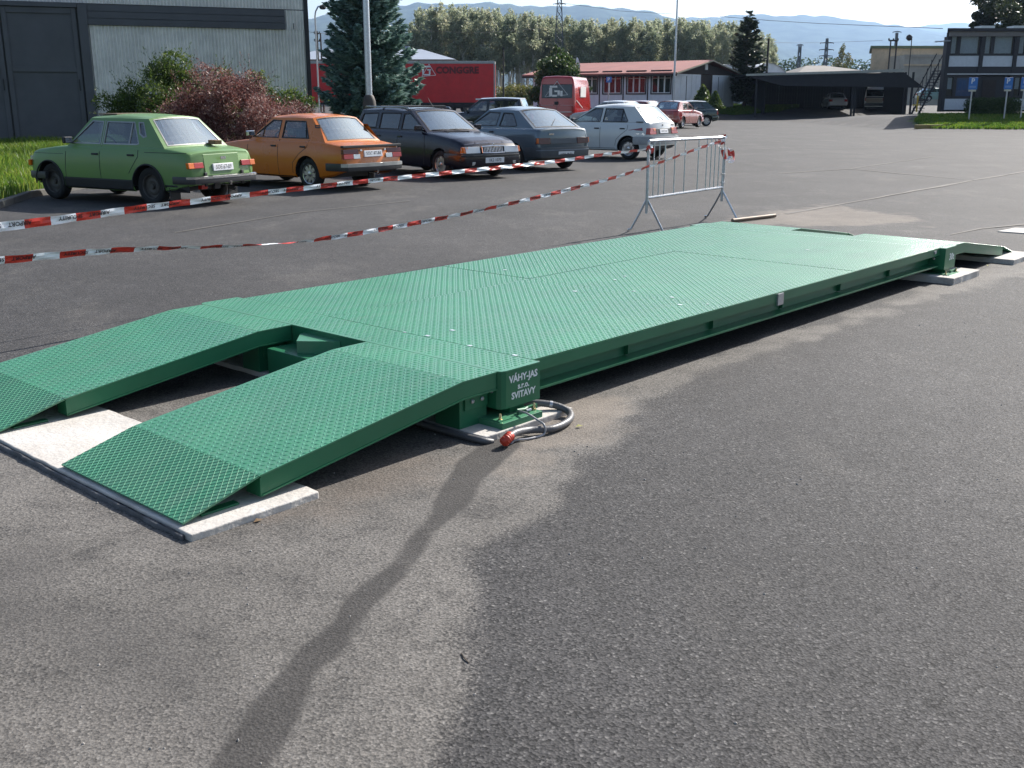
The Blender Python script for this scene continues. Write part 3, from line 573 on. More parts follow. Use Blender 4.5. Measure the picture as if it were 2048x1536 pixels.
# ---------------------------------------------------------------- signs
SBLUE = S('sign_blue', (.03, .16, .48), .4, var=.05); SPOST = S('grey_sign_post', (.42, .43, .45), .4, .5)
def psign(px, d, ybase, ytop, ybot, wpx, label, small=False, plate=True):
    b = atd(px, ybase, d); zt = atd(px, ytop, d).z; zb_ = atd(px, ybot, d).z; k = (atd(px + 1, 199, d) - atd(px, 199, d)).length; w_ = wpx * k / 2
    q = thing('parking_sign', label, 'parking sign', (b.x, d, b.z - .05), 0, 'blue parking signs')
    zz = b.z - .05
    MB().tube([(0, 0, 0), (0, 0, zt - zz - .05)], .04, 8).build('post', SPOST, q)
    pn = MB().box(-w_, w_, -.065, -.045, zb_ - zz, zt - zz).build('panel', SBLUE, q, ang=None, bevel=.008)
    h = zt - zb_; cz_ = zt - zz - (h * .32 if not small else h * .45)
    text_mb('P', h * (.62 if not small else .9), frame((-w_ * .1, -.068, cz_), (1, 0, 0), (0, 0, 1)), bold=.02).build('letter', WHITE, pn, ang=None)
    if not small:
        for k_ in range(2): MB().box(-w_ * .75, w_ * .7, -.069, -.066, zb_ - zz + h * (.16 + .09 * k_), zb_ - zz + h * (.20 + .09 * k_)).build('text_line', S('pale_blue_print', (.3, .42, .62), .5), pn, ang=None)
    if plate: MB().box(-w_ * .85, w_ * .8, -.06, -.04, zb_ - zz - h * .17, zb_ - zz - .01).build('lower_plate', S('small_pale_plate', (.55, .52, .42), .5), q, ang=None)
psign(1937, 60.3, 242.5, 155, 179, 18, 'blue parking sign on thin post at left end of the office lawn')
psign(2007, 60.3, 243, 155, 178.5, 17, 'blue parking sign in the middle of the office lawn, in front of the dark doorway')
psign(2040, 60.8, 244, 155, 178, 17, 'blue parking sign cut by the right edge of the view')
psign(1216, 66, 226, 154, 165, 11, 'small blue parking sign before the windows of the red roofed building', True, False)
# ---------------------------------------------------------------- trees
BARK = S('brown_bark', (.09, .07, .055), .9, var=.3, scale=8, bump=.5); PALEBARK = S('pale_bark', (.48, .46, .42), .9, var=.3, scale=3)
SPRB = leaf('blue_spruce_needles', (.05, .10, .082), (.115, .20, .17), (.26, .37, .33), trans=.25, nscale=1.2)
SPRD = leaf('dark_spruce_needles', (.018, .03, .014), (.04, .06, .025), (.08, .10, .045), trans=.15, nscale=.8)
JUN = leaf('juniper_foliage', (.035, .06, .015), (.10, .155, .03), (.25, .29, .06), trans=.4, nscale=1.2)
BARB = leaf('barberry_leaves', (.07, .03, .028), (.20, .075, .065), (.48, .34, .30), trans=.35, nscale=2.5)  # palest leaf tone stands in for whitish highlights
POPL = leaf('hazed_autumn_leaves', (.20, .24, .155), (.34, .375, .25), (.45, .43, .29), trans=.55, nscale=.25)  # distance haze is put into these paled, greyed leaf colours
GREENL = leaf('green_leaves', (.02, .045, .012), (.05, .09, .022), (.10, .13, .04), trans=.35, nscale=.6)
YLEAF = leaf('yellowing_scrub', (.06, .08, .02), (.13, .13, .035), (.22, .19, .06), trans=.4, nscale=.5)
def cards(C, U, Vv, tri=False):                       # centres, half axes
    n = len(C); V = np.stack([C - U, C + Vv * .9 - U * .2, C + U, C - Vv * .9 + U * .1], 1).reshape(-1, 3)
    return V, np.arange(n * 4).reshape(n, 4)
def rdir(n, r):
    v = r.normal(size=(n, 3)); return v / np.linalg.norm(v, axis=1)[:, None]
def crown_pts(ells, n, r, shell=.55):                # ellipsoids (x,y,z,rx,ry,rz)
    E_ = np.array(ells, float); wv = (E_[:, 3] * E_[:, 4] * E_[:, 5]) ** .67; k = r.choice(len(E_), n, p=wv / wv.sum())
    d = rdir(n, r); rad = shell + (1 - shell) * r.random(n) ** .6; rad *= 1 + .12 * r.normal(size=n)
    return E_[k, :3] + d * E_[k, 3:6] * rad[:, None], d
def crown(name, ells, n, size, m, parent, seed, asp=.6, shell=.55):
    r = np.random.default_rng(seed); C, d = crown_pts(ells, n, r, shell); u = rdir(n, r); s = size * r.uniform(.5, 1.3, n)[:, None]
    v = np.cross(u, rdir(n, r)); v /= np.linalg.norm(v, axis=1)[:, None] + 1e-6
    V, Fc = cards(C, u * s, v * s * asp); return fast(name, V, Fc, m, parent)
def limb_tree(parent, h, r0, crown_z, spread, nb, seed, m, hang=0):
    rr = random.Random(seed); mb = MB(); mb.tube([(0, 0, -.2), (rr.uniform(-.1, .1), 0, h * .35), (rr.uniform(-.25, .25), rr.uniform(-.2, .2), h * .7), (0, 0, h * .96)], [r0, r0 * .8, r0 * .45, r0 * .12], 8)
    for k in range(nb):
        z = crown_z + (h * .9 - crown_z) * (k + .5) / nb; a = rr.uniform(0, 6.28); l = spread * (1 - .5 * k / nb) * rr.uniform(.6, 1)
        mb.tube([(0, 0, z), (math.cos(a) * l * .5, math.sin(a) * l * .5, z + l * .35), (math.cos(a) * l, math.sin(a) * l, z + l * .6)], [r0 * .3, r0 * .16, r0 * .04], 5)
    return mb.build('trunk', m, parent, ang=60)
def conifer(name, label, cat, loc, h, R, step, nb, cpb, csize, m, seed, z0=.35, rot=0, pw=.85):
    q = thing(name, label, cat, loc); r = np.random.default_rng(seed)
    MB().tube([(0, 0, -.2), (0, 0, h * .5), (0, 0, h * .99)], [h * .018, h * .011, .01], 8).build('trunk', BARK, q, ang=60)
    Cs, Us, Vs = [], [], []; z = z0; ph = 0; br = MB()
    while z < h - .08:
        f = 1 - (z - z0) / (h - z0); L0 = R * f ** pw * (1.0 if z > z0 + .6 else .85); k = max(4, int(nb * (.5 + .5 * f))); ph += 1.1
        for i in range(k):
            a = ph + 6.283 * i / k + r.normal() * .15; L = L0 * r.uniform(.72, 1.12); zz = z + r.normal() * step * .4
            n = max(6, int(cpb * L / R)); t = r.random(n) ** .75 * .95 + .05; side = r.choice([-1, 1], n); sw = (1.02 - t) * L * .42 * r.random(n)
            dirv = np.array([math.cos(a), math.sin(a), 0]); pv_ = np.array([-math.sin(a), math.cos(a), 0])
            rise = -.22 * L * np.sin(t * 2.6) + .20 * L * t ** 2 + (.25 * L * t if f < .3 else 0)
            c = dirv * (t * L)[:, None] + pv_ * (side * sw)[:, None] + np.array([0, 0, 1]) * (zz + rise - sw * .18 - r.random(n) * .05 * L)[:, None]
            u = dirv * .75 + pv_ * (side * .6)[:, None] + np.array([0, 0, 1]) * (r.normal(size=n) * .28 + .05)[:, None]; u /= np.linalg.norm(u, axis=1)[:, None]
            v = np.cross(u, rdir(n, r)); v /= np.linalg.norm(v, axis=1)[:, None]; s = csize * r.uniform(.6, 1.35, n)[:, None]
            Cs.append(c); Us.append(u * s); Vs.append(v * s * .34)
            if i % 2 == 0: br.tube([(0, 0, zz), tuple(dirv * L * .5 + np.array([0, 0, zz - .14 * L])), tuple(dirv * L * .9 + np.array([0, 0, zz - .05 * L]))], [.03 * f + .008, .015, .004], 4, cap=False)
        z += step * (.6 + .5 * f)
    V, Fc = cards(np.concatenate(Cs), np.concatenate(Us), np.concatenate(Vs)); fast('crown', V, Fc, m, q); br.build('branches', BARK, q, ang=None); return q
p = atd(741, 205, 38.0)
conifer('blue_spruce', 'large blue green spruce standing behind the lamp post and dark blue estate car', 'spruce tree', (p.x, p.y, .1), 9.6, 1.95, .25, 14, 170, .15, SPRB, 3, z0=.7, pw=.62)
p = atd(1488, 208, 96.0)
conifer('dark_spruce', 'dark pointed spruce standing on the lawn between red roofed building and carport', 'spruce tree', (p.x, p.y, .55), atd(1488, 26, 96).z - .55, 2.2, .42, 12, 75, .26, SPRD, 5, z0=1.4, pw=.6)
for px, yt_, yb_, d, R, lb in ((1405, 165, 208, 87, .95, 'taller of the two small clipped cone shaped conifers by the gable door'), (1429, 178, 214, 85.5, .75, 'shorter of the two small cone shaped conifers beside the gable')):
    b = atd(px, yb_, d); h = atd(px, yt_, d).z - b.z; q = thing('cone_conifer', lb, 'conifer', (b.x, d, b.z - .1), 0, 'small cone conifers')
    MB().tube([(0, 0, -.1), (0, 0, h * .6)], [.06, .03], 6).build('trunk', BARK, q)
    crown('crown', [(0, 0, h * (.08 + .88 * k / 9), R * (1 - k / 9.6), R * (1 - k / 9.6), h * .1) for k in range(9)], 3500, .11, JUN, q, int(px), asp=.5, shell=.5)
# round tree before the red roof
b = atd(1112, 205, 84); q = thing('round_tree', 'round dark green tree standing behind the red van', 'tree', (b.x, b.y, float(T(b.x, 84))))
h = atd(1112, 95, 84).z - float(T(b.x, 84)); limb_tree(q, h, .16, 1.2, 1.5, 7, 4, BARK)
rr = random.Random(3); crown('crown', [(rr.uniform(-.9, .9) * (1 - abs(k / 16 - .35)), rr.uniform(-.8, .8), .7 + (h - 1.0) * k / 16, 1.75 * math.sin(math.pi * min(1, .18 + .80 * k / 16)) ** .8, 1.6 * math.sin(math.pi * min(1, .18 + .80 * k / 16)) ** .8, .6) for k in range(17)], 22000, .13, GREENL, q, 8)
# shrubs by the hangar
def shrub(name, label, blobs, n, size, m, seed, spikes=0, loc=(0, 0, 0)):
    q = thing(name, label, 'shrub', loc); r = np.random.default_rng(seed); rr = random.Random(seed); st = MB(); ells = []
    for (x, y, z, s) in blobs:
        for k in range(7): ells.append((x + rr.gauss(0, s * .45), y + rr.gauss(0, s * .4), max(.3, z + rr.gauss(0, s * .32)), s * .5, s * .5, s * .42))
        st.tube([(x + rr.uniform(-.2, .2), y + .3, 0), (x, y + .1, z * .5), (x, y, z)], [.03, .02, .01], 5)
    st.build('stems', BARK, q, ang=60)
    C, d = crown_pts(ells, n, r, .45)
    Cs, Us, Vs = [C], [], []; u = d * .5 + rdir(n, r) * .8 + np.array([0, 0, .25]); u /= np.linalg.norm(u, axis=1)[:, None]; s = size * r.uniform(.5, 1.3, n)[:, None]
    v = np.cross(u, rdir(n, r)); v /= np.linalg.norm(v, axis=1)[:, None]; Us.append(u * s); Vs.append(v * s * .45)
    if spikes:                                  # arching shoots beyond the outline
        Cc, dd = crown_pts(ells, spikes, r, .95); dd = dd + np.array([0, 0, .55]); dd /= np.linalg.norm(dd, axis=1)[:, None]; L = r.uniform(.25, .7, spikes)
        for k in range(14):
            t = (k + r.random(spikes)) / 14 * L; c = Cc + dd * t[:, None] + np.array([0, 0, -.35]) * (t ** 2)[:, None] + r.normal(size=(spikes, 3)) * .02
            uu = dd + rdir(spikes, r) * .6; uu /= np.linalg.norm(uu, axis=1)[:, None]; vv = np.cross(uu, rdir(spikes, r)); ss = size * .75 * r.uniform(.5, 1.2, spikes)[:, None]
            Cs.append(c); Us.append(uu * ss); Vs.append(vv * ss * .4)
    V, Fc = cards(np.concatenate(Cs), np.concatenate(Us), np.concatenate(Vs)); fast('foliage', V, Fc, m, q); return q
def bl(px, py, d, s): p = atd(px, py + 16, d); return (p.x, p.y, p.z, s)
shrub('juniper_bush', 'large dark green juniper bush leaning against the corrugated hangar wall', [bl(265, 235, 31, .85), (bl(300, 190, 31.5, .9)), bl(350, 150, 31.5, .95), bl(395, 165, 31.5, .9), bl(330, 230, 30.5, 1.1), bl(420, 215, 31, 1.0), bl(240, 205, 31.5, .6), bl(260, 275, 30.8, .8), bl(320, 285, 30.3, .9), bl(400, 285, 30.3, .9), bl(480, 180, 32, .8), bl(545, 190, 33, .8), bl(575, 215, 33, .7)], 56000, .05, JUN, 21, 520)
shrub('barberry_bush', 'reddish purple barberry bush with highlights coloured into its leaves behind the green and orange cars', [bl(400, 200, 28.5, .75), bl(450, 165, 28.5, .8), bl(470, 225, 28, 1.0), bl(390, 250, 28, .8), bl(525, 205, 28.8, .85), bl(560, 240, 29, .8), bl(600, 215, 30, .55), bl(510, 260, 28, .8), bl(420, 300, 27.6, .8), bl(480, 300, 27.5, .8), bl(550, 295, 28, .8), bl(605, 270, 29, .7), bl(450, 330, 27.3, .7), bl(640, 260, 30, .5)], 62000, .038, BARB, 22, 620)
# poplar wood
def poplar(seed):
    rr = random.Random(seed); q = bpy.data.objects.new('poplar_tree', None); COL.objects.link(q); h = 1.0
    H_ = 22.0; mb = MB(); x = 0; pts = []; 
    for k in range(6): pts.append((rr.uniform(-.3, .3) * (k > 0), rr.uniform(-.3, .3) * (k > 0), H_ * k / 5.3))
    mb.tube(pts, [.30, .26, .21, .16, .1, .04], 7)
    if seed % 2: mb.tube([pts[0], (rr.uniform(-1, 1), .5, 8), (rr.uniform(-1.6, 1.6), .8, 16)], [.2, .14, .05], 6)
    for k in range(16):
        z = 5 + 14 * k / 16; a = rr.uniform(0, 6.28); l = rr.uniform(1.2, 2.6); mb.tube([(0, 0, z), (math.cos(a) * l, math.sin(a) * l, z + l * 1.2)], [.07, .015], 4)
    mb.build('trunk', PALEBARK, q, ang=60)
    ells = []
    for k in range(26):
        t = k / 25; z = 8.3 + 13.2 * t; rad = 1.35 * math.sin(math.pi * (.18 + .72 * t)) ** .7
        ells.append((rr.gauss(0, .8), rr.gauss(0, .8), z + rr.uniform(-.6, .6), rad, rad, 1.2))
    crown('crown', ells, 2600, .30, POPL, q, seed, asp=.7, shell=.35); return q
pops = [poplar(s) for s in range(5)]; px_t = [815, 830, 850, 872, 900, 953, 1006, 1053, 1100, 1178, 1250, 1330, 1400, 1440, 1480, 1530, 1548]; py_t = [58, 35, 14, 8, 12, 14, 22, 26, 34, 38, 40, 38, 42, 45, 46, 70, 100]
cnt = 0
for row, (d0_, stp_) in enumerate(((205, 10.5), (228, 12.0))):
    x = 818 + row * 5
    while x < 1546:
        d = d0_ + random.uniform(-5, 5); src = random.choice(pops); o = src if src.location.length == 0 else copy_tree(src)
        p = atd(x, 199, d); g = .85; ht = atd(x, np.interp(x, px_t, py_t) + random.uniform(-5, 9) - (2 if row == 0 else 0), d).z - g; s = ht / 22.6
        o.location = (p.x, d, g); o.scale = (s * random.uniform(.9, 1.15),) * 2 + (s,); o.rotation_euler = (0, 0, random.uniform(0, 6.28)); tag(o, 'tall slender autumn poplar in the dense grey green row beyond the yard', 'poplar tree', 'poplars in the wood beyond the yard'); cnt += 1
        x += stp_ * random.uniform(.6, 1.4)
for o in pops:
    if o.location.length == 0: o.location = (40, 230, .8); tag(o, 'tall slender autumn poplar in the dense grey green row beyond the yard', 'poplar tree', 'poplars in the wood beyond the yard')
def band(name, label, pts, d, n, size, m, seed, ybot=205, cat='scrub'):
    r = np.random.default_rng(seed); ells = []
    for px, py in pts:
        p = atd(px, py, d); z0 = .7; k = max(2, int((p.z - z0) / 1.3)); 
        for i in range(k): ells.append((p.x + r.normal() * .6, d + r.normal() * 1.2, z0 + (p.z - z0 - .4) * (i + .5) / k, 1.6 * d / 150, 1.6, 1.0))
    o = crown(name, ells, n, size, m, None, seed); tag(o, label, cat, kind='stuff')
band('roadside_scrub', 'yellowing roadside scrub below the poplar wood between lorry and red van', [(960, 178), (985, 172), (1005, 165), (1022, 172), (1040, 168), (1060, 176), (1075, 168), (1150, 180)], 140, 9000, .16, YLEAF, 31)
band('far_tree_belt', 'faint distant belt of trees beyond the carport', [(1560 + 14 * k, 118 + 6 * math.sin(k * 1.7) + (4 if k > 8 else 0)) for k in range(23)], 420, 9000, .6, GREENL, 32, cat='tree belt')
band('far_tree_belt', 'distant low belt of trees glimpsed behind the hangar corner and barn', [(560 + 16 * k, 108 + 5 * math.sin(k * 2.1)) for k in range(20)], 330, 7000, .5, GREENL, 33, cat='tree belt')
for px, yt_, d, wd, lb, mm in ((1680, 86, 260, 4.2, 'single pale birch rising beyond the shed roof', YLEAF), (1745, 116, 240, 3.5, 'small hazy tree between the birch and the ochre building', GREENL), (1627, 140, 150, 2.2, 'small yellow leaved tree showing above the carport roof', YLEAF)):
    b = atd(px, 199, d); ht = atd(px, yt_, d).z - .8; q = thing('background_tree', lb, 'tree', (b.x, d, .8)); limb_tree(q, ht, .2, ht * .3, wd * .6, 8, int(px), PALEBARK); rr = random.Random(px)
    crown('crown', [(rr.gauss(0, wd * .28) * (1.2 - k / 18), rr.gauss(0, wd * .28), ht * (.25 + .72 * k / 18), wd * .42 * (1.1 - k / 20), wd * .42 * (1.1 - k / 20), ht * .07) for k in range(18)], 4500, .22, mm, q, int(px))
DARKL = leaf('dark_backlit_leaves', (.015, .025, .012), (.035, .05, .022), (.07, .085, .04), trans=.3, nscale=.5)
for px, yt_, d, wd, lb, seed in ((1992, -38, 84, 3.2, 'dark leafy tree rising behind the left part of the cabin office roof', 41), (2068, -80, 88, 4.6, 'dark leafy tree cut by the right edge above the cabin office', 42), (1958, 8, 90, 1.6, 'thin lower dark tree left of the big trees behind the office', 43)):
    b = atd(px, 199, d); ht = atd(px, yt_, d).z - .8; q = thing('office_tree', lb, 'tree', (b.x, d, .8)); limb_tree(q, ht, .22, ht * .35, wd, 14, seed, BARK); rr = random.Random(seed)
    crown('crown', [(rr.gauss(0, wd * .4), rr.gauss(0, wd * .4), ht * (.38 + .6 * k / 26), wd * .28, wd * .28, wd * .22) for k in range(27)], 9500, .15, DARKL, q, seed, shell=.4)
hb = atd(1985, 225, 63); q = thing('hedge', 'dark clipped hedge in the shade in front of the cabin office doorway', 'hedge', (hb.x, 63, hb.z - .1)); hh = atd(1985, 194, 63).z - hb.z
MB().tube([(0, 0, 0), (0, 0, hh * .5)], .03, 5).build('stems', BARK, q); crown('foliage', [(x_, 0, z_, .5, .4, .3) for x_ in np.linspace(-1.2, 1.2, 8) for z_ in (hh * .25, hh * .5, hh * .75)], 16000, .05, GREENL, q, 9, shell=.5)
# ---------------------------------------------------------------- poles, pylons, wires
CASTI = S('rusty_cast_base', (.07, .062, .055), .7, .2, var=.3, scale=8, dirt=.3, dirtcol=(.13, .08, .05)); DARKPOLE = S('tarred_pole', (.035, .032, .03), .8)
b = atd(738, 190, 31.5); q = thing('lamp_post', 'tall galvanised lamp post with rusty cast base in front of the blue spruce', 'lamp post', (b.x, 31.5, .08)); zt = b.z - .08
MB().lathe([(.20, 0), (.20, zt * .78), (.185, zt * .9), (.14, zt * .98), (.11, zt)], 20).build('cast_base', CASTI, q, ang=50)
MB().tube([(0, 0, zt - .02), (0, 0, zt + 3.2), (0, 0, 8.2)], [.098, .088, .06], 16).build('pole', GALV, q, ang=60)
MB().tube([(0, 0, 8.2), (.1, -.2, 8.6), (.5, -.9, 8.9), (.9, -1.6, 8.95)], .04, 8).build('arm', GALV, q); MB().box(.75, 1.05, -2.2, -1.5, 8.88, 9.02).build('lantern', PLAST, q, ang=None, bevel=.03)
b = atd(634, 118, 62); q = thing('curved_lamp', 'thin gooseneck street lamp seen just right of the hangar corner', 'street lamp', (b.x, 62, .2)); zt = atd(634, 32, 62).z - .2; k = .031
MB().tube([(0, 0, 0), (0, 0, zt), (.05, 0, zt + .25), (.2, 0, zt + .5), (.38, 0, zt + .52)], .045, 8).build('pole', GALV, q); MB().lathe([(.03, .12), (.16, .08), (.2, -.05), (.12, -.13), (.01, -.14)], 12, Matrix.Translation((.46, 0, zt + .48))).build('lamp_head', DARKPOLE, q)
def pole(name, label, px, d, ytop, r0, arms, cat='utility pole', zb=.6, m=None):
    b = atd(px, 199, d); q = thing(name, label, cat, (b.x, d, zb)); zt = atd(px, ytop, d).z - zb; k = (atd(px + 1, 199, d) - atd(px, 199, d)).length
    MB().tube([(0, 0, 0), (0, 0, zt)], [r0, r0 * .7], 8).build('mast', m or DARKPOLE, q)
    for ya, x0, x1, dr in arms:
        za = atd(px, ya, d).z - zb; MB().tube([(x0 * k, 0, za), (x1 * k, 0, za)], dr, 5).build('crossarm', m or DARKPOLE, q)
        for xx in (x0, (x0 + x1) / 2, x1): MB().tube([(xx * k, 0, za), (xx * k, 0, za + 4 * k)], dr * .9, 5).build('insulator', m or DARKPOLE, q)
    return q
pole('tall_mast', 'very tall thin grey mast rising at the right corner of the red roofed building', 1347, 82, -60, .085, [], 'mast', .5, GALV)
pole('utility_pole', 'dark wooden pole standing against the right side of the dark spruce', 1530, 100, 77, .13, [])
pole('utility_pole', 'thin dark pole standing between lorry and red van in front of the poplars', 1007, 110, 96, .10, [(99, -1, 1.5, .05)])
pole('utility_pole', 'dark pole with short arm behind the hangar corner, left of the spruce', 640, 85, 62, .10, [(67, -5, 5, .05), (82, -5, 5, .05)])
pole('utility_pole', 'second thinner dark pole immediately left of the blue spruce', 647, 88, 66, .08, [])
q = pole('twin_pole', 'dark twin pole with crossarm standing before the ochre building', 1771, 130, 80, .12, [(81, -4, 14, .1)]); MB().tube([(11 * .0655, 0, 0), (11 * .0655, 0, atd(1771, 80, 130).z - .6)], [.12, .09], 8).build('mast', DARKPOLE, q)
q = pole('round_lamp', 'street lamp with large round head before the ochre building', 1812, 128, 76, .07, [], 'street lamp'); MB().lathe([(.02, .4), (.28, .3), (.36, .0), (.26, -.22), (.02, -.3)], 14, Matrix.Translation((-.35, 0, atd(1812, 76, 128).z - .6)) @ Matrix.Rotation(.7, 4, 'Y')).build('lamp_head', DARKPOLE, q)
def lattice(name, label, px, d, ytop, ybot, wt, wb, arms, m, t=.06, nseg=9, head=None):
    b = atd(px, ybot, d); k = (atd(px + 1, 199, d) - atd(px, 199, d)).length; zt = atd(px, ytop, d).z; zb = .5; q = thing(name, label, 'pylon', (b.x, d, zb)); H_ = zt - zb
    hwf = lambda z: (wb + (wt - wb) * z / H_) * k / 2; mb = MB()
    for sx in (-1, 1):
        for sy in (-1, 1): mb.tube([(sx * hwf(0), sy * hwf(0), 0), (sx * hwf(H_), sy * hwf(H_), H_)], t, 4)
    mb.build('corner_legs', m, q, ang=None); mb = MB()
    for i in range(nseg):
        z0_, z1_ = H_ * i / nseg, H_ * (i + 1) / nseg
        for s in (-1, 1):
            mb.tube([(-hwf(z0_), s * hwf(z0_), z0_), (hwf(z1_), s * hwf(z1_), z1_)], t * .55, 4); mb.tube([(hwf(z0_), s * hwf(z0_), z0_), (-hwf(z1_), s * hwf(z1_), z1_)], t * .55, 4)
            mb.tube([(s * hwf(z0_), -hwf(z0_), z0_), (s * hwf(z1_), hwf(z1_), z1_)], t * .55, 4)
        mb.tube([(-hwf(z1_), -hwf(z1_), z1_), (hwf(z1_), -hwf(z1_), z1_)], t * .5, 4)
    mb.build('lattice_bracing', m, q, ang=None)
    for ya, l in arms:
        za = atd(px, ya, d).z - zb; mb = MB()
        for s in (-1, 1): mb.tube([(0, 0, za + 1.6 * k), (s * l * k, 0, za)], t * .7, 4); mb.tube([(0, 0, za), (s * l * k, 0, za)], t * .7, 4); mb.tube([(s * l * k, 0, za), (s * l * k, 0, za - 2 * k)], t * .6, 4)
        mb.build('crossarm', m, q, ang=None)
    return q
PYL = S('dull_pylon_steel', (.09, .095, .10), .6, .3)
lattice('power_pylon', 'steel lattice power pylon rising before the poplar wood, top cut by the frame', 1117, 190, -45, 180, 4, 26, [(8, 12), (-18, 10)], PYL, .085, 16)
lattice('power_pylon', 'distant lattice pylon with three crossarms above the carport', 1650, 330, 77, 135, 3, 9, [(86, 13), (99.5, 14), (112, 13)], PYL, .16, 9)
lattice('power_pylon', 'distant single headed pylon left of the three armed pylon', 1597, 340, 90, 136, 4, 6, [(90, 6)], PYL, .17, 6)
lattice('power_pylon', 'distant lattice mast with square head behind the ochre building', 1788, 300, 66, 130, 3, 4, [(64, 8)], PYL, .15, 8)
def wire(label, pts, r_=.02):
    P = [atd(*p) for p in pts]; c = []
    for a, b_ in zip(P[:-1], P[1:]): c += [a.lerp(b_, i / 6) for i in range(6)]
    c.append(P[-1]); tag(MB().tube(c, r_, 4).build('overhead_wire', DARKPOLE, None), label, 'wire')
wire('dark overhead cable sagging from the poplar wood towards the cabin office', [(1440, 33, 150), (1540, 41, 140), (1640, 47, 130), (1760, 52, 115), (1885, 57, 90)], .035)
wire('thin power line between the dark spruce and the three armed pylon', [(1530, 85, 150), (1597, 86, 220), (1650, 85, 300), (1765, 81, 240)], .035)
wire('thin power line crossing in front of the poplar wood to the big pylon', [(820, 60, 150), (950, 66, 165), (1117, 55, 190)], .03)
wire('upper thin wire from the big pylon across the hill to the right', [(1117, 5, 190), (1240, 22, 170), (1345, 28, 150)], .03)
wire('thin wire strung behind the blue spruce from the left lamp', [(600, 62, 84), (640, 66, 86), (680, 71, 90), (815, 75, 120)], .02)
# ---------------------------------------------------------------- lorry trailer
TARP = S('red_tarpaulin', (.60, .022, .025), .45, var=.12, scale=1.2, bump=.25, bscale=2, dirt=.12, dirtcol=(.2, .05, .04)); DKRED = S('dark_red_print', (.13, .012, .014), .5); RAIL = S('grey_trailer_rail', (.36, .38, .37), .5, .4)
d = 83.0; r0 = atd(990, 122, d); lz = float(T(r0.x, d)); ztp = r0.z - lz; tl = thing('lorry_trailer', 'long red curtain sided lorry trailer with dark lettering, behind the spruce', 'lorry trailer', (r0.x, d, lz), .0)
Lt = 14.6; zbm = atd(990, 205, d).z - lz; pnl = 11
for k in range(pnl):                            # curtain in slightly billowed panels
    x1 = -.08 - k * (Lt - .16) / pnl; x0 = x1 - (Lt - .16) / pnl
    MB().grid(lambda a, b_, x0=x0, x1=x1: (x0 + (x1 - x0) * a, -.02 - .035 * math.sin(math.pi * a) * math.sin(math.pi * min(1, max(0, (b_ - zbm) / (ztp - zbm)))) , b_), [i / 6 for i in range(7)], [zbm + (ztp - .2 - zbm) * i / 6 for i in range(7)]).build('curtain_panel', TARP, tl, ang=60)
MB().box(-Lt, 0, -.03, 2.5, ztp - .2, ztp).build('roof_rail', RAIL, tl, ang=None, bevel=.02); MB().box(-Lt, 0, .03, 2.47, zbm, ztp - .21).build('box_core', TARP, tl, ang=None); MB().box(-Lt, 0, -.02, 2.5, zbm - .16, zbm - .002).build('side_rail', BLACK, tl, ang=None)
MB().box(-.1, .02, -.05, .05, zbm, ztp - .2).build('corner_post', RAIL, tl, ang=None); MB().box(-Lt + 3, -1, .4, 2.1, zbm - .45, zbm - .17).build('chassis', BLACK, tl, ang=None)
kx = (atd(991, 199, d) - atd(990, 199, d)).length
tz = atd(915, 141, d).z - lz
text_mb('CONGGRE', 1.0, lambda v: Vector((-(990 - 915) * kx + v.x * .67, -.075, tz + v.y * .68)), bold=.045).build('lettering', DKRED, tl, ang=None)
# logo: white block G and triangle outline
gx = -(990 - 856) * kx; gz = tz
G_ = MB(); 
for a, b_, c, e in ((-.30, .22, .22, .34), (-.36, -.22, -.30, .26), (-.24, .26, -.36, -.26), (.14, .27, -.26, .05), (-.02, .27, .0, .10)): G_.box(gx + a + c * .15, gx + b_ + c * .15, -.078, -.076, gz + c, gz + e)
G_.build('logo_letter', WHITE, tl, ang=None)
def tri_logo(cx, cz, s, y, m, parent, t=.04):
    P = [(cx + .15 * s, y, cz + 1.0 * s), (cx + 1.25 * s, y, cz - .75 * s), (cx - 1.05 * s, y, cz - .95 * s)]; mb = MB()
    for a, b_ in ((0, 1), (1, 2), (2, 0)): mb.tube([P[a], P[b_]], t, 4)
    return mb.build('logo_triangle', m, parent, ang=None)
tri_logo(gx + .05, gz, .46, -.072, WHITE, tl, .025)
def wheel_simple(parent, x, y, r, wd, m_t=None):
    Mx = Matrix.Translation((x, y, r)) @ Matrix.Rotation(math.pi / 2, 4, 'X')
    wt = MB().lathe([(r * .55, -wd / 2), (r * .93, -wd / 2), (r, -wd * .35), (r, wd * .35), (r * .93, wd / 2), (r * .55, wd / 2)], 24, Mx).build('wheel', TYRE, parent, ang=40)
    MB().lathe([(r * .56, wd * .4), (r * .5, wd * .2), (r * .25, wd * .15), (r * .22, wd * .42), (.01, wd * .42)], 20, Mx).build('rim', STEELRIM, wt, ang=40)
for k in range(3): wheel_simple(tl, -2.2 - 1.3 * k, .2, .5, .35)
MB().box(-5.9, -1.0, .0, .35, zbm - .35, zbm - .17).build('mudguard_rail', BLACK, tl, ang=None); MB().box(-1.5, -1.1, -.055, -.05, zbm + .18, zbm + .3).build('small_marker', WHITE, tl, ang=None)
for k in range(6): MB().box(-1.2 - k * 2.3, -1.14 - k * 2.3, -.07, -.03, zbm - .1, zbm + .1).build('buckle', BLACK, tl, ang=None)
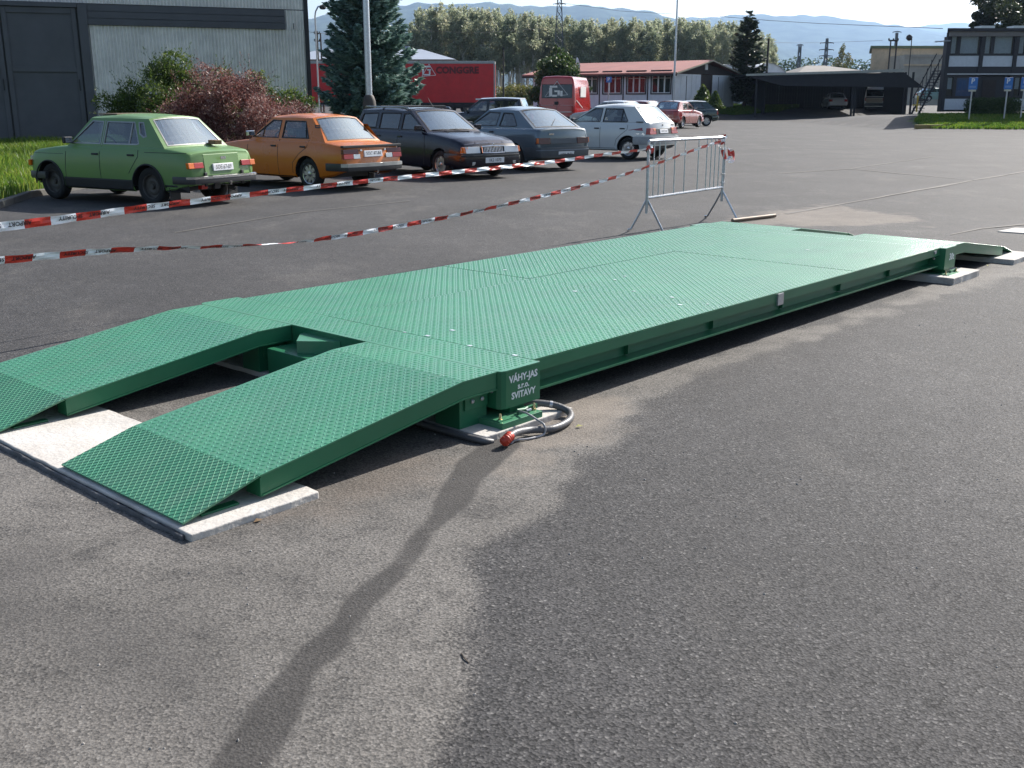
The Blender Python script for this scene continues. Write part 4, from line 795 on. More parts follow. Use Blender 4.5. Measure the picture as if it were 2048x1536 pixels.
# ---------------------------------------------------------------- weighbridge
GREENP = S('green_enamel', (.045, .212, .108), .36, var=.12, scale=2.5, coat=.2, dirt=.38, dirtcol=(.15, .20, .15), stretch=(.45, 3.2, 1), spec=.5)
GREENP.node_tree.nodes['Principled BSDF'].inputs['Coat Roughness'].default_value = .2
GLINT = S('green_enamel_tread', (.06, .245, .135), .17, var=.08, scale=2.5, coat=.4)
SHADEGREEN = S('green_enamel_shaded', (.018, .14, .065), .36, var=.10, scale=2.5, dirt=.08, dirtcol=(.1, .12, .09))  # same green paint, with the shade of the sides put into its colour
CONCS = S('new_concrete', (.52, .495, .46), .9, var=.14, scale=3, bump=.5, bscale=45, dirt=.6, dirtcol=(.36, .31, .26)); CONCD = S('old_concrete', (.36, .34, .31), .9, var=.2, scale=3, bump=.6, bscale=40, dirt=.4, dirtcol=(.22, .19, .16))
BRASS = S('zinc_yellow_bolt', (.55, .45, .25), .35, .9)
WO = Vector((-.0874, 4.9909, 0)); WYAW = .8391
Hd = .296; Wd = 2.61; Ld = 6.235; CW = .295
WM = Matrix.Translation(WO) @ Matrix.Rotation(WYAW, 4, 'Z'); WI = WM.inverted()
def wl(px, py, z): return WI @ at(px, py, z)
def tread(name, M, lu, lv, mt, parent, pitch=.0285, ph=(0, 0), th=.0065, hgt=.0034, marg=.012, poly=None):
    """plate with its top in the local plane z=0 of M; raised lozenges follow as its sub-part"""
    if poly: o = MB().prism([M @ Vector((*p, 0)) for p in poly], (0, 0, -th), (0, 0, 0)).build(name, mt, parent, ang=None)
    else: o = MB().box(0, lu, 0, lv, -th, 0, M).build(name, mt, parent, ang=None)
    i, j = np.meshgrid(np.arange(marg, lu - marg, pitch), np.arange(marg, lv - marg, pitch), indexing='ij'); I, J = np.meshgrid(range(i.shape[0]), range(i.shape[1]), indexing='ij')
    cx, cy = i.ravel(), j.ravel(); odd = ((I + J) % 2).ravel()
    if poly:
        k = sdist(poly, cx, cy) > marg; cx, cy, odd = cx[k], cy[k], odd[k]
    a = np.where(odd, math.pi / 4, -math.pi / 4); ca, sa = np.cos(a), np.sin(a); n = len(cx)
    Lh_, Wh = .0135, .0050
    base = np.array([(-Lh_, 0, -.0002), (-Lh_ * .35, -Wh, -.0002), (Lh_ * .35, -Wh, -.0002), (Lh_, 0, -.0002), (Lh_ * .35, Wh, -.0002), (-Lh_ * .35, Wh, -.0002), (-Lh_ * .35, 0, hgt), (Lh_ * .35, 0, hgt)])
    Vx = cx[:, None] + base[:, 0] * ca[:, None] - base[:, 1] * sa[:, None]; Vy = cy[:, None] + base[:, 0] * sa[:, None] + base[:, 1] * ca[:, None]; Vz = np.broadcast_to(base[:, 2], Vx.shape)
    V = np.stack([Vx, Vy, Vz], -1).reshape(-1, 3); R = np.array(M.to_3x3()); V = V @ R.T + np.array(M.translation)
    f = np.array([(0, 1, 6), (1, 2, 7), (1, 7, 6), (2, 3, 7), (3, 4, 7), (4, 5, 6), (4, 6, 7), (5, 0, 6)])
    Fc = (np.arange(n) * 8)[:, None, None] + f; t = fast('tread_pattern', V, Fc.reshape(-1, 3), GLINT, o, smooth=True); tag(t, kind='stuff'); return o
wb = thing('weighbridge', 'green steel vehicle weighbridge deck of tread plates lying in the yard', 'weighbridge', WO, WYAW)
T0 = lambda u, v, z=Hd: Matrix.Translation((u, v, z))
us = [CW + .003, 2.19, 4.165, Ld - CW - .003]; vs_ = [.006, 1.675, 2.60]
for a in range(3):
    for b_ in range(2): tread('deck_plate', T0(us[a] + .0035, vs_[b_] + .0035, Hd - .0012 * ((a + b_) % 2)), us[a + 1] - us[a] - .007, vs_[b_ + 1] - vs_[b_] - .007, GREENP, wb)
def beam(u0, u1, near_):                       # end crossbeams with rounded corners
    c = .035; v0, v1 = -.046, 2.655
    if near_: P = [(u0, v0 + c), (u0 + c * .3, v0 + c * .3), (u0 + c, v0), (u1, v0), (u1, v1), (u0 + c, v1), (u0 + c * .3, v1 - c * .3), (u0, v1 - c)]
    else: P = [(u0, v0), (u1 - c, v0), (u1 - c * .3, v0 + c * .3), (u1, v0 + c), (u1, v1 - c), (u1 - c * .3, v1 - c * .3), (u1 - c, v1), (u0, v1)]
    bo = MB().prism([(x, y, 0) for x, y in P], (0, 0, .10), (0, 0, Hd - .0075)).build('end_crossbeam', SHADEGREEN, wb, ang=None)
    tread('beam_plate', T0(0, 0), u1 + .02, 2.7, GREENP, wb, poly=[(x, y) for x, y in P]) if near_ else None
    if not near_:
        Q = [(x - u0, y - v0) for x, y in P]; tread('beam_plate', T0(u0, v0), u1 - u0, v1 - v0, GREENP, wb, poly=Q)
    return bo
# near beam: shift pattern frame so that it starts at the corner
def beam2(u0, u1, flip):
    c = .035; v0, v1 = -.046, 2.655; W_ = u1 - u0; Hh = v1 - v0
    P = [(0, c), (c * .3, c * .3), (c, 0), (W_, 0), (W_, Hh), (c, Hh), (c * .3, Hh - c * .3), (0, Hh - c)]
    if flip: P = [(W_ - x, y) for x, y in P][::-1]
    MB().prism([(x + u0, y + v0, 0) for x, y in P], (0, 0, .10), (0, 0, Hd - .0075)).build('end_crossbeam', SHADEGREEN, wb, ang=None)
    tread('beam_plate', T0(u0, v0), W_, Hh, GREENP, wb, poly=P)
beam2(0, CW, False); beam2(Ld - CW, Ld, True)
for sgn in (0, 1):
    f = (lambda v: v) if sgn == 0 else (lambda v: 2.606 - v)
    def bx(n_, u0, u1, va, vb, z0, z1, m=SHADEGREEN): return MB().box(u0, u1, min(f(va), f(vb)), max(f(va), f(vb)), z0, z1).build(n_, m, wb, ang=None)
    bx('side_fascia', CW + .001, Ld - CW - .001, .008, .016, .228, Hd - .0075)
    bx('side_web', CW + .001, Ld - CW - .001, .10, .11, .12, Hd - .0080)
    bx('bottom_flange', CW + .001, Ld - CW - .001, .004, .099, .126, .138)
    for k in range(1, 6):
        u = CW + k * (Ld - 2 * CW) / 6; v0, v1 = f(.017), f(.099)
        MB().prism([(u, v1 + (v0 - v1) * .35, .287), (u, v1, .287), (u, v1, .139), (u, v1 + (v0 - v1) * .35, .15)], (-.004, 0, 0), (.004, 0, 0)).build('stiffener', SHADEGREEN, wb, ang=None)
for v in (.7, 1.3, 1.9): MB().box(CW + .01, Ld - CW - .01, v - .05, v + .05, .13, Hd - .0080).build('long_beam', SHADEGREEN, wb, ang=None)
SILV = S('aluminium_type_plate', (.45, .46, .48), .35, .7, var=.15, scale=40)
MB().box(2.90, 2.98, -.004, .0075, .205, .286).build('type_plate', SILV, wb, ang=None)
lb = MB().box(.296, .345, .000, .0075, .252, .283).build('small_label', SILV, wb, ang=None)
for k in range(2): MB().box(.302, .338, -.001, -.0002, .260 + k * .010, .264 + k * .010).build('label_print', INK, lb, ang=None)
MB().box(5.80, 5.85, .000, .0075, .255, .28).build('small_label', SILV, wb, ang=None)
LET = S('white_lettering', (.72, .76, .76), .5, var=.08, scale=60)
for s_, z_, sz in (('VÁHY-JAS', .243, .050), ('s.r.o.', .200, .044), ('SVITAVY', .155, .048)):
    text_mb(s_, sz, frame((.166, -.0472, z_), (1, 0, 0), (0, 0, 1)), bold=.034).build('lettering', LET, wb, ang=None)
text_mb('30t', .085, frame((6.10, -.0472, .205), (1, 0, 0), (0, 0, 1)), bold=.034).build('lettering', LET, wb, ang=None)
for u, v, z in ((.0, -.012, .19), (5.905, .01, .2)): MB().lathe([(.011, 0), (.011, .006), (.006, .009), (.001, .009)], 10, Matrix.Translation((u - .001, v + .03, z)) @ Matrix.Rotation(-math.pi / 2, 4, 'Y')).build('bolt_head', SILV, wb)
wearm = S('bare_metal_spots', (.75, .76, .74), .3, .6)
mb = MB(); rr = random.Random(5)
for (px, py) in ((940, 692), (1030, 711), (855, 672), (1150, 583), (1344, 595), (1360, 610), (1415, 609), (1268, 583), (905, 661), (1010, 540), (1615, 500), (810, 665), (1230, 560), (1250, 553)):
    p = wl(px, py, Hd); s = rr.uniform(.006, .012); mb.box(p.x - s, p.x + s, p.y - s * 1.4, p.y + s * 1.4, Hd + .0005, Hd + .003)
tag(mb.build('worn_spots', wearm, wb, ang=None), kind='stuff')
# feet with plates and load cells
for (u, v) in ((.13, .05), (.13, 2.5), (Ld - .15, .05), (Ld - .15, 2.5)):
    s = -1 if v < 1 else 1; e = v - .05 if s < 0 else v + .06
    MB().box(u - .20, u + .10, e - .12 if s < 0 else e - .15, e + .16 if s < 0 else e + .12, .029, .062).build('foot_plate', GREENP, wb, ang=None, bevel=.002)
    MB().box(u - .04, u + .07, e - .02, e + .10, .062, .099).build('load_cell_block', SHADEGREEN, wb, ang=None)
    MB().box(u - .02, u + .12, e + s * .06 - .008, e + s * .06 + .008, .062, .084).build('rail', GREENP, wb, ang=None)
    MB().box(u - .195, u - .10, e - .095 + (.0 if s < 0 else .1), e - .03 + (.0 if s < 0 else .1), .0625, .068).build('lug', GREENP, wb, ang=None)
    for du in (-.17, .085):
        MB().lathe([(.012, 0), (.012, .008), (.007, .009), (.007, .030), (.004, .036), (.0005, .036)], 8, Matrix.Translation((u + du, e + s * .075, .0625))).build('anchor_bolt', BRASS, wb)
# earthing lug and cable under the lettered corner
MB().tube([(.09, -.07, .088), (.14, -.075, .082), (.17, -.07, .085)], .006, 6).build('shackle', GREENP, wb); MB().tube([(.15, -.08, .072), (.18, -.085, .074)], .007, 8).build('cable_gland', SILV, wb)
# ---------------------------------------------------------------- ramps
def ramp_thing(label, sgn, v0, v1, flip):
    base = (WM @ Vector((0 if sgn < 0 else Ld, 0, 0))); q = thing('access_ramp', label, 'ramp', base, WYAW, 'steel access ramps of the weighbridge')
    a, b_, c, h1, hs = .243, 1.4115, 1.762, .138, .044
    U = [-.004, -a, -b_, -c]; Zs = [Hd, Hd - .002, h1, hs]
    def P(u, v, z): return Vector((u * (1 if sgn < 0 else -1), v, z))
    for k in range(3):
        o_ = P(U[k + 1] + (.0015 if k < 2 else 0), v0, Zs[k + 1]); e = P(U[k] - .0015, v0, Zs[k]); ex = e - o_; ey = Vector((0, 1, 0))
        M = frame(o_, ex, ey)
        if M.to_3x3().col[2].z < 0: M = frame(e, o_ - e, ey) if False else Matrix.Translation(o_ + ey * (v1 - v0)) @ frame((0, 0, 0), ex, -ey).to_3x3().to_4x4()
        if k < 2: tread('sloping_plate' if k else 'top_plate', M, ex.length, v1 - v0, GREENP, q)
        else:
            tp = MB().box(0, ex.length, 0, v1 - v0, -.008, 0, M).build('tip_plate', GREENP, q, ang=None); lu, lv = ex.length, v1 - v0; rb = MB(); pit = .026; d_ = math.atan2(1, 1.0)
            for s_ in (-1, 1):                     # raised diamond ribs
                x0 = -lv if s_ > 0 else 0
                t = x0
                while t < (lu if s_ > 0 else lu + lv):
                    pts = []
                    # line x = t + s*y
                    ya, yb = 0.0, lv
                    xa_, xb_ = t + s_ * ya, t + s_ * yb
                    if s_ > 0: ya = max(0, -t); yb = min(lv, lu - t)
                    else: ya = max(0, t - lu); yb = min(lv, t)
                    if yb - ya > .01:
                        A_ = Vector((t + s_ * ya, ya, 0)); B_ = Vector((t + s_ * yb, yb, 0)); nn = Vector((1, -s_, 0)).normalized() * .0028
                        rb.add([M @ (A_ - nn), M @ (B_ - nn), M @ (B_ + nn), M @ (A_ + nn), M @ (A_ + Vector((0, 0, .0018))), M @ (B_ + Vector((0, 0, .0018)))], [(0, 1, 5, 4), (2, 3, 4, 5)])
                    t += pit * 1.414
            tag(rb.build('diamond_ribs', GREENP, tp, ang=None), kind='stuff')
    # side channels below the plate
    dep = .078
    for v, o in ((v0, 1), (v1, -1)):
        ve = v + .004 * o; prof = [P(-.006, 0, Hd - .0075), P(-a, 0, Hd - .0095), P(-b_ + .012, 0, h1 - .006), P(-b_ + .012, 0, h1 - .006 - dep), P(-a, 0, Hd - .01 - dep), P(-.006, 0, Hd - .0085 - dep)]
        MB().prism([Vector((p.x, ve, p.z)) for p in prof], (0, 0, 0), (0, .006 * o, 0)).build('side_channel', SHADEGREEN, q, ang=None)
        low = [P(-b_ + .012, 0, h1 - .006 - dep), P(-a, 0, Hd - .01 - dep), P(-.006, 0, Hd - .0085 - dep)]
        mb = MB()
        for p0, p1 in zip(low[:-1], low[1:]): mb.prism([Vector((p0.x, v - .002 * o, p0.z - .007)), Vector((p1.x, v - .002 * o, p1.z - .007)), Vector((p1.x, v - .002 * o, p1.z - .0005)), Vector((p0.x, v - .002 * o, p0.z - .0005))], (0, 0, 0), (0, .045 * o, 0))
        mb.build('channel_flange', SHADEGREEN, q, ang=None)
        x_ = P(-b_ + .006, 0, 0).x; MB().box(min(x_, x_ + .006), max(x_, x_ + .006), min(ve, ve + .10 * o), max(ve, ve + .10 * o), h1 - .016 - dep, h1 - .012).build('end_plate', SHADEGREEN, q, ang=None)
        fa = P(-c + .10, 0, 0).x; fb = P(-b_ - .08, 0, 0).x; MB().box(min(fa, fb), max(fa, fb), min(v + .03 * o, v + .07 * o), max(v + .03 * o, v + .07 * o), .031, .040).build('foot_bar', SHADEGREEN, q, ang=None)
    vm = (v0 + v1) / 2; ms = [P(-.02, 0, Hd - .02), P(-a, 0, Hd - .02), P(-b_ + .03, 0, h1 - .02), P(-b_ + .03, 0, h1 - .06), P(-a, 0, Hd - .09), P(-.02, 0, Hd - .09)]
    MB().prism([Vector((p.x, vm, p.z)) for p in ms], (0, -.04, 0), (0, .04, 0)).build('middle_beam', SHADEGREEN, q, ang=None)
    # bearing blocks under the head
    for bv, bw_ in ((v0 + .065, .17), (v1 - .235, .17)):
        xa_, xb_ = sorted((P(-.205, 0, 0).x + .05 * 0, P(-.012, 0, 0).x)); 
        bo = MB().box(xa_, xb_, bv, bv + bw_, .029, .190).build('bearing_block', SHADEGREEN, q, ang=None, bevel=.002)
        if bv == v0 + .065:
            MB().box(xa_ + .03, xb_ - .001, bv - .010, bv - .0005, .118, .193).build('bracket_plate', SHADEGREEN, bo, ang=None, bevel=.002)
            for t in (.35, .85): MB().lathe([(.011, 0), (.011, .006), (.006, .010), (.0005, .010)], 10, Matrix.Translation((xa_ + .03 + (xb_ - xa_ - .03) * t * .85, bv - .0105, .160)) @ Matrix.Rotation(math.pi / 2, 4, 'X')).build('bolt_head', SILV, bo)
    return q
ramp_thing('near right green ramp, whole diamond patterned tip in view on the pale slab', -1, -.022, .965, 0)
ramp_thing('near left green ramp whose tip is cut by the left edge', -1, 1.645, 2.60, 0)
ramp_thing('far ramp behind the 30t corner, descending to the right', 1, -.022, .965, 0)
ramp_thing('far left ramp hidden beyond the far edge of the deck', 1, 1.645, 2.60, 0)
# middle support between the near ramps
ms = thing('centre_stop', 'green steel block with triangular topped bumper between the two near ramps', 'stop block', WO, WYAW)
MB().box(-.20, -.012, .98, 1.63, .029, .188).build('block', SHADEGREEN, ms, ang=None, bevel=.003)
tp_ = [wl(px, py, .262) for px, py in ((593, 682), (600, 668), (617, 661), (690, 676), (693, 679), (680, 683))]
MB().prism([(p.x, p.y, 0) for p in tp_], (0, 0, .1885), (0, 0, .262)).build('bumper', GREENP, ms, ang=None, fixn=True)
ms2 = copy_tree(ms); ms2.location = WM @ Vector((Ld, 2.62, 0)); ms2.rotation_euler = (0, 0, WYAW + math.pi); ms2['label'] = 'second centre stop block, beyond the far edge of the deck'
# ---------------------------------------------------------------- concrete slabs
def slab(u0, u1, v0, v1, h, label, m=CONCS, seed=1):
    r = random.Random(seed); per = []
    def seg(a, b_, n_):
        for i in range(n_): t = i / n_; per.append((a[0] + (b_[0] - a[0]) * t + r.uniform(-.004, .004), a[1] + (b_[1] - a[1]) * t + r.uniform(-.004, .004)))
    seg((u0, v0), (u1, v0), 8); seg((u1, v0), (u1, v1), 30); seg((u1, v1), (u0, v1), 8); seg((u0, v1), (u0, v0), 30)
    q = MB().prism([(x, y, 0) for x, y in per], (0, 0, -.08), (0, 0, h)).build('concrete_slab', m, None, ang=None, bevel=.005); q.location = WO; q.rotation_euler = (0, 0, WYAW); return tag(q, label, 'concrete slab', 'foundation slabs of the weighbridge')
slab(-1.78, -1.185, -.115, 2.70, .030, 'pale concrete slab in front, carrying both near ramp tips', CONCS, 1)
slab(-.205, .46, -.13, 2.75, .030, 'concrete strip under the lettered near end of the weighbridge', CONCS, 2)
slab(Ld - .46, Ld + .215, -.20, 2.75, .06, 'concrete strip under the far 30t end of the weighbridge', CONCS, 3)
slab(Ld + 1.13, Ld + 1.82, -.22, 2.75, .05, 'concrete slab carrying the far ramp tips, at right edge', CONCS, 4)
p0 = at(2045, 464); q = MB().prism([at(1995, 464), at(2100, 472), at(2150, 461), at(2030, 457)], (0, 0, -.03), (0, 0, .012)).build('concrete_cover', CONCS, None, ang=None); tag(q, 'small flat pale concrete cover set in the asphalt at the right edge', 'cover')
# ---------------------------------------------------------------- hoses
HOSE = S('grey_corrugated_hose', (.10, .10, .105), .45, var=.1, bump=.2); CAB = S('grey_cable', (.30, .30, .31), .4); REDP = S('orange_red_plastic', (.50, .045, .02), .45)
def smooth(P, n=8):
    P = [Vector(p) for p in P]; out = []
    for i in range(len(P) - 1):
        a, b_, c, d_ = P[max(i - 1, 0)], P[i], P[i + 1], P[min(i + 2, len(P) - 1)]
        for k in range(n):
            t = k / n; out.append(.5 * ((2 * b_) + (c - a) * t + (2 * a - 5 * b_ + 4 * c - d_) * t * t + (3 * b_ - a - 3 * c + d_) * t ** 3))
    out.append(P[-1]); return out
hp = smooth([at(1040, 806, .07), at(1078, 806, .066), at(1115, 812, .05), at(1140, 826, .025), at(1136, 842, .022), at(1105, 857, .022), at(1060, 860, .03), at(1030, 866, .045), at(1012, 880, .035), at(1003, 892, -.01)], 16)
hq = thing('corrugated_hose', 'thick grey corrugated cable hose curling out from under the lettered corner', 'hose'); rs = [.0172 + .0016 * (i % 2) for i in range(len(hp))]
MB().tube(hp[:-14], rs[:-14], 12).build('hose', HOSE, hq, ang=50)
MB().tube([hp[-26 + k] for k in range(14)], [.0225 + .003 * (i % 2) for i in range(14)], 14).build('red_end_sleeve', REDP, hq, ang=50)
MB().lathe([(.0196, -.008), (.0196, .008)], 14, Matrix.Translation(hp[26]) @ (hp[27] - hp[25]).to_track_quat('Z', 'Y').to_matrix().to_4x4()).build('clamp', SILV, hq)
tag(MB().tube(smooth([at(1035, 822, .075), at(1052, 826, .085), at(1075, 840, .06), at(1088, 850, .052), at(1088, 868, .008), at(1060, 877, .006), at(1030, 881, .008), at(1022, 889, -.005)], 8), .0055, 8).build('thin_cable', CAB, None, ang=50), 'thin light grey cable looping over the corrugated hose beside the weighbridge', 'cable')
tag(MB().tube(smooth([at(700, 796, .02), at(830, 843, .018), at(905, 866, .018), at(960, 880, .016), at(985, 884, .0)], 8), .016, 10).build('conduit', HOSE, None, ang=50), 'dark conduit pipe lying along the concrete strip under the near right ramp', 'pipe')
pa, pb = at(1465, 441, .03), at(1550, 431, .03); tag(MB().tube([pa, pb], .026, 12).build('steel_bar', S('rusty_tube', (.16, .12, .09), .6, .4, dirt=.3), None, ang=50), 'brown metal tube lying on the asphalt behind the barrier', 'tube')
# dark strip added as shade over the front slab's near face, small litter
KJ = S('shaded_slab_edge', (.12, .12, .125), .9, var=.3, scale=12, bump=.5)
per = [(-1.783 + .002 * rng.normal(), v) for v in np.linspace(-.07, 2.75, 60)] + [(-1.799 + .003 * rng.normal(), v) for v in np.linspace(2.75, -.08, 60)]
o = MB().prism([(x, y, 0) for x, y in per], (0, 0, -.05), (0, 0, .020)).build('slab_face_shade', KJ, None, ang=None, bevel=.006); o.location = WO; o.rotation_euler = (0, 0, WYAW); tag(o, 'dark rough edging strip put on the near face of the front concrete slab', 'shading')
LFM = S('dry_leaf', (.16, .09, .03), .7, var=.4, scale=30); PEB = S('pebble', (.30, .28, .26), .9)
mb = MB(); rr = random.Random(9)
for k in range(150):
    px = rr.uniform(150, 2040); py = rr.uniform(620, 1530)
    p = at(px, py); s = rr.uniform(.002, .006); mb.lathe([(.001, -.001), (s, 0), (s * .7, s * .7), (.0005, s)], 5, Matrix.Translation(p) @ Matrix.Rotation(rr.uniform(0, 6), 4, 'Z') @ Matrix.Scale(rr.uniform(.6, 1), 4, (1, 0, 0)))
tag(mb.build('loose_grit', PEB, None, ang=None), 'scattered loose stones and grit on the asphalt around the weighbridge', 'grit', kind='stuff')
for (px, py, lb_, a) in ((1158, 853, 'tiny pale yellow crumb of litter beside the curl of the hose', .3), (1975, 531, 'small crumpled yellow green leaf by the far ramp slab', 1.2), (930, 1316, 'short dark twig lying on the asphalt right of the repaired trench', 2.0), (516, 1042, 'tiny brown leaf beside the corner of the front slab', .8)):
    p = at(px, py, .004); n_ = 'fallen_leaf' if 'leaf' in lb_ or 'crumb' in lb_ else 'twig'
    if n_ == 'twig': o = MB().tube([(-.03, 0, 0), (0, .002, .002), (.03, 0, 0)], .0022, 5).build(n_, BARK, None)
    else: o = MB().add([(-.02, 0, 0), (0, -.012, .006), (.022, 0, .002), (0, .012, .008), (0, 0, .002)], [(0, 1, 4), (1, 2, 4), (2, 3, 4), (3, 0, 4)]).build(n_, LFM if 'brown' in lb_ else S('yellow_leaf', (.4, .38, .1), .7), None, ang=None)
    o.location = p; o.rotation_euler = (0, 0, a); tag(o, lb_, 'leaf' if n_ != 'twig' else 'twig')
# ---------------------------------------------------------------- crowd barrier
bA = Vector((1.6787, 13.1003, 0)); bB = Vector((2.8663, 14.3868, 0)); bd = (bB - bA); bL = bd.length; brz = math.atan2(bd.y, bd.x)
br = thing('crowd_barrier', 'galvanised steel crowd barrier holding the red and white tape', 'barrier', bA, brz); BI = (Matrix.Translation(bA) @ Matrix.Rotation(brz, 4, 'Z')).inverted()
MB().tube([(0, 0, .22), (0, 0, 1.09), (.012, 0, 1.1), (bL, 0, 1.1)], .019, 10).build('top_rail', GALV, br); MB().tube([(0, 0, .41), (bL, 0, .44)], .017, 10).build('bottom_rail', GALV, br)
MB().tube([(bL, 0, .25), (bL, 0, .55)], .019, 10).build('post', GALV, br); MB().tube([(bL + .02, 0, .55), (bL + .02, 0, .97)], .013, 8).build('post', GALV, br); MB().tube([(bL, 0, 1.1), (bL - .02, 0, .50)], .011, 8).build('post', GALV, br)
MB().tube([(bL - .05, 0, .62), (bL + .03, 0, .62)], .012, 6).build('hook', GALV, br); MB().tube([(bL - .03, 0, .505), (bL + .02, 0, .505)], .019, 8).build('hook', GALV, br)
for fx in (.07, .135, .205, .33, .46, .64, .755, .815, .87, .93): MB().tube([(fx * bL, 0, .41 + .03 * fx), (fx * bL, 0, 1.09)], .0075, 7).build('bar', GALV, br)
for x_, fa, fb in ((0, (1262, 459), (1325, 461)), (bL, (1415, 433), (1475, 440))):
    A_ = BI @ at(*fa, .012); B_ = BI @ at(*fb, .012)
    MB().tube([(x_, 0, .40), (x_ + (A_.x - x_) * .45, A_.y * .45, .22), (A_.x, A_.y, .02), (A_.x + (A_.x - x_) * .25, A_.y * 1.2, .012)], .013, 8).build('leg', GALV, br); MB().tube([(x_, 0, .40), (B_.x, B_.y, .012)], .013, 8).build('leg', GALV, br)
# ---------------------------------------------------------------- tapes
TRED = S('tape_red', (.58, .035, .02), .3, var=.12, scale=3); TWHITE = S('tape_white', (.85, .87, .9), .28, var=.04)
for m_x in (TRED, TWHITE):
    b0_ = m_x.node_tree.nodes['Principled BSDF']; b0_.inputs['Subsurface Weight'].default_value = 0
def tape(label, pts, twist, wf_, seg=.185, phase=0, text_to=5, flip=True):
    P = smooth(pts, 10); s = [0]
    for a, b_ in zip(P[:-1], P[1:]): s.append(s[-1] + (b_ - a).length)
    tot = s[-1]; s = np.array(s); Pn = np.array([tuple(p) for p in P])
    def C(x): return Vector([np.interp(x, s, Pn[:, k]) for k in range(3)])
    def Fr(x):
        d = (C(min(tot, x + .05)) - C(max(0, x - .05))).normalized(); up = (Vector((0, 0, 1)) - d * d.z).normalized(); n_ = d.cross(up); a = twist(x)
        return C(x), d, up * math.cos(a) + n_ * math.sin(a), n_ * math.cos(a) - up * math.sin(a)
    q = thing('barrier_tape', label, 'tape'); 
    brk = sorted(set([round(x, 4) for x in list(np.arange(0, tot, .037)) + [k * seg + phase for k in range(-1, int(tot / seg) + 2) if 0 < k * seg + phase < tot] + [tot]]))
    for colr in (0, 1):
        mb = MB()
        for a, b in zip(brk[:-1], brk[1:]):
            if int(math.floor(((a + b) / 2 - phase) / seg)) % 2 != colr: continue
            rows = []
            for x in (a, b):
                c, d, up, n_ = Fr(x); rows += [c + up * wf_(x) * (j / 3 - .5) + n_ * .004 * math.sin(j * 1.9 + x * 23) for j in range(4)]
            mb.add(rows, [(j, j + 4, j + 5, j + 1) for j in range(3)])
            if int(math.floor((b + .01 - phase) / seg)) != int(math.floor(((a + b) / 2 - phase) / seg)) or b >= tot - 1e-4:
                mb.build('red_section' if colr else 'white_section', TRED if colr else TWHITE, q, ang=None); mb = MB()
    mb = MB(); x = .42
    while x < text_to:
        for wd_, off in (('SECURITY', 0), ('AIRPORT', .215)):
            x0 = x + off
            if x0 > tot - .1: continue
            def mp(v, x0=x0):
                c, d, up, n_ = Fr(min(tot - .01, max(0.01, x0 - v.x))); k = n_ if n_.dot(Vector((0, 0, EYE)) - c) > 0 else -n_
                return c + up * (.010 - v.y) * (wf_(x0) / .07) + k * .0062
            text_mb(wd_, .046, lambda v: mp(Vector((v.x * .86, v.y, 0))), bold=.02, mb=mb)
        x += .575
    mb.build('lettering', INK, q, ang=None); return q
def vpl(px, py, A_, B_):
    r = ray(px, py); d = B_ - A_; n_ = Vector((-d.y, d.x)); t = n_.dot(A_) / (n_.x * r.x + n_.y * r.y); return Vector((r.x * t, r.y * t, EYE + r.z * t))
def w2(u, v): return (WM @ Vector((u, v, 0))).xy
UA, UB, LA, LB = w2(-.9, 3.72), w2(7.21, 4.10), w2(-.9, 3.42), w2(8.97, 4.08)
up_pts = [vpl(x, y, UA, UB) for x, y in ((-160, 476), (-80, 466), (0, 454), (98, 442), (200, 428), (300, 414), (500, 389), (700, 366), (900, 345), (1100, 324), (1200, 310), (1292, 299))]
lo_pts = [vpl(x, y, LA, LB) for x, y in ((-160, 535), (-80, 529), (0, 521), (64, 515), (174, 505), (276, 498), (375, 495), (490, 491), (620, 481), (800, 452), (1000, 412), (1200, 363), (1300, 332), (1400, 296), (1450, 280))]
l0 = (up_pts[1] - up_pts[0]).length + (up_pts[2] - up_pts[1]).length; ph_ = (l0 + .165 + .185) % .37
tape('upper red and white lettered tape, running from the left edge to the barrier near post', up_pts, lambda x: .25 * math.sin(x * .7) + (1.0 * max(0, x - 6) / 3), lambda x: float(np.interp(x, [0, .6, 2.0, 4.0, 20], [.064, .062, .046, .038, .032])), phase=ph_ , text_to=4.2)
l0 = (lo_pts[1] - lo_pts[0]).length + (lo_pts[2] - lo_pts[1]).length
tape('lower sagging twisted red and white tape tied to the barrier far post', lo_pts, lambda x: .15 + .5 * math.exp(-((x - 1.9) / .5) ** 2) + 1.25 * math.exp(-((x - 2.75) / .35) ** 2) + .8 * math.exp(-((x - 5.2) / .8) ** 2) + .35 * math.sin(x * .9), lambda x: .056 - .016 * min(1, x / 2.5), phase=(l0 + .03 + .185) % .37, text_to=7)
def tail(label, pts, w_):
    q = thing('tape_end', label, 'tape'); P = smooth([Vector(p) for p in pts], 5)
    for c_ in (0, 1):
        mb = MB()
        for i in range(len(P) - 1):
            if (i // 5) % 2 != c_: continue
            d = (P[i + 1] - P[i]).normalized(); a = i * .35; sd = Vector((math.cos(a), math.sin(a), .3)).cross(d).normalized() * w_ / 2; sd2 = Vector((math.cos(a + .35), math.sin(a + .35), .3)).cross(d).normalized() * w_ / 2
            mb.add([P[i] - sd, P[i] + sd, P[i + 1] + sd2, P[i + 1] - sd2], [(0, 1, 2, 3)])
            if i % 5 == 4: mb.build('white_section' if c_ else 'red_section', TWHITE if c_ else TRED, q, ang=None); mb = MB()
db = bB.y
tail('knotted loose end of tape fluttering from the far post of the barrier', [atd(1436, 277, db), atd(1452, 272, db - .03), atd(1448, 284, db - .05), atd(1438, 288, db - .04), atd(1444, 300, db), atd(1452, 318, db - .02), atd(1460, 312, db - .06), atd(1456, 298, db - .08), atd(1464, 302, db - .04), atd(1468, 320, db - .02), atd(1457, 322, db)], .05)
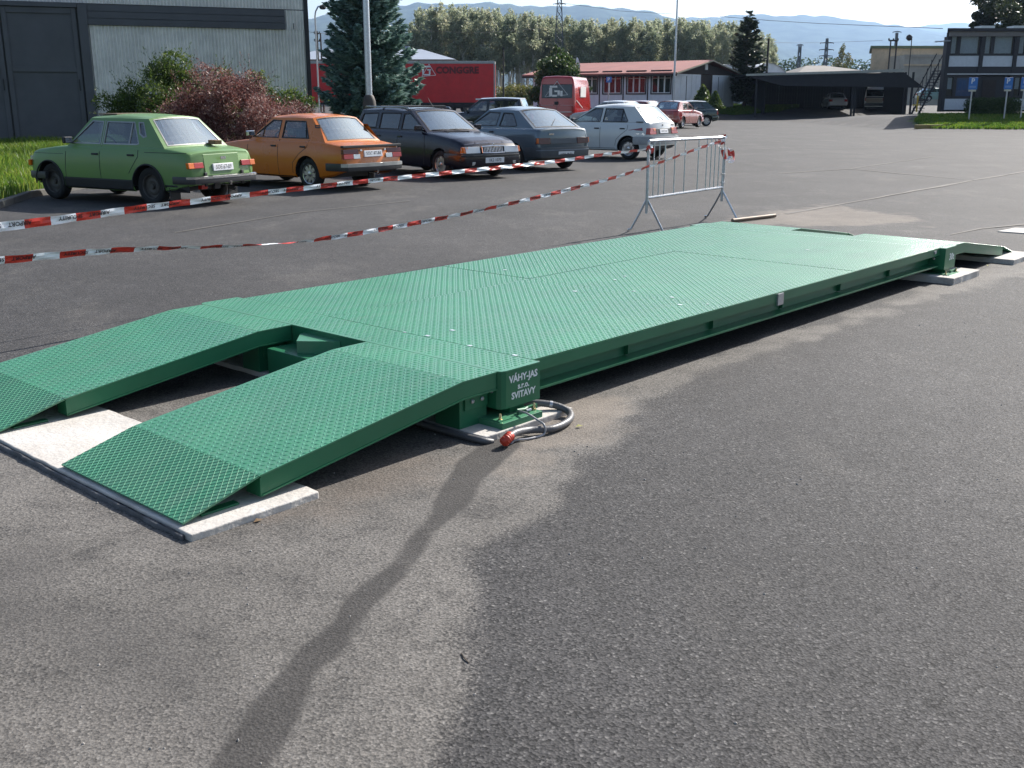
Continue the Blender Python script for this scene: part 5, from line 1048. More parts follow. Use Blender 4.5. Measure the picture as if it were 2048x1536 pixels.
tail('short knot of red tape on the near post of the barrier', [atd(1292, 302, bA.y - .05), atd(1300, 292, bA.y - .03), atd(1306, 296, bA.y - .02), atd(1302, 304, bA.y - .04), atd(1296, 298, bA.y - .06)], .045)
# ---------------------------------------------------------------- vehicles
def paint(name, col, rough=.24, coat=.5, dirt=.06, metal=0): 
    return S(name, col, rough, metal, var=.05, scale=1.2, coat=coat, dirt=dirt, dirtcol=tuple(min(.4, c * .6 + .06) for c in col))
def ip(t, pts): return float(np.interp(t, [p[0] for p in pts], [p[1] for p in pts]))
def car(name, label, cat, sp, loc, yaw, scale=1.0, group=None):
    """x forward from rear axle, y left, z up"""
    q = thing(name, label, cat, loc, yaw, group); q.scale = (scale,) * 3
    wb_, ro, fo, hw, r, ty = sp['wb'], sp['ro'], sp['fo'], sp['hw'], sp['r'], sp['ty']; body = sp['paint']; trim = sp.get('trim', BLACK)
    top, bot = sp['top'], sp['bot']; Ra = r + sp.get('arch', .055); gx0, gx1 = sp['wr0'], sp['wf0']
    plan = sp.get('plan', [(-ro, .86), (-ro + .04, .93), (-ro + .14, .97), (-ro + .5, .995), (0, 1), (wb_, 1), (wb_ + fo - .45, .985), (wb_ + fo - .14, .95), (wb_ + fo - .04, .91), (wb_ + fo, .84)])
    xs_ = set(np.linspace(-ro, wb_ + fo, 46).round(4)) | {-ro + .02, -ro + .05, wb_ + fo - .02, wb_ + fo - .05} | {x for x, _ in top} | {x for x, _ in bot}
    for c in (0, wb_):
        for k in range(-9, 10): xs_.add(round(c + Ra * math.sin(k / 9 * math.pi / 2), 4))
        xs_ |= {c - Ra - .004, c + Ra + .004}
    xs_ |= {gx0 + .10, gx1 - .10}
    xs_ = sorted(x for x in xs_ if -ro <= x <= wb_ + fo)
    def zbot(x):
        z = ip(x, bot)
        for c in (0, wb_):
            if abs(x - c) <= Ra: z = max(z, r + math.sqrt(max(0, Ra * Ra - (x - c) ** 2)))
        return z
    sh = sp.get('sh', .07)
    rows = [(0, .90), (.06, .965), (.30, .992), (.55, 1.0), (.80, .99), (1.0, .962)]
    def side_y(x, z):
        zb, zt = ip(x, bot), ip(x, top) - sh; t = (z - zb) / max(.05, zt - zb); return hw * ip(x, plan) * ip(t, rows)
    def shift(x, z):
        wr = max(0, 1 - (x + ro) / .32); wf = max(0, 1 - (wb_ + fo - x) / .32); return x + wr * ip(z, sp.get('rprof', [(0, 0), (2, 0)])) + wf * ip(z, sp.get('fprof', [(0, 0), (2, 0)]))
    def section(x):
        zb, z0, zt, zs = zbot(x), ip(x, bot), ip(x, top), ip(x, top) - sh; h = hw * ip(x, plan); P = []
        for t, f in rows:
            z = z0 + (zs - z0) * t
            if z < zb: z = zb + (zs - zb) * t * .02; f = ip((z - z0) / (zs - z0), rows)
            P.append((h * f, z))
        P += [(h * .935, zt - sh * .35), (h * .89, zt), (h * .5, zt + .018), (0, zt + .024)]
        return P
    secs = [section(x) for x in xs_]; nr = len(secs[0])
    for side_bits in (1,):
        mb = MB(); ids = {}
        for i, x in enumerate(xs_):
            for j, (y, z) in enumerate(secs[i]):
                for s_ in (1, -1): ids[i, j, s_] = len(mb.v); mb.v.append((shift(x, z), y * s_, z))
        for i in range(len(xs_) - 1):
            xm = (xs_[i] + xs_[i + 1]) / 2
            for j in range(nr - 1):
                if j >= 7 and gx0 + .09 < xm < gx1 - .09: continue
                for s_ in (1, -1):
                    f = (ids[i, j, s_], ids[i, j + 1, s_], ids[i + 1, j + 1, s_], ids[i + 1, j, s_]); mb.f.append(f if s_ > 0 else f[::-1]); mb.m.append(0)
        for i, rev in ((0, True), (len(xs_) - 1, False)):
            f = [ids[i, j, 1] for j in range(nr)] + [ids[i, j, -1] for j in range(nr - 2, -1, -1)]; mb.f.append(tuple(f if not rev else f[::-1])); mb.m.append(0)
    bo = mb.build('body', body, q, ang=38)
    # underbody and wheel wells
    ub = MB(); ub.box(-ro + .12, -Ra - .01, -hw * .85, hw * .85, ip(-ro + .2, bot) + .02, .55); ub.box(Ra + .01, wb_ - Ra - .01, -hw * .88, hw * .88, ip(.8, bot) + .01, .42); ub.box(wb_ + Ra + .01, wb_ + fo - .12, -hw * .8, hw * .8, ip(wb_ + fo - .3, bot) + .02, .5)
    for c in (0, wb_): ub.box(c - Ra - .005, c + Ra + .005, -hw * .60, hw * .60, .22, min(ip(c, top) - .12, r + Ra + .05))
    ub.build('underbody', BLACK, q, ang=None)
    for c in (0, wb_):
        for s_ in (-1, 1):
            arc = [(c + Ra * .99 * math.cos(math.pi * k / 12), r + Ra * .99 * math.sin(math.pi * k / 12)) for k in range(13)]
            MB().grid(lambda a, b_: (arc[b_][0], s_ * a, arc[b_][1]), [hw * .6, hw * .97], list(range(13))).build('wheel_arch', BLACK, q, ang=60)
    # greenhouse
    zb0, zb1 = ip(gx0, top), ip(gx1, top); wr1, wf1, zr, gr = sp['wr1'], sp['wf1'], sp['zr'], sp['gr']; zrf = sp.get('zrf', zr - .02)
    def gb(x): return hw * ip(x, plan) * .895
    def belt(x): return ip(x, top)
    def gy(x, z):
        zb = belt(min(max(x, gx0), gx1)); zt = zr + (zrf - zr) * max(0, min(1, (x - wr1) / (wf1 - wr1))); t = max(-.1, min(1.05, (z - zb) / (zt - zb))); b_ = gb(x); return b_ + (gr - b_) * (t ** 1.15 if t > 0 else t)
    beltpts = [(x, belt(x) - .006) for x in np.linspace(gx0, gx1, 12)]
    roofpts = [(x, zr + (zrf - zr) * (x - wr1) / (wf1 - wr1)) for x in np.linspace(wf1, wr1, 10)]
    outline = beltpts + roofpts
    holes = sp['windows']; 
    def off_poly(poly, d):
        n = len(poly); out = []; c = Vector((sum(p[0] for p in poly) / n, sum(p[1] for p in poly) / n))
        for i in range(n):
            p = Vector(poly[i]); a = (p - Vector(poly[i - 1])).normalized(); b_ = (Vector(poly[(i + 1) % n]) - p).normalized(); na = Vector((-a.y, a.x)); nb = Vector((-b_.y, b_.x))
            if na.dot(c - p) < 0: na = -na
            if nb.dot(c - p) < 0: nb = -nb
            m_ = (na + nb); m_ = m_ / max(.4, m_.length_squared / 2); out.append((p.x + m_.x * d, p.y + m_.y * d))
        return out
    mb = MB()
    polys = [[Vector((x, z, 0)) for x, z in outline]] + [[Vector((x, z, 0)) for x, z in h_] for h_ in holes]
    tri = geometry.tessellate_polygon(polys); flat = [v for p in polys for v in p]
    for s_ in (1, -1): mb.add([(v.x, s_ * gy(v.x, v.y), v.y) for v in flat], tri)
    side = mb.build('side_pillars', body, q, ang=None, fixn=False)
    for h_ in holes:
        for s_ in (1, -1):
            i1 = off_poly(h_, .016); n = len(h_); mb = MB(); o_ = off_poly(h_, -.004)
            mb.add([(x, s_ * (gy(x, z) + .004), z) for x, z in o_] + [(x, s_ * (gy(x, z) + .004), z) for x, z in i1] + [(x, s_ * (gy(x, z) - .02), z) for x, z in i1], [(i, (i + 1) % n, n + (i + 1) % n, n + i) for i in range(n)] + [(n + i, n + (i + 1) % n, 2 * n + (i + 1) % n, 2 * n + i) for i in range(n)])
            mb.build('window_seal', sp.get('seal', BLACK), q, ang=None)
            MB().add([(x, s_ * (gy(x, z) - .012), z) for x, z in i1], [tuple(range(n))]).build('side_window', sp.get('glass', GLASS), q, ang=None)
    for x, za, zc, th in sp.get('bars', []):
        for s_ in (1, -1): MB().tube([(x, s_ * (gy(x, za) - .004), za), (x + zc[0], s_ * (gy(x, zc[1]) - .004), zc[1])], th, 5).build('window_bar', sp.get('seal', BLACK), q)
    crown_ = .045; rt = MB()
    def rz(x, y):
        zt = zr + (zrf - zr) * (x - wr1) / (wf1 - wr1) + sp.get('arc', .03) * math.sin(math.pi * (x - wr1) / (wf1 - wr1)); k = 1 - (abs(y) / gr) ** 2.6; return zt * 1.0 - (sp.get('arc', .03) * math.sin(math.pi * (x - wr1) / (wf1 - wr1))) * (1 - min(1, k * 3)) + crown_ * k
    rt.grid(lambda a, b_: (wr1 + (wf1 - wr1) * a + (-.04 if a < .5 else .03) * (1 - (b_) ** 2) * (abs(2 * a - 1) ** 4), gr * b_, rz(wr1 + (wf1 - wr1) * a, gr * b_)), [i / 14 for i in range(15)], [-1, -.985, -.95, -.86, -.7, -.4, 0, .4, .7, .86, .95, .985, 1])
    rt.build('roof', body, q, ang=50)
    def screen(x0, z0, x1, z1, bulge, nm):
        def P(s_, t):
            y = (gb(x0) + (gr - gb(x0)) * t) * (2 * s_ - 1); k = 1 - (2 * s_ - 1) ** 2; return Vector((x0 + (x1 - x0) * t + bulge * k * (1 - t * .3), y, z0 + (z1 - z0) * t + (.014 * (1 - t) + crown_ * t) * (1 - abs(2 * s_ - 1) ** 2.6)))
        def frame_grid(ss, ts, keep, off):
            b_ = MB(); n_ = (P(.5, 1) - P(.5, 0)).cross(Vector((0, 1, 0))).normalized(); n_ = n_ if n_.z > 0 else -n_
            for i in range(len(ss) - 1):
                for j in range(len(ts) - 1):
                    if keep(i, j): b_.add([P(ss[i], ts[j]) + n_ * off, P(ss[i + 1], ts[j]) + n_ * off, P(ss[i + 1], ts[j + 1]) + n_ * off, P(ss[i], ts[j + 1]) + n_ * off], [(0, 1, 2, 3)])
            return b_
        m1, m2 = sp.get('scrm', (.055, .06)); g = .016; g2 = .03
        si = [m1 + g + (1 - 2 * (m1 + g)) * k / 10 for k in range(11)]; ss = [0, m1] + si + [1 - m1, 1]; ts = [0, m2, m2 + g2, .35, .65, 1 - m2 - g2, 1 - m2, 1]
        ns, nt = len(ss) - 1, len(ts) - 1
        frame_grid(ss, ts, lambda i, j: i == 0 or i == ns - 1 or j == 0 or j == nt - 1, 0).build(nm + '_frame', body, q, ang=60)
        frame_grid(ss, ts, lambda i, j: not (i == 0 or i == ns - 1 or j == 0 or j == nt - 1) and (i == 1 or i == ns - 2 or j == 1 or j == nt - 2), .005).build(nm + '_seal', sp.get('scrseal', BLACK), q, ang=None)
        frame_grid(ss, ts, lambda i, j: 1 < i < ns - 2 and 1 < j < nt - 2, -.003).build(nm, SCREEN, q, ang=60)
        return P
    PF = screen(gx1, zb1, wf1, zrf, .07, 'windscreen'); PR = screen(gx0, zb0, wr1, zr, -.05, 'rear_window')
    # interior
    fl = MB(); fl.box(gx0 + .2, gx1 - .1, -hw * .8, hw * .8, .40, .46); fl.box(gx0 + .02, gx0 + .42, -gb(gx0) * .93, gb(gx0) * .93, zb0 - .10, zb0 - .06); fl.box(gx1 - .5, gx1 - .05, -gb(gx1) * .92, gb(gx1) * .92, zb1 - .22, zb1 - .035); fl.build('cabin_trim', DARKIN, q, ang=None)
    sx = sp.get('seat', gx1 - 1.35)
    for s_ in (-1, 1):
        M_ = Matrix.Translation((sx, s_ * .36, .5)); st = MB(); st.box(-.05, .48, -.24, .24, 0, .14, M_); Mb = M_ @ Matrix.Rotation(-.22, 4, 'Y'); st.box(-.12, .0, -.23, .23, .1, .62, Mb); st.build('front_seat', SEAT, q, ang=None, bevel=.03)
        MB().box(-.11, -.01, -.13, .13, .655, .82, Mb).build('headrest', SEAT, q, ang=None, bevel=.03)
    rbx = max(gx0 + .42, .25) if sp.get('wr_seat', True) else None
    if rbx:
        MB().box(rbx - .1, rbx + .35, -.6, .6, .46, .62).build('rear_seat', SEAT, q, ang=None, bevel=.03); MB().box(-.1, .03, -.6, .6, .12, .56, Matrix.Translation((rbx - .05, 0, .48)) @ Matrix.Rotation(-.25, 4, 'Y')).build('rear_backrest', SEAT, q, ang=None, bevel=.03)
    pts = [(gx1 - .62 + .06 * math.cos(a) * 1.0, .36 + .18 * math.sin(a), zb1 - .0 + .16 * math.cos(a)) for a in np.linspace(0, 2 * math.pi, 19)]
    MB().tube(pts, .012, 6).build('steering_wheel', BLACK, q)
    # wheels
    for c in (0, wb_):
        for s_ in (-1, 1):
            Mx = Matrix.Translation((c, s_ * ty, r)) @ Matrix.Rotation(-s_ * math.pi / 2, 4, 'X') @ Matrix.Rotation(random.uniform(0, 1), 4, 'Z'); w2_ = .088
            wt = MB().lathe([(r * .60, -w2_), (r * .92, -w2_), (r * .985, -w2_ * .75), (r, -w2_ * .4), (r, w2_ * .4), (r * .985, w2_ * .75), (r * .93, w2_), (r * .80, w2_ * 1.04), (r * .66, w2_ * .95), (r * .62, w2_ * .7)], 30, Mx).build('wheel', TYRE, q, ang=60)
            rm = sp['rim']; mr = sp.get('rimmat', STEELRIM)
            MB().lathe([(r * .61, -w2_ * .5), (r * .61, w2_ * .3), (r * .57, w2_ * .1), (.02, w2_ * .05)], 26, Mx).build('rim_back', BLACK if rm != 'steel' else mr, wt, ang=50)
            rb = MB(); rb.lathe([(r * .645, w2_ * .72), (r * .635, w2_ * .92), (r * .60, w2_ * .86), (r * .57, w2_ * .55), (r * .56, w2_ * .3)], 26, Mx)
            if rm == 'steel': rb.lathe([(r * .56, w2_ * .3), (r * .46, w2_ * .25), (r * .42, w2_ * .42), (r * .30, w2_ * .5), (r * .22, w2_ * .35), (r * .15, w2_ * .35), (r * .13, w2_ * .7), (.001, w2_ * .72)], 26, Mx)
            else:
                nsp = rm; 
                for k in range(nsp):
                    R_ = Mx @ Matrix.Rotation(2 * math.pi * k / nsp, 4, 'Z'); a0 = .30 / (nsp / 6) * r; a1 = .20 / (nsp / 6) * r if sp.get('fat') is None else a0 * 1.45
                    rb.prism([R_ @ Vector((r * .12, -a1 * .7, 0)), R_ @ Vector((r * .58, -a0 * .62, 0)), R_ @ Vector((r * .58, a0 * .62, 0)), R_ @ Vector((r * .12, a1 * .7, 0))], (Mx.to_3x3() @ Vector((0, 0, w2_ * .35))), (Mx.to_3x3() @ Vector((0, 0, w2_ * .7))))
                rb.lathe([(r * .18, w2_ * .3), (r * .17, w2_ * .8), (r * .1, w2_ * .88), (.001, w2_ * .9)], 16, Mx)
            rb.build('rim', mr, wt, ang=35)
    # bumpers
    for e, key in ((-1, 'rb'), (1, 'fb')):
        if key not in sp: continue
        z0_, z1_, bm_, out_, wrapx = sp[key]; X = -ro if e < 0 else wb_ + fo; hb = hw * .99; Pth = []
        for s_ in (-1, 1):
            seq = [(X - e * wrapx, s_ * (hw * ip(X - e * wrapx, plan) + .018)), (X - e * .22, s_ * (hb + .012)), (X - e * .06, s_ * (hb - .02)), (X + e * (out_ - .03), s_ * (hb - .09)), (X + e * out_, s_ * (hb - .25)), (X + e * (out_ + .02), s_ * .2)]
            Pth += seq if s_ < 0 else seq[::-1]
        mb = MB(); vs2 = []; h_ = (z1_ - z0_)
        cxx = X - e * .6
        for (x_, y_) in Pth:
            n_ = Vector((x_ - cxx, y_)).normalized() if abs(y_) > .3 else Vector((e, 0)); n_ = n_ * .035
            vs2 += [(x_ - n_.x, y_ - n_.y, z0_), (x_ - n_.x * .2, y_ - n_.y * .2, z0_), (x_, y_, z0_ + h_ * .2), (x_, y_, z1_ - h_ * .2), (x_ - n_.x * .25, y_ - n_.y * .25, z1_), (x_ - n_.x * 2.2, y_ - n_.y * 2.2, z1_)]
        mb.add(vs2, [(i * 6 + k, (i + 1) * 6 + k, (i + 1) * 6 + (k + 1) % 6, i * 6 + (k + 1) % 6) for i in range(len(Pth) - 1) for k in range(6)] + [(5, 4, 3, 2, 1, 0), tuple((len(Pth) - 1) * 6 + k for k in range(6))])
        bb = mb.build('rear_bumper' if e < 0 else 'front_bumper', bm_, q, ang=35, fixn=True)
        if sp.get(key + '_strip'):
            zs0, zs1, sm_ = sp[key + '_strip']; mb = MB(); v3 = []
            for (x_, y_) in Pth[2:-2]:
                n_ = Vector((x_ - cxx, y_)).normalized() if abs(y_) > .3 else Vector((e, 0)); n_ = n_ * .007; v3 += [(x_ + n_.x, y_ + n_.y, zs0), (x_ + n_.x, y_ + n_.y, zs1), (x_ - n_.x * 2, y_ - n_.y * 2, zs1 + .006)]
            mb.add(v3, [(i * 3 + k, i * 3 + 3 + k, i * 3 + 4 + k, i * 3 + 1 + k) for i in range(len(Pth) - 5) for k in range(2)]); mb.build('bumper_strip', sm_, bb, ang=None)
    # face boxes: (name, material, y0, y1, z0, z1, proud, wrap) on the rear (-1) or front (+1)
    def face(e, nm, m_, y0, y1, z0, z1, proud=.012, wrap=.0, parent=None):
        X = -ro if e < 0 else wb_ + fo; prof = sp.get('rprof' if e < 0 else 'fprof', [(0, 0), (2, 0)]); mb = MB()
        def fx(z): return X + ip(z, prof)
        V = []
        for z in (z0, z1):
            for (xx, y) in ((fx(z) - e * .05, y0), (fx(z) + e * proud, y0), (fx(z) + e * proud, y1), (fx(z) - e * .05, y1)): V.append((xx, y, z))
        mb.add(V, [(0, 1, 2, 3), (4, 7, 6, 5), (0, 4, 5, 1), (1, 5, 6, 2), (2, 6, 7, 3), (3, 7, 4, 0)])
        ob = mb.build(nm, m_, parent or q, ang=None, fixn=True, bevel=.006)
        if wrap:
            s_ = 1 if (y0 + y1) > 0 else -1; xs2 = [fx(z0) - e * (wrap * k / 4) - e * .0 for k in range(5)]
            MB().grid(lambda a, b_: (a, s_ * (side_y(a, b_) + .008), b_), xs2, [z0, (z0 + z1) / 2, z1]).build(nm, m_, parent or q, ang=None)
        return ob
    for it in sp.get('faces', []):
        e, nm, m_, y0, y1, z0, z1 = it[:7]; pr_ = it[7] if len(it) > 7 else .012; wr_ = it[8] if len(it) > 8 else 0; mir = it[9] if len(it) > 9 else True
        for s_ in ((1, -1) if mir else (1,)): face(e, nm, m_, min(y0 * s_, y1 * s_), max(y0 * s_, y1 * s_), z0, z1, pr_, wr_)
    for e, txt, yc, zc, pw_, ph_ in sp.get('plates', []):
        pl_ = face(e, 'number_plate', PLATE, yc - pw_ / 2, yc + pw_ / 2, zc - ph_ / 2, zc + ph_ / 2, sp.get('pproud', .022 if e < 0 else .03)); X = (-ro if e < 0 else wb_ + fo) + ip(zc, sp.get('rprof' if e < 0 else 'fprof', [(0, 0), (2, 0)])) + e * (sp.get('pproud', .022 if e < 0 else .03) + .003)
        fr = frame((X, yc, zc), (0, -1, 0) if e < 0 else (0, 1, 0), (0, 0, 1)); text_mb(txt, ph_ * .86, lambda v: fr @ Vector((v.x * pw_ / .52 * .93, v.y, 0)), bold=.0).build('plate_lettering', INK, pl_, ang=None)
    # side strips: (name, mat, x0, x1, z0, z1, proud), seams: polylines
    for it in sp.get('strips', []):
        nm, m_, x0, x1, z0, z1, pr_ = it
        for s_ in (1, -1):
            xx = [x for x in np.linspace(x0, x1, max(2, int((x1 - x0) / .12)))]
            MB().grid(lambda a, b_: (a, s_ * (side_y(a, b_) + (pr_ if z0 < b_ < z1 or z1 - z0 < .05 else pr_ * .4)), b_), xx, [z0, z0 + (z1 - z0) * .15, z0 + (z1 - z0) * .85, z1]).build(nm, m_, q, ang=None)
    for pl2 in sp.get('seams', []):
        for s_ in (1, -1):
            P_ = []
            for (a, b_) in zip(pl2[:-1], pl2[1:]):
                for k in range(6): P_.append((a[0] + (b_[0] - a[0]) * k / 6, a[1] + (b_[1] - a[1]) * k / 6))
            P_.append(pl2[-1]); MB().tube([(x, s_ * ((side_y(x, z) if z < belt(min(max(x, gx0), gx1)) - .05 else gy(x, z)) - .0005), z) for x, z in P_], .0058, 4).build('panel_gap', BLACK, q, ang=None)
    for (x, z) in sp.get('handles', []):
        for s_ in (1, -1): MB().box(x - .075, x + .075, min(s_ * side_y(x, z), s_ * (side_y(x, z) + .022)), max(s_ * side_y(x, z), s_ * (side_y(x, z) + .022)), z - .016, z + .016).build('door_handle', sp.get('handlemat', BLACK), q, ang=None, bevel=.006)
    if 'mirror' in sp:
        mx_, mz_, mm_ = sp['mirror']
        for s_ in (1, -1):
            y_ = gy(mx_, mz_); M_ = Matrix.Translation((mx_, s_ * (y_ + .11), mz_)); mo = MB().box(-.035, .045, -.085, .085, -.055, .055, M_).build('wing_mirror', mm_, q, ang=None, bevel=.02); MB().box(-.040, -.036, -.07, .07, -.042, .042, M_).build('mirror_glass', CHROME, mo, ang=None)
            MB().tube([(mx_, s_ * (y_ - .01), mz_ - .06), (mx_, s_ * (y_ + .07), mz_ - .03)], .014, 6).build('mirror_arm', BLACK, mo)
    if sp.get('bonnet_lines'):
        for pl2 in sp['bonnet_lines']: MB().tube([(x, y, ip(x, top) + .018 - .010 * abs(y) / hw * 2) for x, y in pl2], .004, 4).build('panel_gap', BLACK, q, ang=None)
    q_fn = dict(q=q, gy=gy, side_y=side_y, PF=PF, PR=PR, face=face, belt=belt, gb=gb, top=top)
    return q_fn
def wiper(c, P, s0, s1, t0, t1):
    a, b_ = P(s0, t0), P(s1, t1); n_ = (P(.5, 1) - P(.5, 0)).cross(Vector((0, 1, 0))).normalized(); n_ = n_ if n_.z > 0 else -n_
    MB().tube([a + n_ * .02, a.lerp(b_, .5) + n_ * .03, b_ + n_ * .012], .007, 5).build('wiper', BLACK, c['q'])
# --- green saloon
GRP = paint('faded_green_paint', (.12, .235, .065), .42, .2, .22)
g = dict(wb=2.45, ro=.92, fo=.60, hw=.80, r=.315, ty=.66, arch=.05, paint=GRP, sh=.06, rim='steel', rimmat=S('dirty_steel_rim', (.06, .055, .05), .6, .3, dirt=.3),
    top=[(-.92, .86), (-.84, .885), (-.35, .94), (0, .955), (1.9, .945), (2.3, .92), (2.8, .865), (2.97, .83), (3.05, .77)], bot=[(-.92, .36), (-.6, .27), (-.3, .22), (2.6, .22), (2.85, .27), (3.05, .36)],
    rprof=[(.2, .05), (.4, .0), (.62, .0), (.88, .05)], fprof=[(.3, 0), (.85, -.05)], wr0=-.36, wf0=2.0, wr1=.12, wf1=1.50, zr=1.40, zrf=1.41, gr=.555, arc=.03, seat=.75, scrseal=S('bright_seal', (.35, .35, .33), .35, .6),
    windows=[[(1.92, .985), (1.86, .985), (1.17, .985), (1.17, 1.355), (1.45, 1.365)], [(1.09, .985), (.30, .985), (.23, 1.0), (.42, 1.35), (1.09, 1.355)], [(.15, 1.10), (.08, 1.12), (.21, 1.345), (.33, 1.345), (.26, 1.16)]],
    bars=[(.47, .99, (0.0, 1.35), .012), (1.13, .97, (0, 1.37), .012)], seal=S('bright_window_trim', (.30, .30, .29), .35, .7),
    rb=(.38, .50, PLAST, .10, .34), fb=(.36, .48, PLAST, .07, .5), rb_strip=(.462, .498, CHROME),
    faces=[(-1, 'tail_lamp', REDL, .44, .64, .63, .72, .016, .0), (-1, 'indicator_lamp', AMBER, .64, .76, .63, .72, .016, .05), (-1, 'boot_lid', GRP, -.40, .40, .50, .845, .006, 0, False), (-1, 'tow_bracket', PLAST, .10, .22, .28, .38, .03, 0, False), (1, 'headlamp', CLEARL, .45, .72, .56, .74), (1, 'grille', BLACK, -.4, .4, .58, .73, .01, 0, False), (-1, 'fog_lamp', REDL, .38, .52, .29, .36, .03, 0, False), (1, 'side_marker', AMBER, .72, .77, .58, .68, .01, .06)],
    plates=[(-1, 'SOE 67-09', 0, .63, .46, .115)], strips=[('sill_band', BLACK, .38, 2.07, .23, .415, .008), ('sill_band', BLACK, -.84, -.38, .24, .36, .008), ('sill_band', BLACK, 2.83, 3.0, .30, .40, .008), ('waist_line', BLACK, -.86, .05, .868, .876, .003), ('wing_line', BLACK, 2.05, 2.95, .80, .807, .003)],
    seams=[[(1.13, .40), (1.13, .95)], [(.44, .52), (.32, .66), (.20, .80), (.20, .95)], [(2.02, .40), (1.98, .93)]], handles=[(1.24, .82), (.37, .82)], mirror=(1.88, 1.04, BLACK))
c = car('parked_car', 'old faded green saloon with a brick on its boot, leftmost of the row', 'car', g, (-5.235, 16.911, 0), 2.628, .93, 'cars parked in the yard'); q = c['q']
for s_ in (-1, 1):
    MB().box(-.955, -.92, s_ * .42 - .03, s_ * .42 + .03, .33, .56).build('overrider', BLACK, q, ang=None, bevel=.012)
    MB().box(-.47, -.455, s_ * .66 - .11, s_ * .66 + .11, .10, .34).build('mud_flap', BLACK, q, ang=None)
    for c_ in (0, 2.45):
        MB().tube([(c_ + .365 * math.cos(a), s_ * (.80 + .004), .315 + .365 * math.sin(a)) for a in np.linspace(-.1, math.pi + .1, 16)], .014, 6).build('arch_trim', BLACK, q)
MB().tube([(-.8, -.25, .27), (-.95, -.25, .24)], .03, 8).build('exhaust', STEELRIM, q); MB().tube([(-.9, .0, .36), (-1.08, .0, .36), (-1.09, 0, .40)], .02, 8).build('tow_ball', CHROME, q); MB().box(-.938, -.93, -.06, .06, .755, .80).build('badge', CHROME, q, ang=None)
MB().box(1.05, 1.50, -.40, .40, 1.458, 1.48).build('sunroof_slat', S('brown_board', (.16, .12, .08), .8), q, ang=None)
pm = q.matrix_basis @ Vector((-.50, -.28, .955 + .022)); bk = MB().box(-.12, .12, -.06, .06, 0, .065).build('brick', S('clay_brick', (.22, .13, .07), .9, var=.3, scale=20, bump=.4), None, ang=None, bevel=.006); bk.location = pm; bk.rotation_euler = (0, 0, 2.3); tag(bk, 'single brown brick lying on the boot lid of the green saloon', 'brick')
MB().box(-.10, .12, .25, .45, .985, 1.03).build('pink_cloth', S('pink_cloth', (.5, .2, .25), .8), q, ang=None, bevel=.015)
# --- orange saloon
ORP = paint('orange_paint', (.55, .145, .008), .28, .25, .05)
g = dict(wb=2.40, ro=1.02, fo=.72, hw=.785, r=.295, ty=.645, arch=.05, paint=ORP, sh=.07, rim=8, rimmat=ALLOY,
    top=[(-1.02, .80), (-.98, .83), (-.7, .86), (-.40, .90), (0, .91), (1.7, .905), (2.2, .87), (2.8, .80), (3.0, .77), (3.12, .70)], bot=[(-1.02, .38), (-.7, .28), (-.3, .21), (2.7, .21), (2.9, .26), (3.12, .36)],
    rprof=[(.2, .05), (.4, 0), (.6, 0), (.82, .03)], fprof=[(.3, 0), (.8, -.04)], wr0=-.48, wf0=1.80, wr1=.02, wf1=1.22, zr=1.325, zrf=1.33, gr=.55, arc=.035, seat=.62,
    windows=[[(1.72, .95), (.90, .95), (.90, 1.275), (1.18, 1.285)], [(.80, .95), (-.02, .95), (.18, 1.27), (.80, 1.275)], [(-.13, 1.15), (-.27, 1.15), (-.24, 1.20), (-.10, 1.20)]], bars=[(1.40, .95, (0, 1.2), .010), (.07, .95, (.09, 1.2), .010)],
    rb=(.38, .52, PLAST, .09, .45), fb=(.36, .50, PLAST, .08, .5), rb_strip=(.455, .515, S('bumper_grey', (.42, .42, .40), .3, .6)),
    faces=[(-1, 'tail_lamp', S('dark_red_lens', (.10, .012, .012), .15), .36, .735, .69, .775, .012, .06), (-1, 'brake_lamp', REDL, .50, .735, .60, .685, .014, .06), (-1, 'reverse_lamp', CLEARL, .33, .495, .60, .685, .012), (-1, 'boot_spoiler', BLACK, -.74, .74, .80, .845, .03, 0, False), (-1, 'bonnet_lamp', CLEARL, .28, .33, .735, .765, .03), (1, 'headlamp', CLEARL, .42, .70, .54, .70)],
    plates=[(-1, 'SOC 47-84', 0, .685, .46, .115)], seams=[[(.85, .26), (.85, .93)], [(.42, .30), (.40, .50), (.22, .66), (-.02, .80), (-.02, .93)], [(1.80, .30), (1.80, .90)]], handles=[(.98, .80), (.10, .80)], mirror=(1.66, 1.02, CHROME),
    strips=[('sill_shadow_line', BLACK, .36, 2.0, .225, .245, .003)])
c = car('parked_car', 'bright orange saloon with alloy wheels parked between green and dark blue cars', 'car', g, (-3.254, 19.829, 0), 2.45, .955, 'cars parked in the yard'); q = c['q']
MB().box(-.07, .03, -.32, -.03, .93, 1.12).build('patterned_cushion', S('patterned_cushion', (.30, .18, .10), .9, var=.6, scale=30), q, ang=None, bevel=.04)
for s_ in (-1, 1):
    MB().box(.55, .75, s_ * .36 - .25, s_ * .36 + .25, 1.0, 1.13).build('seat_cover', S('striped_seat_cover', (.25, .2, .17), .9, var=.6, scale=25), q, ang=None, bevel=.04)
MB().tube([(-.9, .0, .34), (-1.13, .0, .34), (-1.14, 0, .38)], .018, 8).build('tow_ball', CHROME, q)
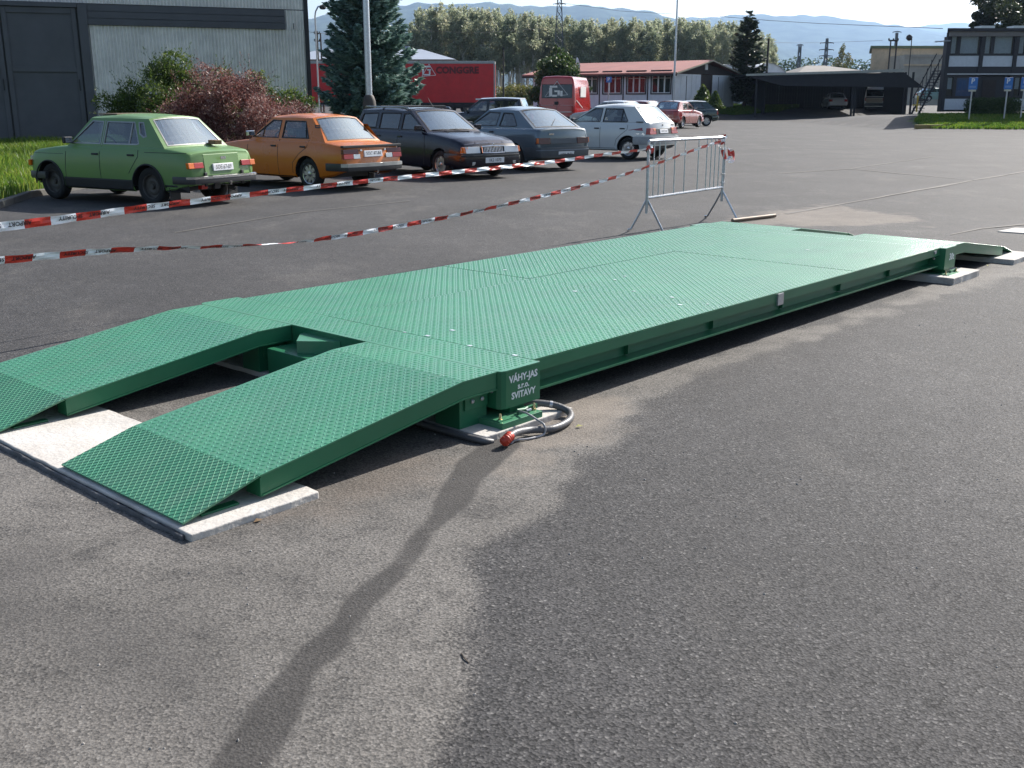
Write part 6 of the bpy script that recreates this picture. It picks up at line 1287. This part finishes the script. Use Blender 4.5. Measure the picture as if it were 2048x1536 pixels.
# --- dark blue estate (front towards the camera)
BLP = paint('dark_blue_paint', (.005, .005, .014), .2, .15, .0); GRILL = S('bright_grille', (.45, .45, .45), .2, .9)
g = dict(wb=2.45, ro=.98, fo=.78, hw=.80, r=.285, ty=.685, arch=.05, paint=BLP, sh=.07, rim=8, rimmat=ALLOY, fat=1,
    top=[(-.98, .93), (-.9, .955), (0, .95), (1.9, .925), (2.25, .89), (2.8, .82), (3.05, .76), (3.18, .70), (3.23, .62)], bot=[(-.98, .34), (-.5, .25), (-.3, .20), (2.7, .20), (2.95, .20), (3.23, .25)],
    rprof=[(.3, 0), (.93, .06)], fprof=[(.2, -.03), (.35, 0), (.55, 0), (.70, -.05)], wr0=-.90, wf0=1.95, wr1=-.68, wf1=1.22, zr=1.37, zrf=1.35, gr=.59, arc=.04, seat=.72, glass=GLASSD,
    windows=[[(1.83, .965), (.98, .965), (.98, 1.30), (1.20, 1.31)], [(.88, .965), (.12, .965), (.12, 1.31), (.88, 1.31)], [(.0, .985), (-.70, .995), (-.60, 1.29), (.0, 1.31)]],
    rb=(.36, .56, BLP, .05, .6), fb=(.28, .52, BLP, .06, .6), fb_strip=(.455, .49, BLACK),
    faces=[(1, 'headlamp', CLEARL, .33, .70, .53, .66, .02, .10), (1, 'indicator_lamp', AMBER, .70, .755, .54, .65, .01, .12), (1, 'grille', BLACK, -.28, .28, .53, .655, .045, 0, False), (1, 'lower_air_intake', BLACK, -.62, .62, .20, .275, .055, 0, False), (1, 'fog_lamp', CLEARL, .50, .58, .29, .36, .068), (-1, 'tail_lamp', REDL, .6, .78, .62, .9)],
    plates=[(1, '1K2 1070', 0, .385, .50, .11)], pproud=.085, seams=[[(.93, .26), (.93, .95)], [(.36, .40), (.24, .62), (.06, .75), (.06, .95)], [(1.88, .26), (1.95, .60), (1.90, .92)]], handles=[(1.02, .82), (.20, .82)], mirror=(1.74, 1.01, BLP), handlemat=BLP,
    bonnet_lines=[[(1.98, .60), (2.6, .52), (3.12, .36)], [(1.98, -.60), (2.6, -.52), (3.12, -.36)]])
c = car('parked_car', 'dark blue estate car with roof rails, its grille and headlamps facing the yard', 'car', g, (-2.513, 24.472, 0), -.859, 1.0, 'cars parked in the yard'); q = c['q']
for k in range(13):
    y = -.24 + .04 * k; MB().tube([(3.27, y, .545), (3.245, y, .645)], .007, 5).build('grille_bar', GRILL, q)
MB().tube([(3.27, -.29, .535), (3.25, -.30, .66), (3.265, 0, .675), (3.25, .30, .66), (3.27, .29, .535), (3.29, 0, .53), (3.27, -.29, .535)], .012, 6).build('grille_surround', CHROME, q); MB().lathe([(.001, .01), (.035, .01), (.04, 0)], 14, Matrix.Translation((3.262, 0, .685)) @ Matrix.Rotation(math.pi / 2, 4, 'Y')).build('bonnet_badge', CHROME, q)
for s_ in (-1, 1):
    MB().tube([(-.62, s_ * .56, 1.40), (-.58, s_ * .56, 1.44), (1.05, s_ * .56, 1.425), (1.10, s_ * .56, 1.385)], .014, 8).build('roof_rail', GRILL if s_ else BLACK, q)
for x_ in (.0, .9): MB().tube([(x_, -.56, 1.445), (x_, .56, 1.445)], .018, 6).build('roof_bar', BLACK, q)
MB().box(1.97, 2.10, -.30, .30, .925, .945).build('scuttle_vent', BLACK, q, ang=None, bevel=.006)
wiper(c, c['PF'], .82, .42, .02, .08); wiper(c, c['PF'], .45, .10, .02, .08)
MB().tube([(.95, .2, 1.42), (.75, .2, 1.62)], .006, 5).build('aerial', BLACK, q)
# --- grey blue three door hatchback
GBP = paint('grey_blue_metallic', (.10, .135, .16), .22, .8, .05, .3)
g = dict(wb=2.47, ro=.80, fo=.78, hw=.81, r=.285, ty=.69, arch=.05, paint=GBP, sh=.06, rim=6, rimmat=ALLOY,
    top=[(-.80, .90), (-.74, .925), (-.5, .94), (0, .935), (1.85, .92), (2.3, .87), (2.9, .80), (3.15, .74), (3.25, .66)], bot=[(-.80, .30), (-.5, .24), (-.3, .20), (2.7, .20), (2.95, .22), (3.25, .28)],
    rprof=[(.2, .04), (.45, 0), (.6, .02), (.93, .06)], fprof=[(.3, 0), (.75, -.05)], wr0=-.56, wf0=1.90, wr1=.16, wf1=1.28, zr=1.32, zrf=1.325, gr=.56, arc=.04, seat=.72,
    windows=[[(1.80, .965), (.80, .965), (.78, 1.27), (1.22, 1.285)], [(.69, .965), (.10, .965), (.02, .99), (.24, 1.20), (.32, 1.26), (.67, 1.27)]], scrm=(.05, .04),
    rb=(.32, .53, S('dark_grey_bumper', (.045, .055, .065), .5), .05, .42), fb=(.28, .50, PLAST, .06, .5), rb_strip=(.46, .475, S('blue_grey_strip', (.12, .16, .2), .4)),
    faces=[(-1, 'tail_lamp', S('smoked_red_lens', (.07, .012, .012), .15), .40, .735, .60, .735, .014, .07), (-1, 'lower_tailgate_trim', S('dark_tailgate_panel', (.05, .065, .08), .4), -.39, .39, .60, .72, .008, 0, False), (-1, 'reverse_lamp', AMBER, .74, .76, .62, .73, .01, .04), (1, 'headlamp', CLEARL, .42, .72, .52, .66)],
    plates=[(-1, 'OPA 34-95', 0, .385, .46, .105)], pproud=.082, seams=[[(.74, .26), (.74, .93)], [(1.90, .26), (1.90, .90)]], handles=[(.88, .84)], mirror=(1.72, 1.0, PLAST), strips=[('rubbing_strip', PLAST, .38, 2.08, .50, .55, .012), ('lower_body_band', S('darker_sill', (.04, .055, .065), .5), .38, 2.08, .22, .34, .004)])
c = car('parked_car', 'grey blue three door hatchback parked between dark blue estate and white hatchback', 'car', g, (.70, 25.15, 0), 2.24, 1.02, 'cars parked in the yard'); q = c['q']
wiper(c, c['PR'], .62, .40, .10, .42)
for k in range(3): MB().box(.0 + k * .14, .02 + k * .14, -.05, .05, 1.0, 1.05).build('shelf_item', DARKIN, q, ang=None)
MB().box(-.885 + .10, -.872 + .10, .30, .44, .80, .83).build('model_badge', CHROME, q, ang=None)
# --- white five door hatchback
WHP = paint('off_white_paint', (.56, .58, .57), .3, .6, .10)
g = dict(wb=2.45, ro=.66, fo=.70, hw=.81, r=.29, ty=.69, arch=.05, paint=WHP, sh=.07, rim=8, rimmat=ALLOY, fat=1,
    top=[(-.66, .95), (-.60, .965), (-.3, .96), (0, .95), (1.85, .93), (2.2, .89), (2.8, .81), (3.0, .76), (3.15, .68)], bot=[(-.66, .36), (-.5, .27), (-.3, .22), (2.7, .22), (2.9, .25), (3.15, .34)],
    rprof=[(.2, .04), (.45, 0), (.7, .03), (.98, .10)], fprof=[(.3, 0), (.75, -.06)], wr0=-.50, wf0=1.90, wr1=-.06, wf1=1.20, zr=1.36, zrf=1.355, gr=.575, arc=.04, seat=.72,
    windows=[[(1.80, .965), (.92, .965), (.90, 1.315), (1.16, 1.32)], [(.84, .965), (.10, .965), (.05, .99), (.27, 1.31), (.82, 1.315)]], bars=[(.27, .97, (.0, 1.30), .012)], scrm=(.05, .04),
    rb=(.40, .60, S('bumper_light_grey', (.32, .33, .33), .45), .07, .5), fb=(.34, .54, S('bumper_light_grey_front', (.32, .33, .33), .45), .07, .5),
    faces=[(-1, 'tail_lamp', REDL, .42, .755, .66, .82, .014, .10), (-1, 'indicator_lamp', AMBER, .43, .56, .75, .815, .018), (-1, 'plate_recess', BLACK, -.40, .40, .66, .80, .008, 0, False), (-1, 'badge', BLACK, -.03, .03, .87, .91, .012, 0, False), (-1, 'badge', BLACK, -.62, -.48, .885, .905, .012, 0, False), (1, 'headlamp', CLEARL, .42, .72, .54, .68)],
    plates=[(-1, 'OPA 32-46', 0, .73, .44, .10)], pproud=.02, seams=[[(.87, .28), (.87, .94)], [(.40, .36), (.36, .52), (.20, .66), (.03, .78), (.03, .94)], [(1.86, .28), (1.88, .92)]], handles=[(.98, .80), (.18, .80)], mirror=(1.72, 1.0, PLAST), handlemat=BLACK,
    strips=[('lower_body_band', S('grey_sill', (.20, .21, .21), .6), .40, 2.06, .235, .30, .004)])
c = car('parked_car', 'white five door hatchback with maroon side flashes, last of the front row', 'car', g, (3.645, 29.76, 0), 2.50, 1.03, 'cars parked in the yard'); q = c['q']
wiper(c, c['PR'], .42, .50, .02, .30)
MAR = S('maroon_decal', (.22, .02, .05), .4)
for s_ in (-1, 1):
    for z0_, z1_, x1_ in ((.79, .83, -.42), (.77, .775, -.44)):
        sy = c['side_y']; MB().add([(.02, s_ * (sy(.02, .765) + .004), .765 if z0_ > .78 else .755), (x1_, s_ * (sy(x1_, z0_) + .004), z0_ - .015), (x1_, s_ * (sy(x1_, z1_) + .004), z1_)], [(0, 1, 2)]).build('side_decal', MAR, q, ang=None)
    MB().box(-.40, -.20, s_ * .60 - .14, s_ * .60 + .14, .965, .985).build('parcel_shelf_item', DARKIN, q, ang=None)
# --- generic far cars
def far_spec(p, L=4.0, z=1.40, boot=False, est=False, lamp=REDL, rim='steel', rm=ALLOY, hw=.81):
    wb_ = 2.45; ro = .75 if not boot else .95; fo = .78
    sp = dict(wb=wb_, ro=ro, fo=fo, hw=hw, r=.29, ty=hw - .12, paint=p, sh=.07, rim=6 if rim != 'steel' else 'steel', rimmat=rm,
        top=[(-ro, .90), (-ro + .1, .93), (0, .94), (1.85, .92), (2.3, .87), (2.9, .80), (3.1, .74), (wb_ + fo, .64)], bot=[(-ro, .32), (-.3, .22), (2.7, .2), (wb_ + fo, .28)],
        rprof=[(.3, 0), (.95, .08)], fprof=[(.3, 0), (.75, -.05)], wr0=-ro + (.10 if est else .18) if not boot else -.40, wf0=1.9, wr1=(-.45 if est else -.02) if not boot else .10, wf1=1.22, zr=z - .06, zrf=z - .06, gr=.57, seat=.72,
        windows=[[(1.80, .965), (.92, .965), (.92, z - .12), (1.17, z - .12)], [(.84, .965), (.12, .965), (.28, z - .12), (.84, z - .12)]],
        rb=(.36, .56, p, .05, .45), fb=(.30, .52, p, .06, .5), faces=[(-1, 'tail_lamp', lamp, .50, .75, .64, .84, .014, .1), (1, 'headlamp', CLEARL, .42, .72, .54, .68)], plates=[(-1, 'SO 12-04', 0, .50, .44, .10)], handles=[(.98, .80), (.18, .80)], mirror=(1.72, 1.0, BLACK), seams=[[(.88, .28), (.88, .94)], [(1.86, .28), (1.88, .92)]])
    if est: sp['windows'].append([(.02, .98), (-.42, .99), (-.36, z - .13), (.05, z - .12)])
    return sp
MRED = paint('dark_red_paint', (.26, .02, .018), .15, 1, .03); DGRN = paint('dark_green_paint', (.012, .035, .03), .15, 1, .03)
def gz(x, y): return (x, y, float(T(x, y)))
p = atd(1352, 254, 56); c = car('parked_car', 'small dark red hatchback seen from behind, beyond the white hatchback', 'car', far_spec(MRED), gz(p.x - .25, p.y + .8), 1.05, 1.0, 'cars parked in the yard')
sp = far_spec(DGRN, rim=6); c = car('parked_car', 'dark green hatchback furthest right in the parking row', 'car', sp, gz(11.6, 66.0), 3.42, 1.07, 'cars parked in the yard')
p = atd(1255, 220, 50); c = car('parked_car', 'maroon car mostly hidden behind the white hatchback, only its roof showing', 'car', far_spec(paint('maroon_paint', (.14, .02, .02), .2, 1, .03)), gz(p.x + 2.4, 60), 2.4, .97, 'cars parked in the yard')
p = atd(1195, 220, 52); c = car('parked_car', 'pale silver car hidden behind the white hatchback roof beside the red van', 'car', far_spec(paint('pale_silver_paint', (.4, .42, .42), .2, 1, .03)), gz(p.x + 1.6, 52.5), 2.4, .99, 'cars parked in the yard')
p = atd(1025, 225, 47); c = car('parked_car', 'black estate car with pale rear screen behind the grey blue hatchback', 'car', far_spec(paint('black_paint', (.012, .012, .015), .15, 1, .03), z=1.5, est=True), gz(p.x + .0, 47), 2.9, 1.05, 'cars parked in the yard')
DSIL = paint('dusty_silver_paint', (.6, .63, .68), .3, .6, .1)
p = atd(1672, 217, 96); c = car('parked_car', 'pale saloon parked in the shade on the left inside the carport', 'car', far_spec(DSIL, boot=True), gz(p.x, 96), 1.45, 1.0, 'vehicles under the carport')
TEAL = paint('pale_teal_paint', (.22, .38, .36), .3, .6, .1)
p = atd(1850, 200, 92); c = car('parked_car', 'pale teal car glimpsed behind the outside stair of the office', 'car', far_spec(TEAL), (p.x, 92, atd(1850, 203, 92).z), .15, .8, 'cars parked in the yard')
# --- vans
def van(label, loc, yaw, sc, p, H_, hw, wb_, ro, fo, nose, win, extra=None, cat='van'):
    top = [(-ro, H_ - .12), (-ro + .05, H_ - .04), (-ro + .25, H_), (wb_ - nose * .2, H_), (wb_ + .05, H_ - .10), (wb_ + fo * .45, H_ * .60 + .35), (wb_ + fo * .72, H_ * .5), (wb_ + fo - .05, .85), (wb_ + fo, .7)]
    q = thing('parked_van', label, cat, loc, yaw); q.scale = (sc,) * 3; r = .32; Ra = .39; xs_ = sorted(set(np.linspace(-ro, wb_ + fo, 34).round(3)) | {x for x, _ in top} | {-ro + .02} | {round(c_ + Ra * math.sin(k / 6 * math.pi / 2), 3) for c_ in (0, wb_) for k in range(-6, 7)} | {c_ + s_ * (Ra + .004) for c_ in (0, wb_) for s_ in (-1, 1)})
    xs_ = [x for x in xs_ if -ro <= x <= wb_ + fo]; mb = MB(); rows_ = [(0, .93), (.08, .985), (.35, 1), (.5, .995), (.75, .94), (.93, .87), (.985, .80), (1.0, .68), (1.012, 0)]; ids = {}
    def wy(x, t): e_ = min(1, .93 + .07 * min(1, (x + ro) / .12)) * (1 - .12 * max(0, (x - wb_) / fo) ** 2); return hw * e_ * ip(t, [(a, b_) for a, b_ in rows_])
    for i, x in enumerate(xs_):
        zt = ip(x, top); z0 = .28; zb = z0
        for c_ in (0, wb_):
            if abs(x - c_) <= Ra: zb = max(zb, r + math.sqrt(max(0, Ra ** 2 - (x - c_) ** 2)))
        for j, (t, f) in enumerate(rows_):
            z = z0 + (zt - z0) * t; z = max(z, zb + .002 * j)
            for s_ in (1, -1): ids[i, j, s_] = len(mb.v); mb.v.append((x + max(0, 1 - (x + ro) / .2) * .12 * max(0, (z - 1.0) / 1.2), s_ * wy(x, t), z))
    nr = len(rows_)
    for i in range(len(xs_) - 1):
        for j in range(nr - 1):
            for s_ in (1, -1):
                f = (ids[i, j, s_], ids[i, j + 1, s_], ids[i + 1, j + 1, s_], ids[i + 1, j, s_]); mb.f.append(f if s_ > 0 else f[::-1]); mb.m.append(0)
    for i in (0, len(xs_) - 1): mb.f.append(tuple([ids[i, j, 1] for j in range(nr)] + [ids[i, j, -1] for j in range(nr - 2, -1, -1)])); mb.m.append(0)
    mb.build('body', p, q, ang=40); MB().box(-ro + .1, wb_ + fo - .1, -hw * .8, hw * .8, .2, .5).build('underbody', BLACK, q, ang=None)
    for c_ in (0, wb_):
        for s_ in (-1, 1):
            Mx = Matrix.Translation((c_, s_ * (hw - .12), r)) @ Matrix.Rotation(-s_ * math.pi / 2, 4, 'X'); wt = MB().lathe([(r * .6, -.09), (r * .95, -.09), (r, -.05), (r, .05), (r * .95, .09), (r * .62, .085)], 24, Mx).build('wheel', TYRE, q, ang=60); MB().lathe([(r * .63, .07), (r * .5, .03), (r * .2, .03), (r * .15, .06), (.001, .06)], 20, Mx).build('rim', ALLOY, wt, ang=40)
    zt = H_ - .1
    def rx(z): return -ro + .12 * max(0, (z - 1.0) / 1.2) - .006
    def rpanel(nm, m_, y0, y1, z0, z1, pr_=.0, par=None):
        return MB().add([(rx(z0) - pr_, y0, z0), (rx(z0) - pr_, y1, z0), (rx(z1) - pr_, y1, z1), (rx(z1) - pr_, y0, z1), (rx(z0) + .03, y0, z0), (rx(z0) + .03, y1, z0), (rx(z1) + .03, y1, z1), (rx(z1) + .03, y0, z1)], [(3, 2, 1, 0), (0, 1, 5, 4), (2, 3, 7, 6), (1, 2, 6, 5), (3, 0, 4, 7)]).build(nm, m_, par or q, ang=None)
    rpanel('rear_window', VANWIN, -hw * .80, hw * .80, win[0], win[1], .004); rpanel('rear_window_seal', BLACK, -hw * .83, hw * .83, win[0] - .03, win[1] + .03, .0)
    for s_ in (-1, 1):
        rpanel('tail_lamp', REDL, *sorted((s_ * hw * .82, s_ * hw * .93)), .75, 1.05, .006)
        for a, b_, z0, z1 in win[2]:
            P_ = [(a, z0), (b_, z0), (b_, z1), (a, z1)]; t_ = lambda z: (z - .28) / (H_ - .28)
            MB().add([(x, s_ * (wy(x, t_(z)) + .006), z) for x, z in P_], [(0, 1, 2, 3)]).build('side_window', WINDOW, q, ang=None)
    MB().box(-ro - .08, -ro + .1, -hw * .95, hw * .95, .34, .52).build('rear_bumper', extra.get('bump', PLAST) if extra else PLAST, q, ang=None, bevel=.03)
    return q, rpanel, wy
p = atd(1112, 247, 57.5)
q, rp, wy = van('red high roofed panel van seen from behind, white letter logo on its dark rear window', gz(p.x + .25, p.y), 1.30, 1.0, paint('red_van_paint', (.40, .015, .015), .2, .8, .05), 2.55, .98, 2.9, 1.0, .9, .8, (1.48, 2.12, []), dict(bump=PLAST))
rp('rear_door_gap', BLACK, -.008, .008, .55, 2.4, .008); rp('door_latch', BLACK, -.08, .12, 1.12, 1.28, .02); rp('door_strip', S('pink_reflective_strip', (.55, .25, .25), .4), .2, .85, 1.08, 1.11, .012); rp('door_strip', S('pink_reflective_strip', (.55, .25, .25), .4), -.85, -.2, 1.08, 1.11, .012); rp('number_plate', PLATE, .25, .72, .70, .82, .02); rp('door_strip', WHITE, -.8, .0, .74, .77, .012)
mb = MB()
for a, b_, z0, z1 in ((-.0, .40, 1.98, 2.08), (.26, .42, 1.52, 1.97), (-.0, .255, 1.52, 1.62), (-.16, -.03, 1.62, 1.84), (-.30, -.18, 1.55, 1.82), (-.02, .14, 1.76, 1.84)): mb.box(rx_ := -1.0 + .12 * ((z0 + z1) / 2 - 1) / 1.2 - .03, rx_ + .01, a, b_, z0, z1)
mb.build('logo_letter', WHITE, q, ang=None)
P3 = [(-.955, .0, 2.30), (-.955, -.58, 1.62), (-.985, .64, 1.52)]
mb = MB(); [mb.tube([P3[a], P3[b_]], .012, 4) for a, b_ in ((0, 1), (1, 2), (2, 0))]; mb.build('logo_triangle', WHITE, q, ang=None)
for s_ in (-1,):
    MB().box(.3, 1.7, s_ * 1.0 - .004 if s_ < 0 else .99, s_ * .985 if s_ < 0 else 1.0, 1.5, 2.05).build('side_print', S('white_print', (.7, .68, .66), .3), q, ang=None)
    MB().tube([(-.7, s_ * .99, 1.35), (.9, s_ * .99, .95)], .02, 4).build('side_stripe', WHITE, q)
p = atd(1762, 214, 95)
q, rp, wy = van('white and tan minibus parked in the shade inside the carport, tailgate facing the yard', gz(p.x - .55, p.y), 1.15, 1.0, paint('dusty_white_paint', (.85, .85, .82), .3, .6, .15), 1.95, .84, 2.4, .9, .8, .8, (1.18, 1.68, [(-.5, .4, 1.15, 1.62), (.5, 1.5, 1.15, 1.62), (1.6, 2.2, 1.15, 1.6)]), dict(bump=BLACK))
rp('lower_tailgate', S('tan_band', (.42, .36, .26), .5), -.7, .7, .62, 1.0, .008); rp('tailgate_band', BLACK, -.74, .74, 1.02, 1.10, .009); rp('tailgate_band', BLACK, -.74, .74, .53, .60, .009)
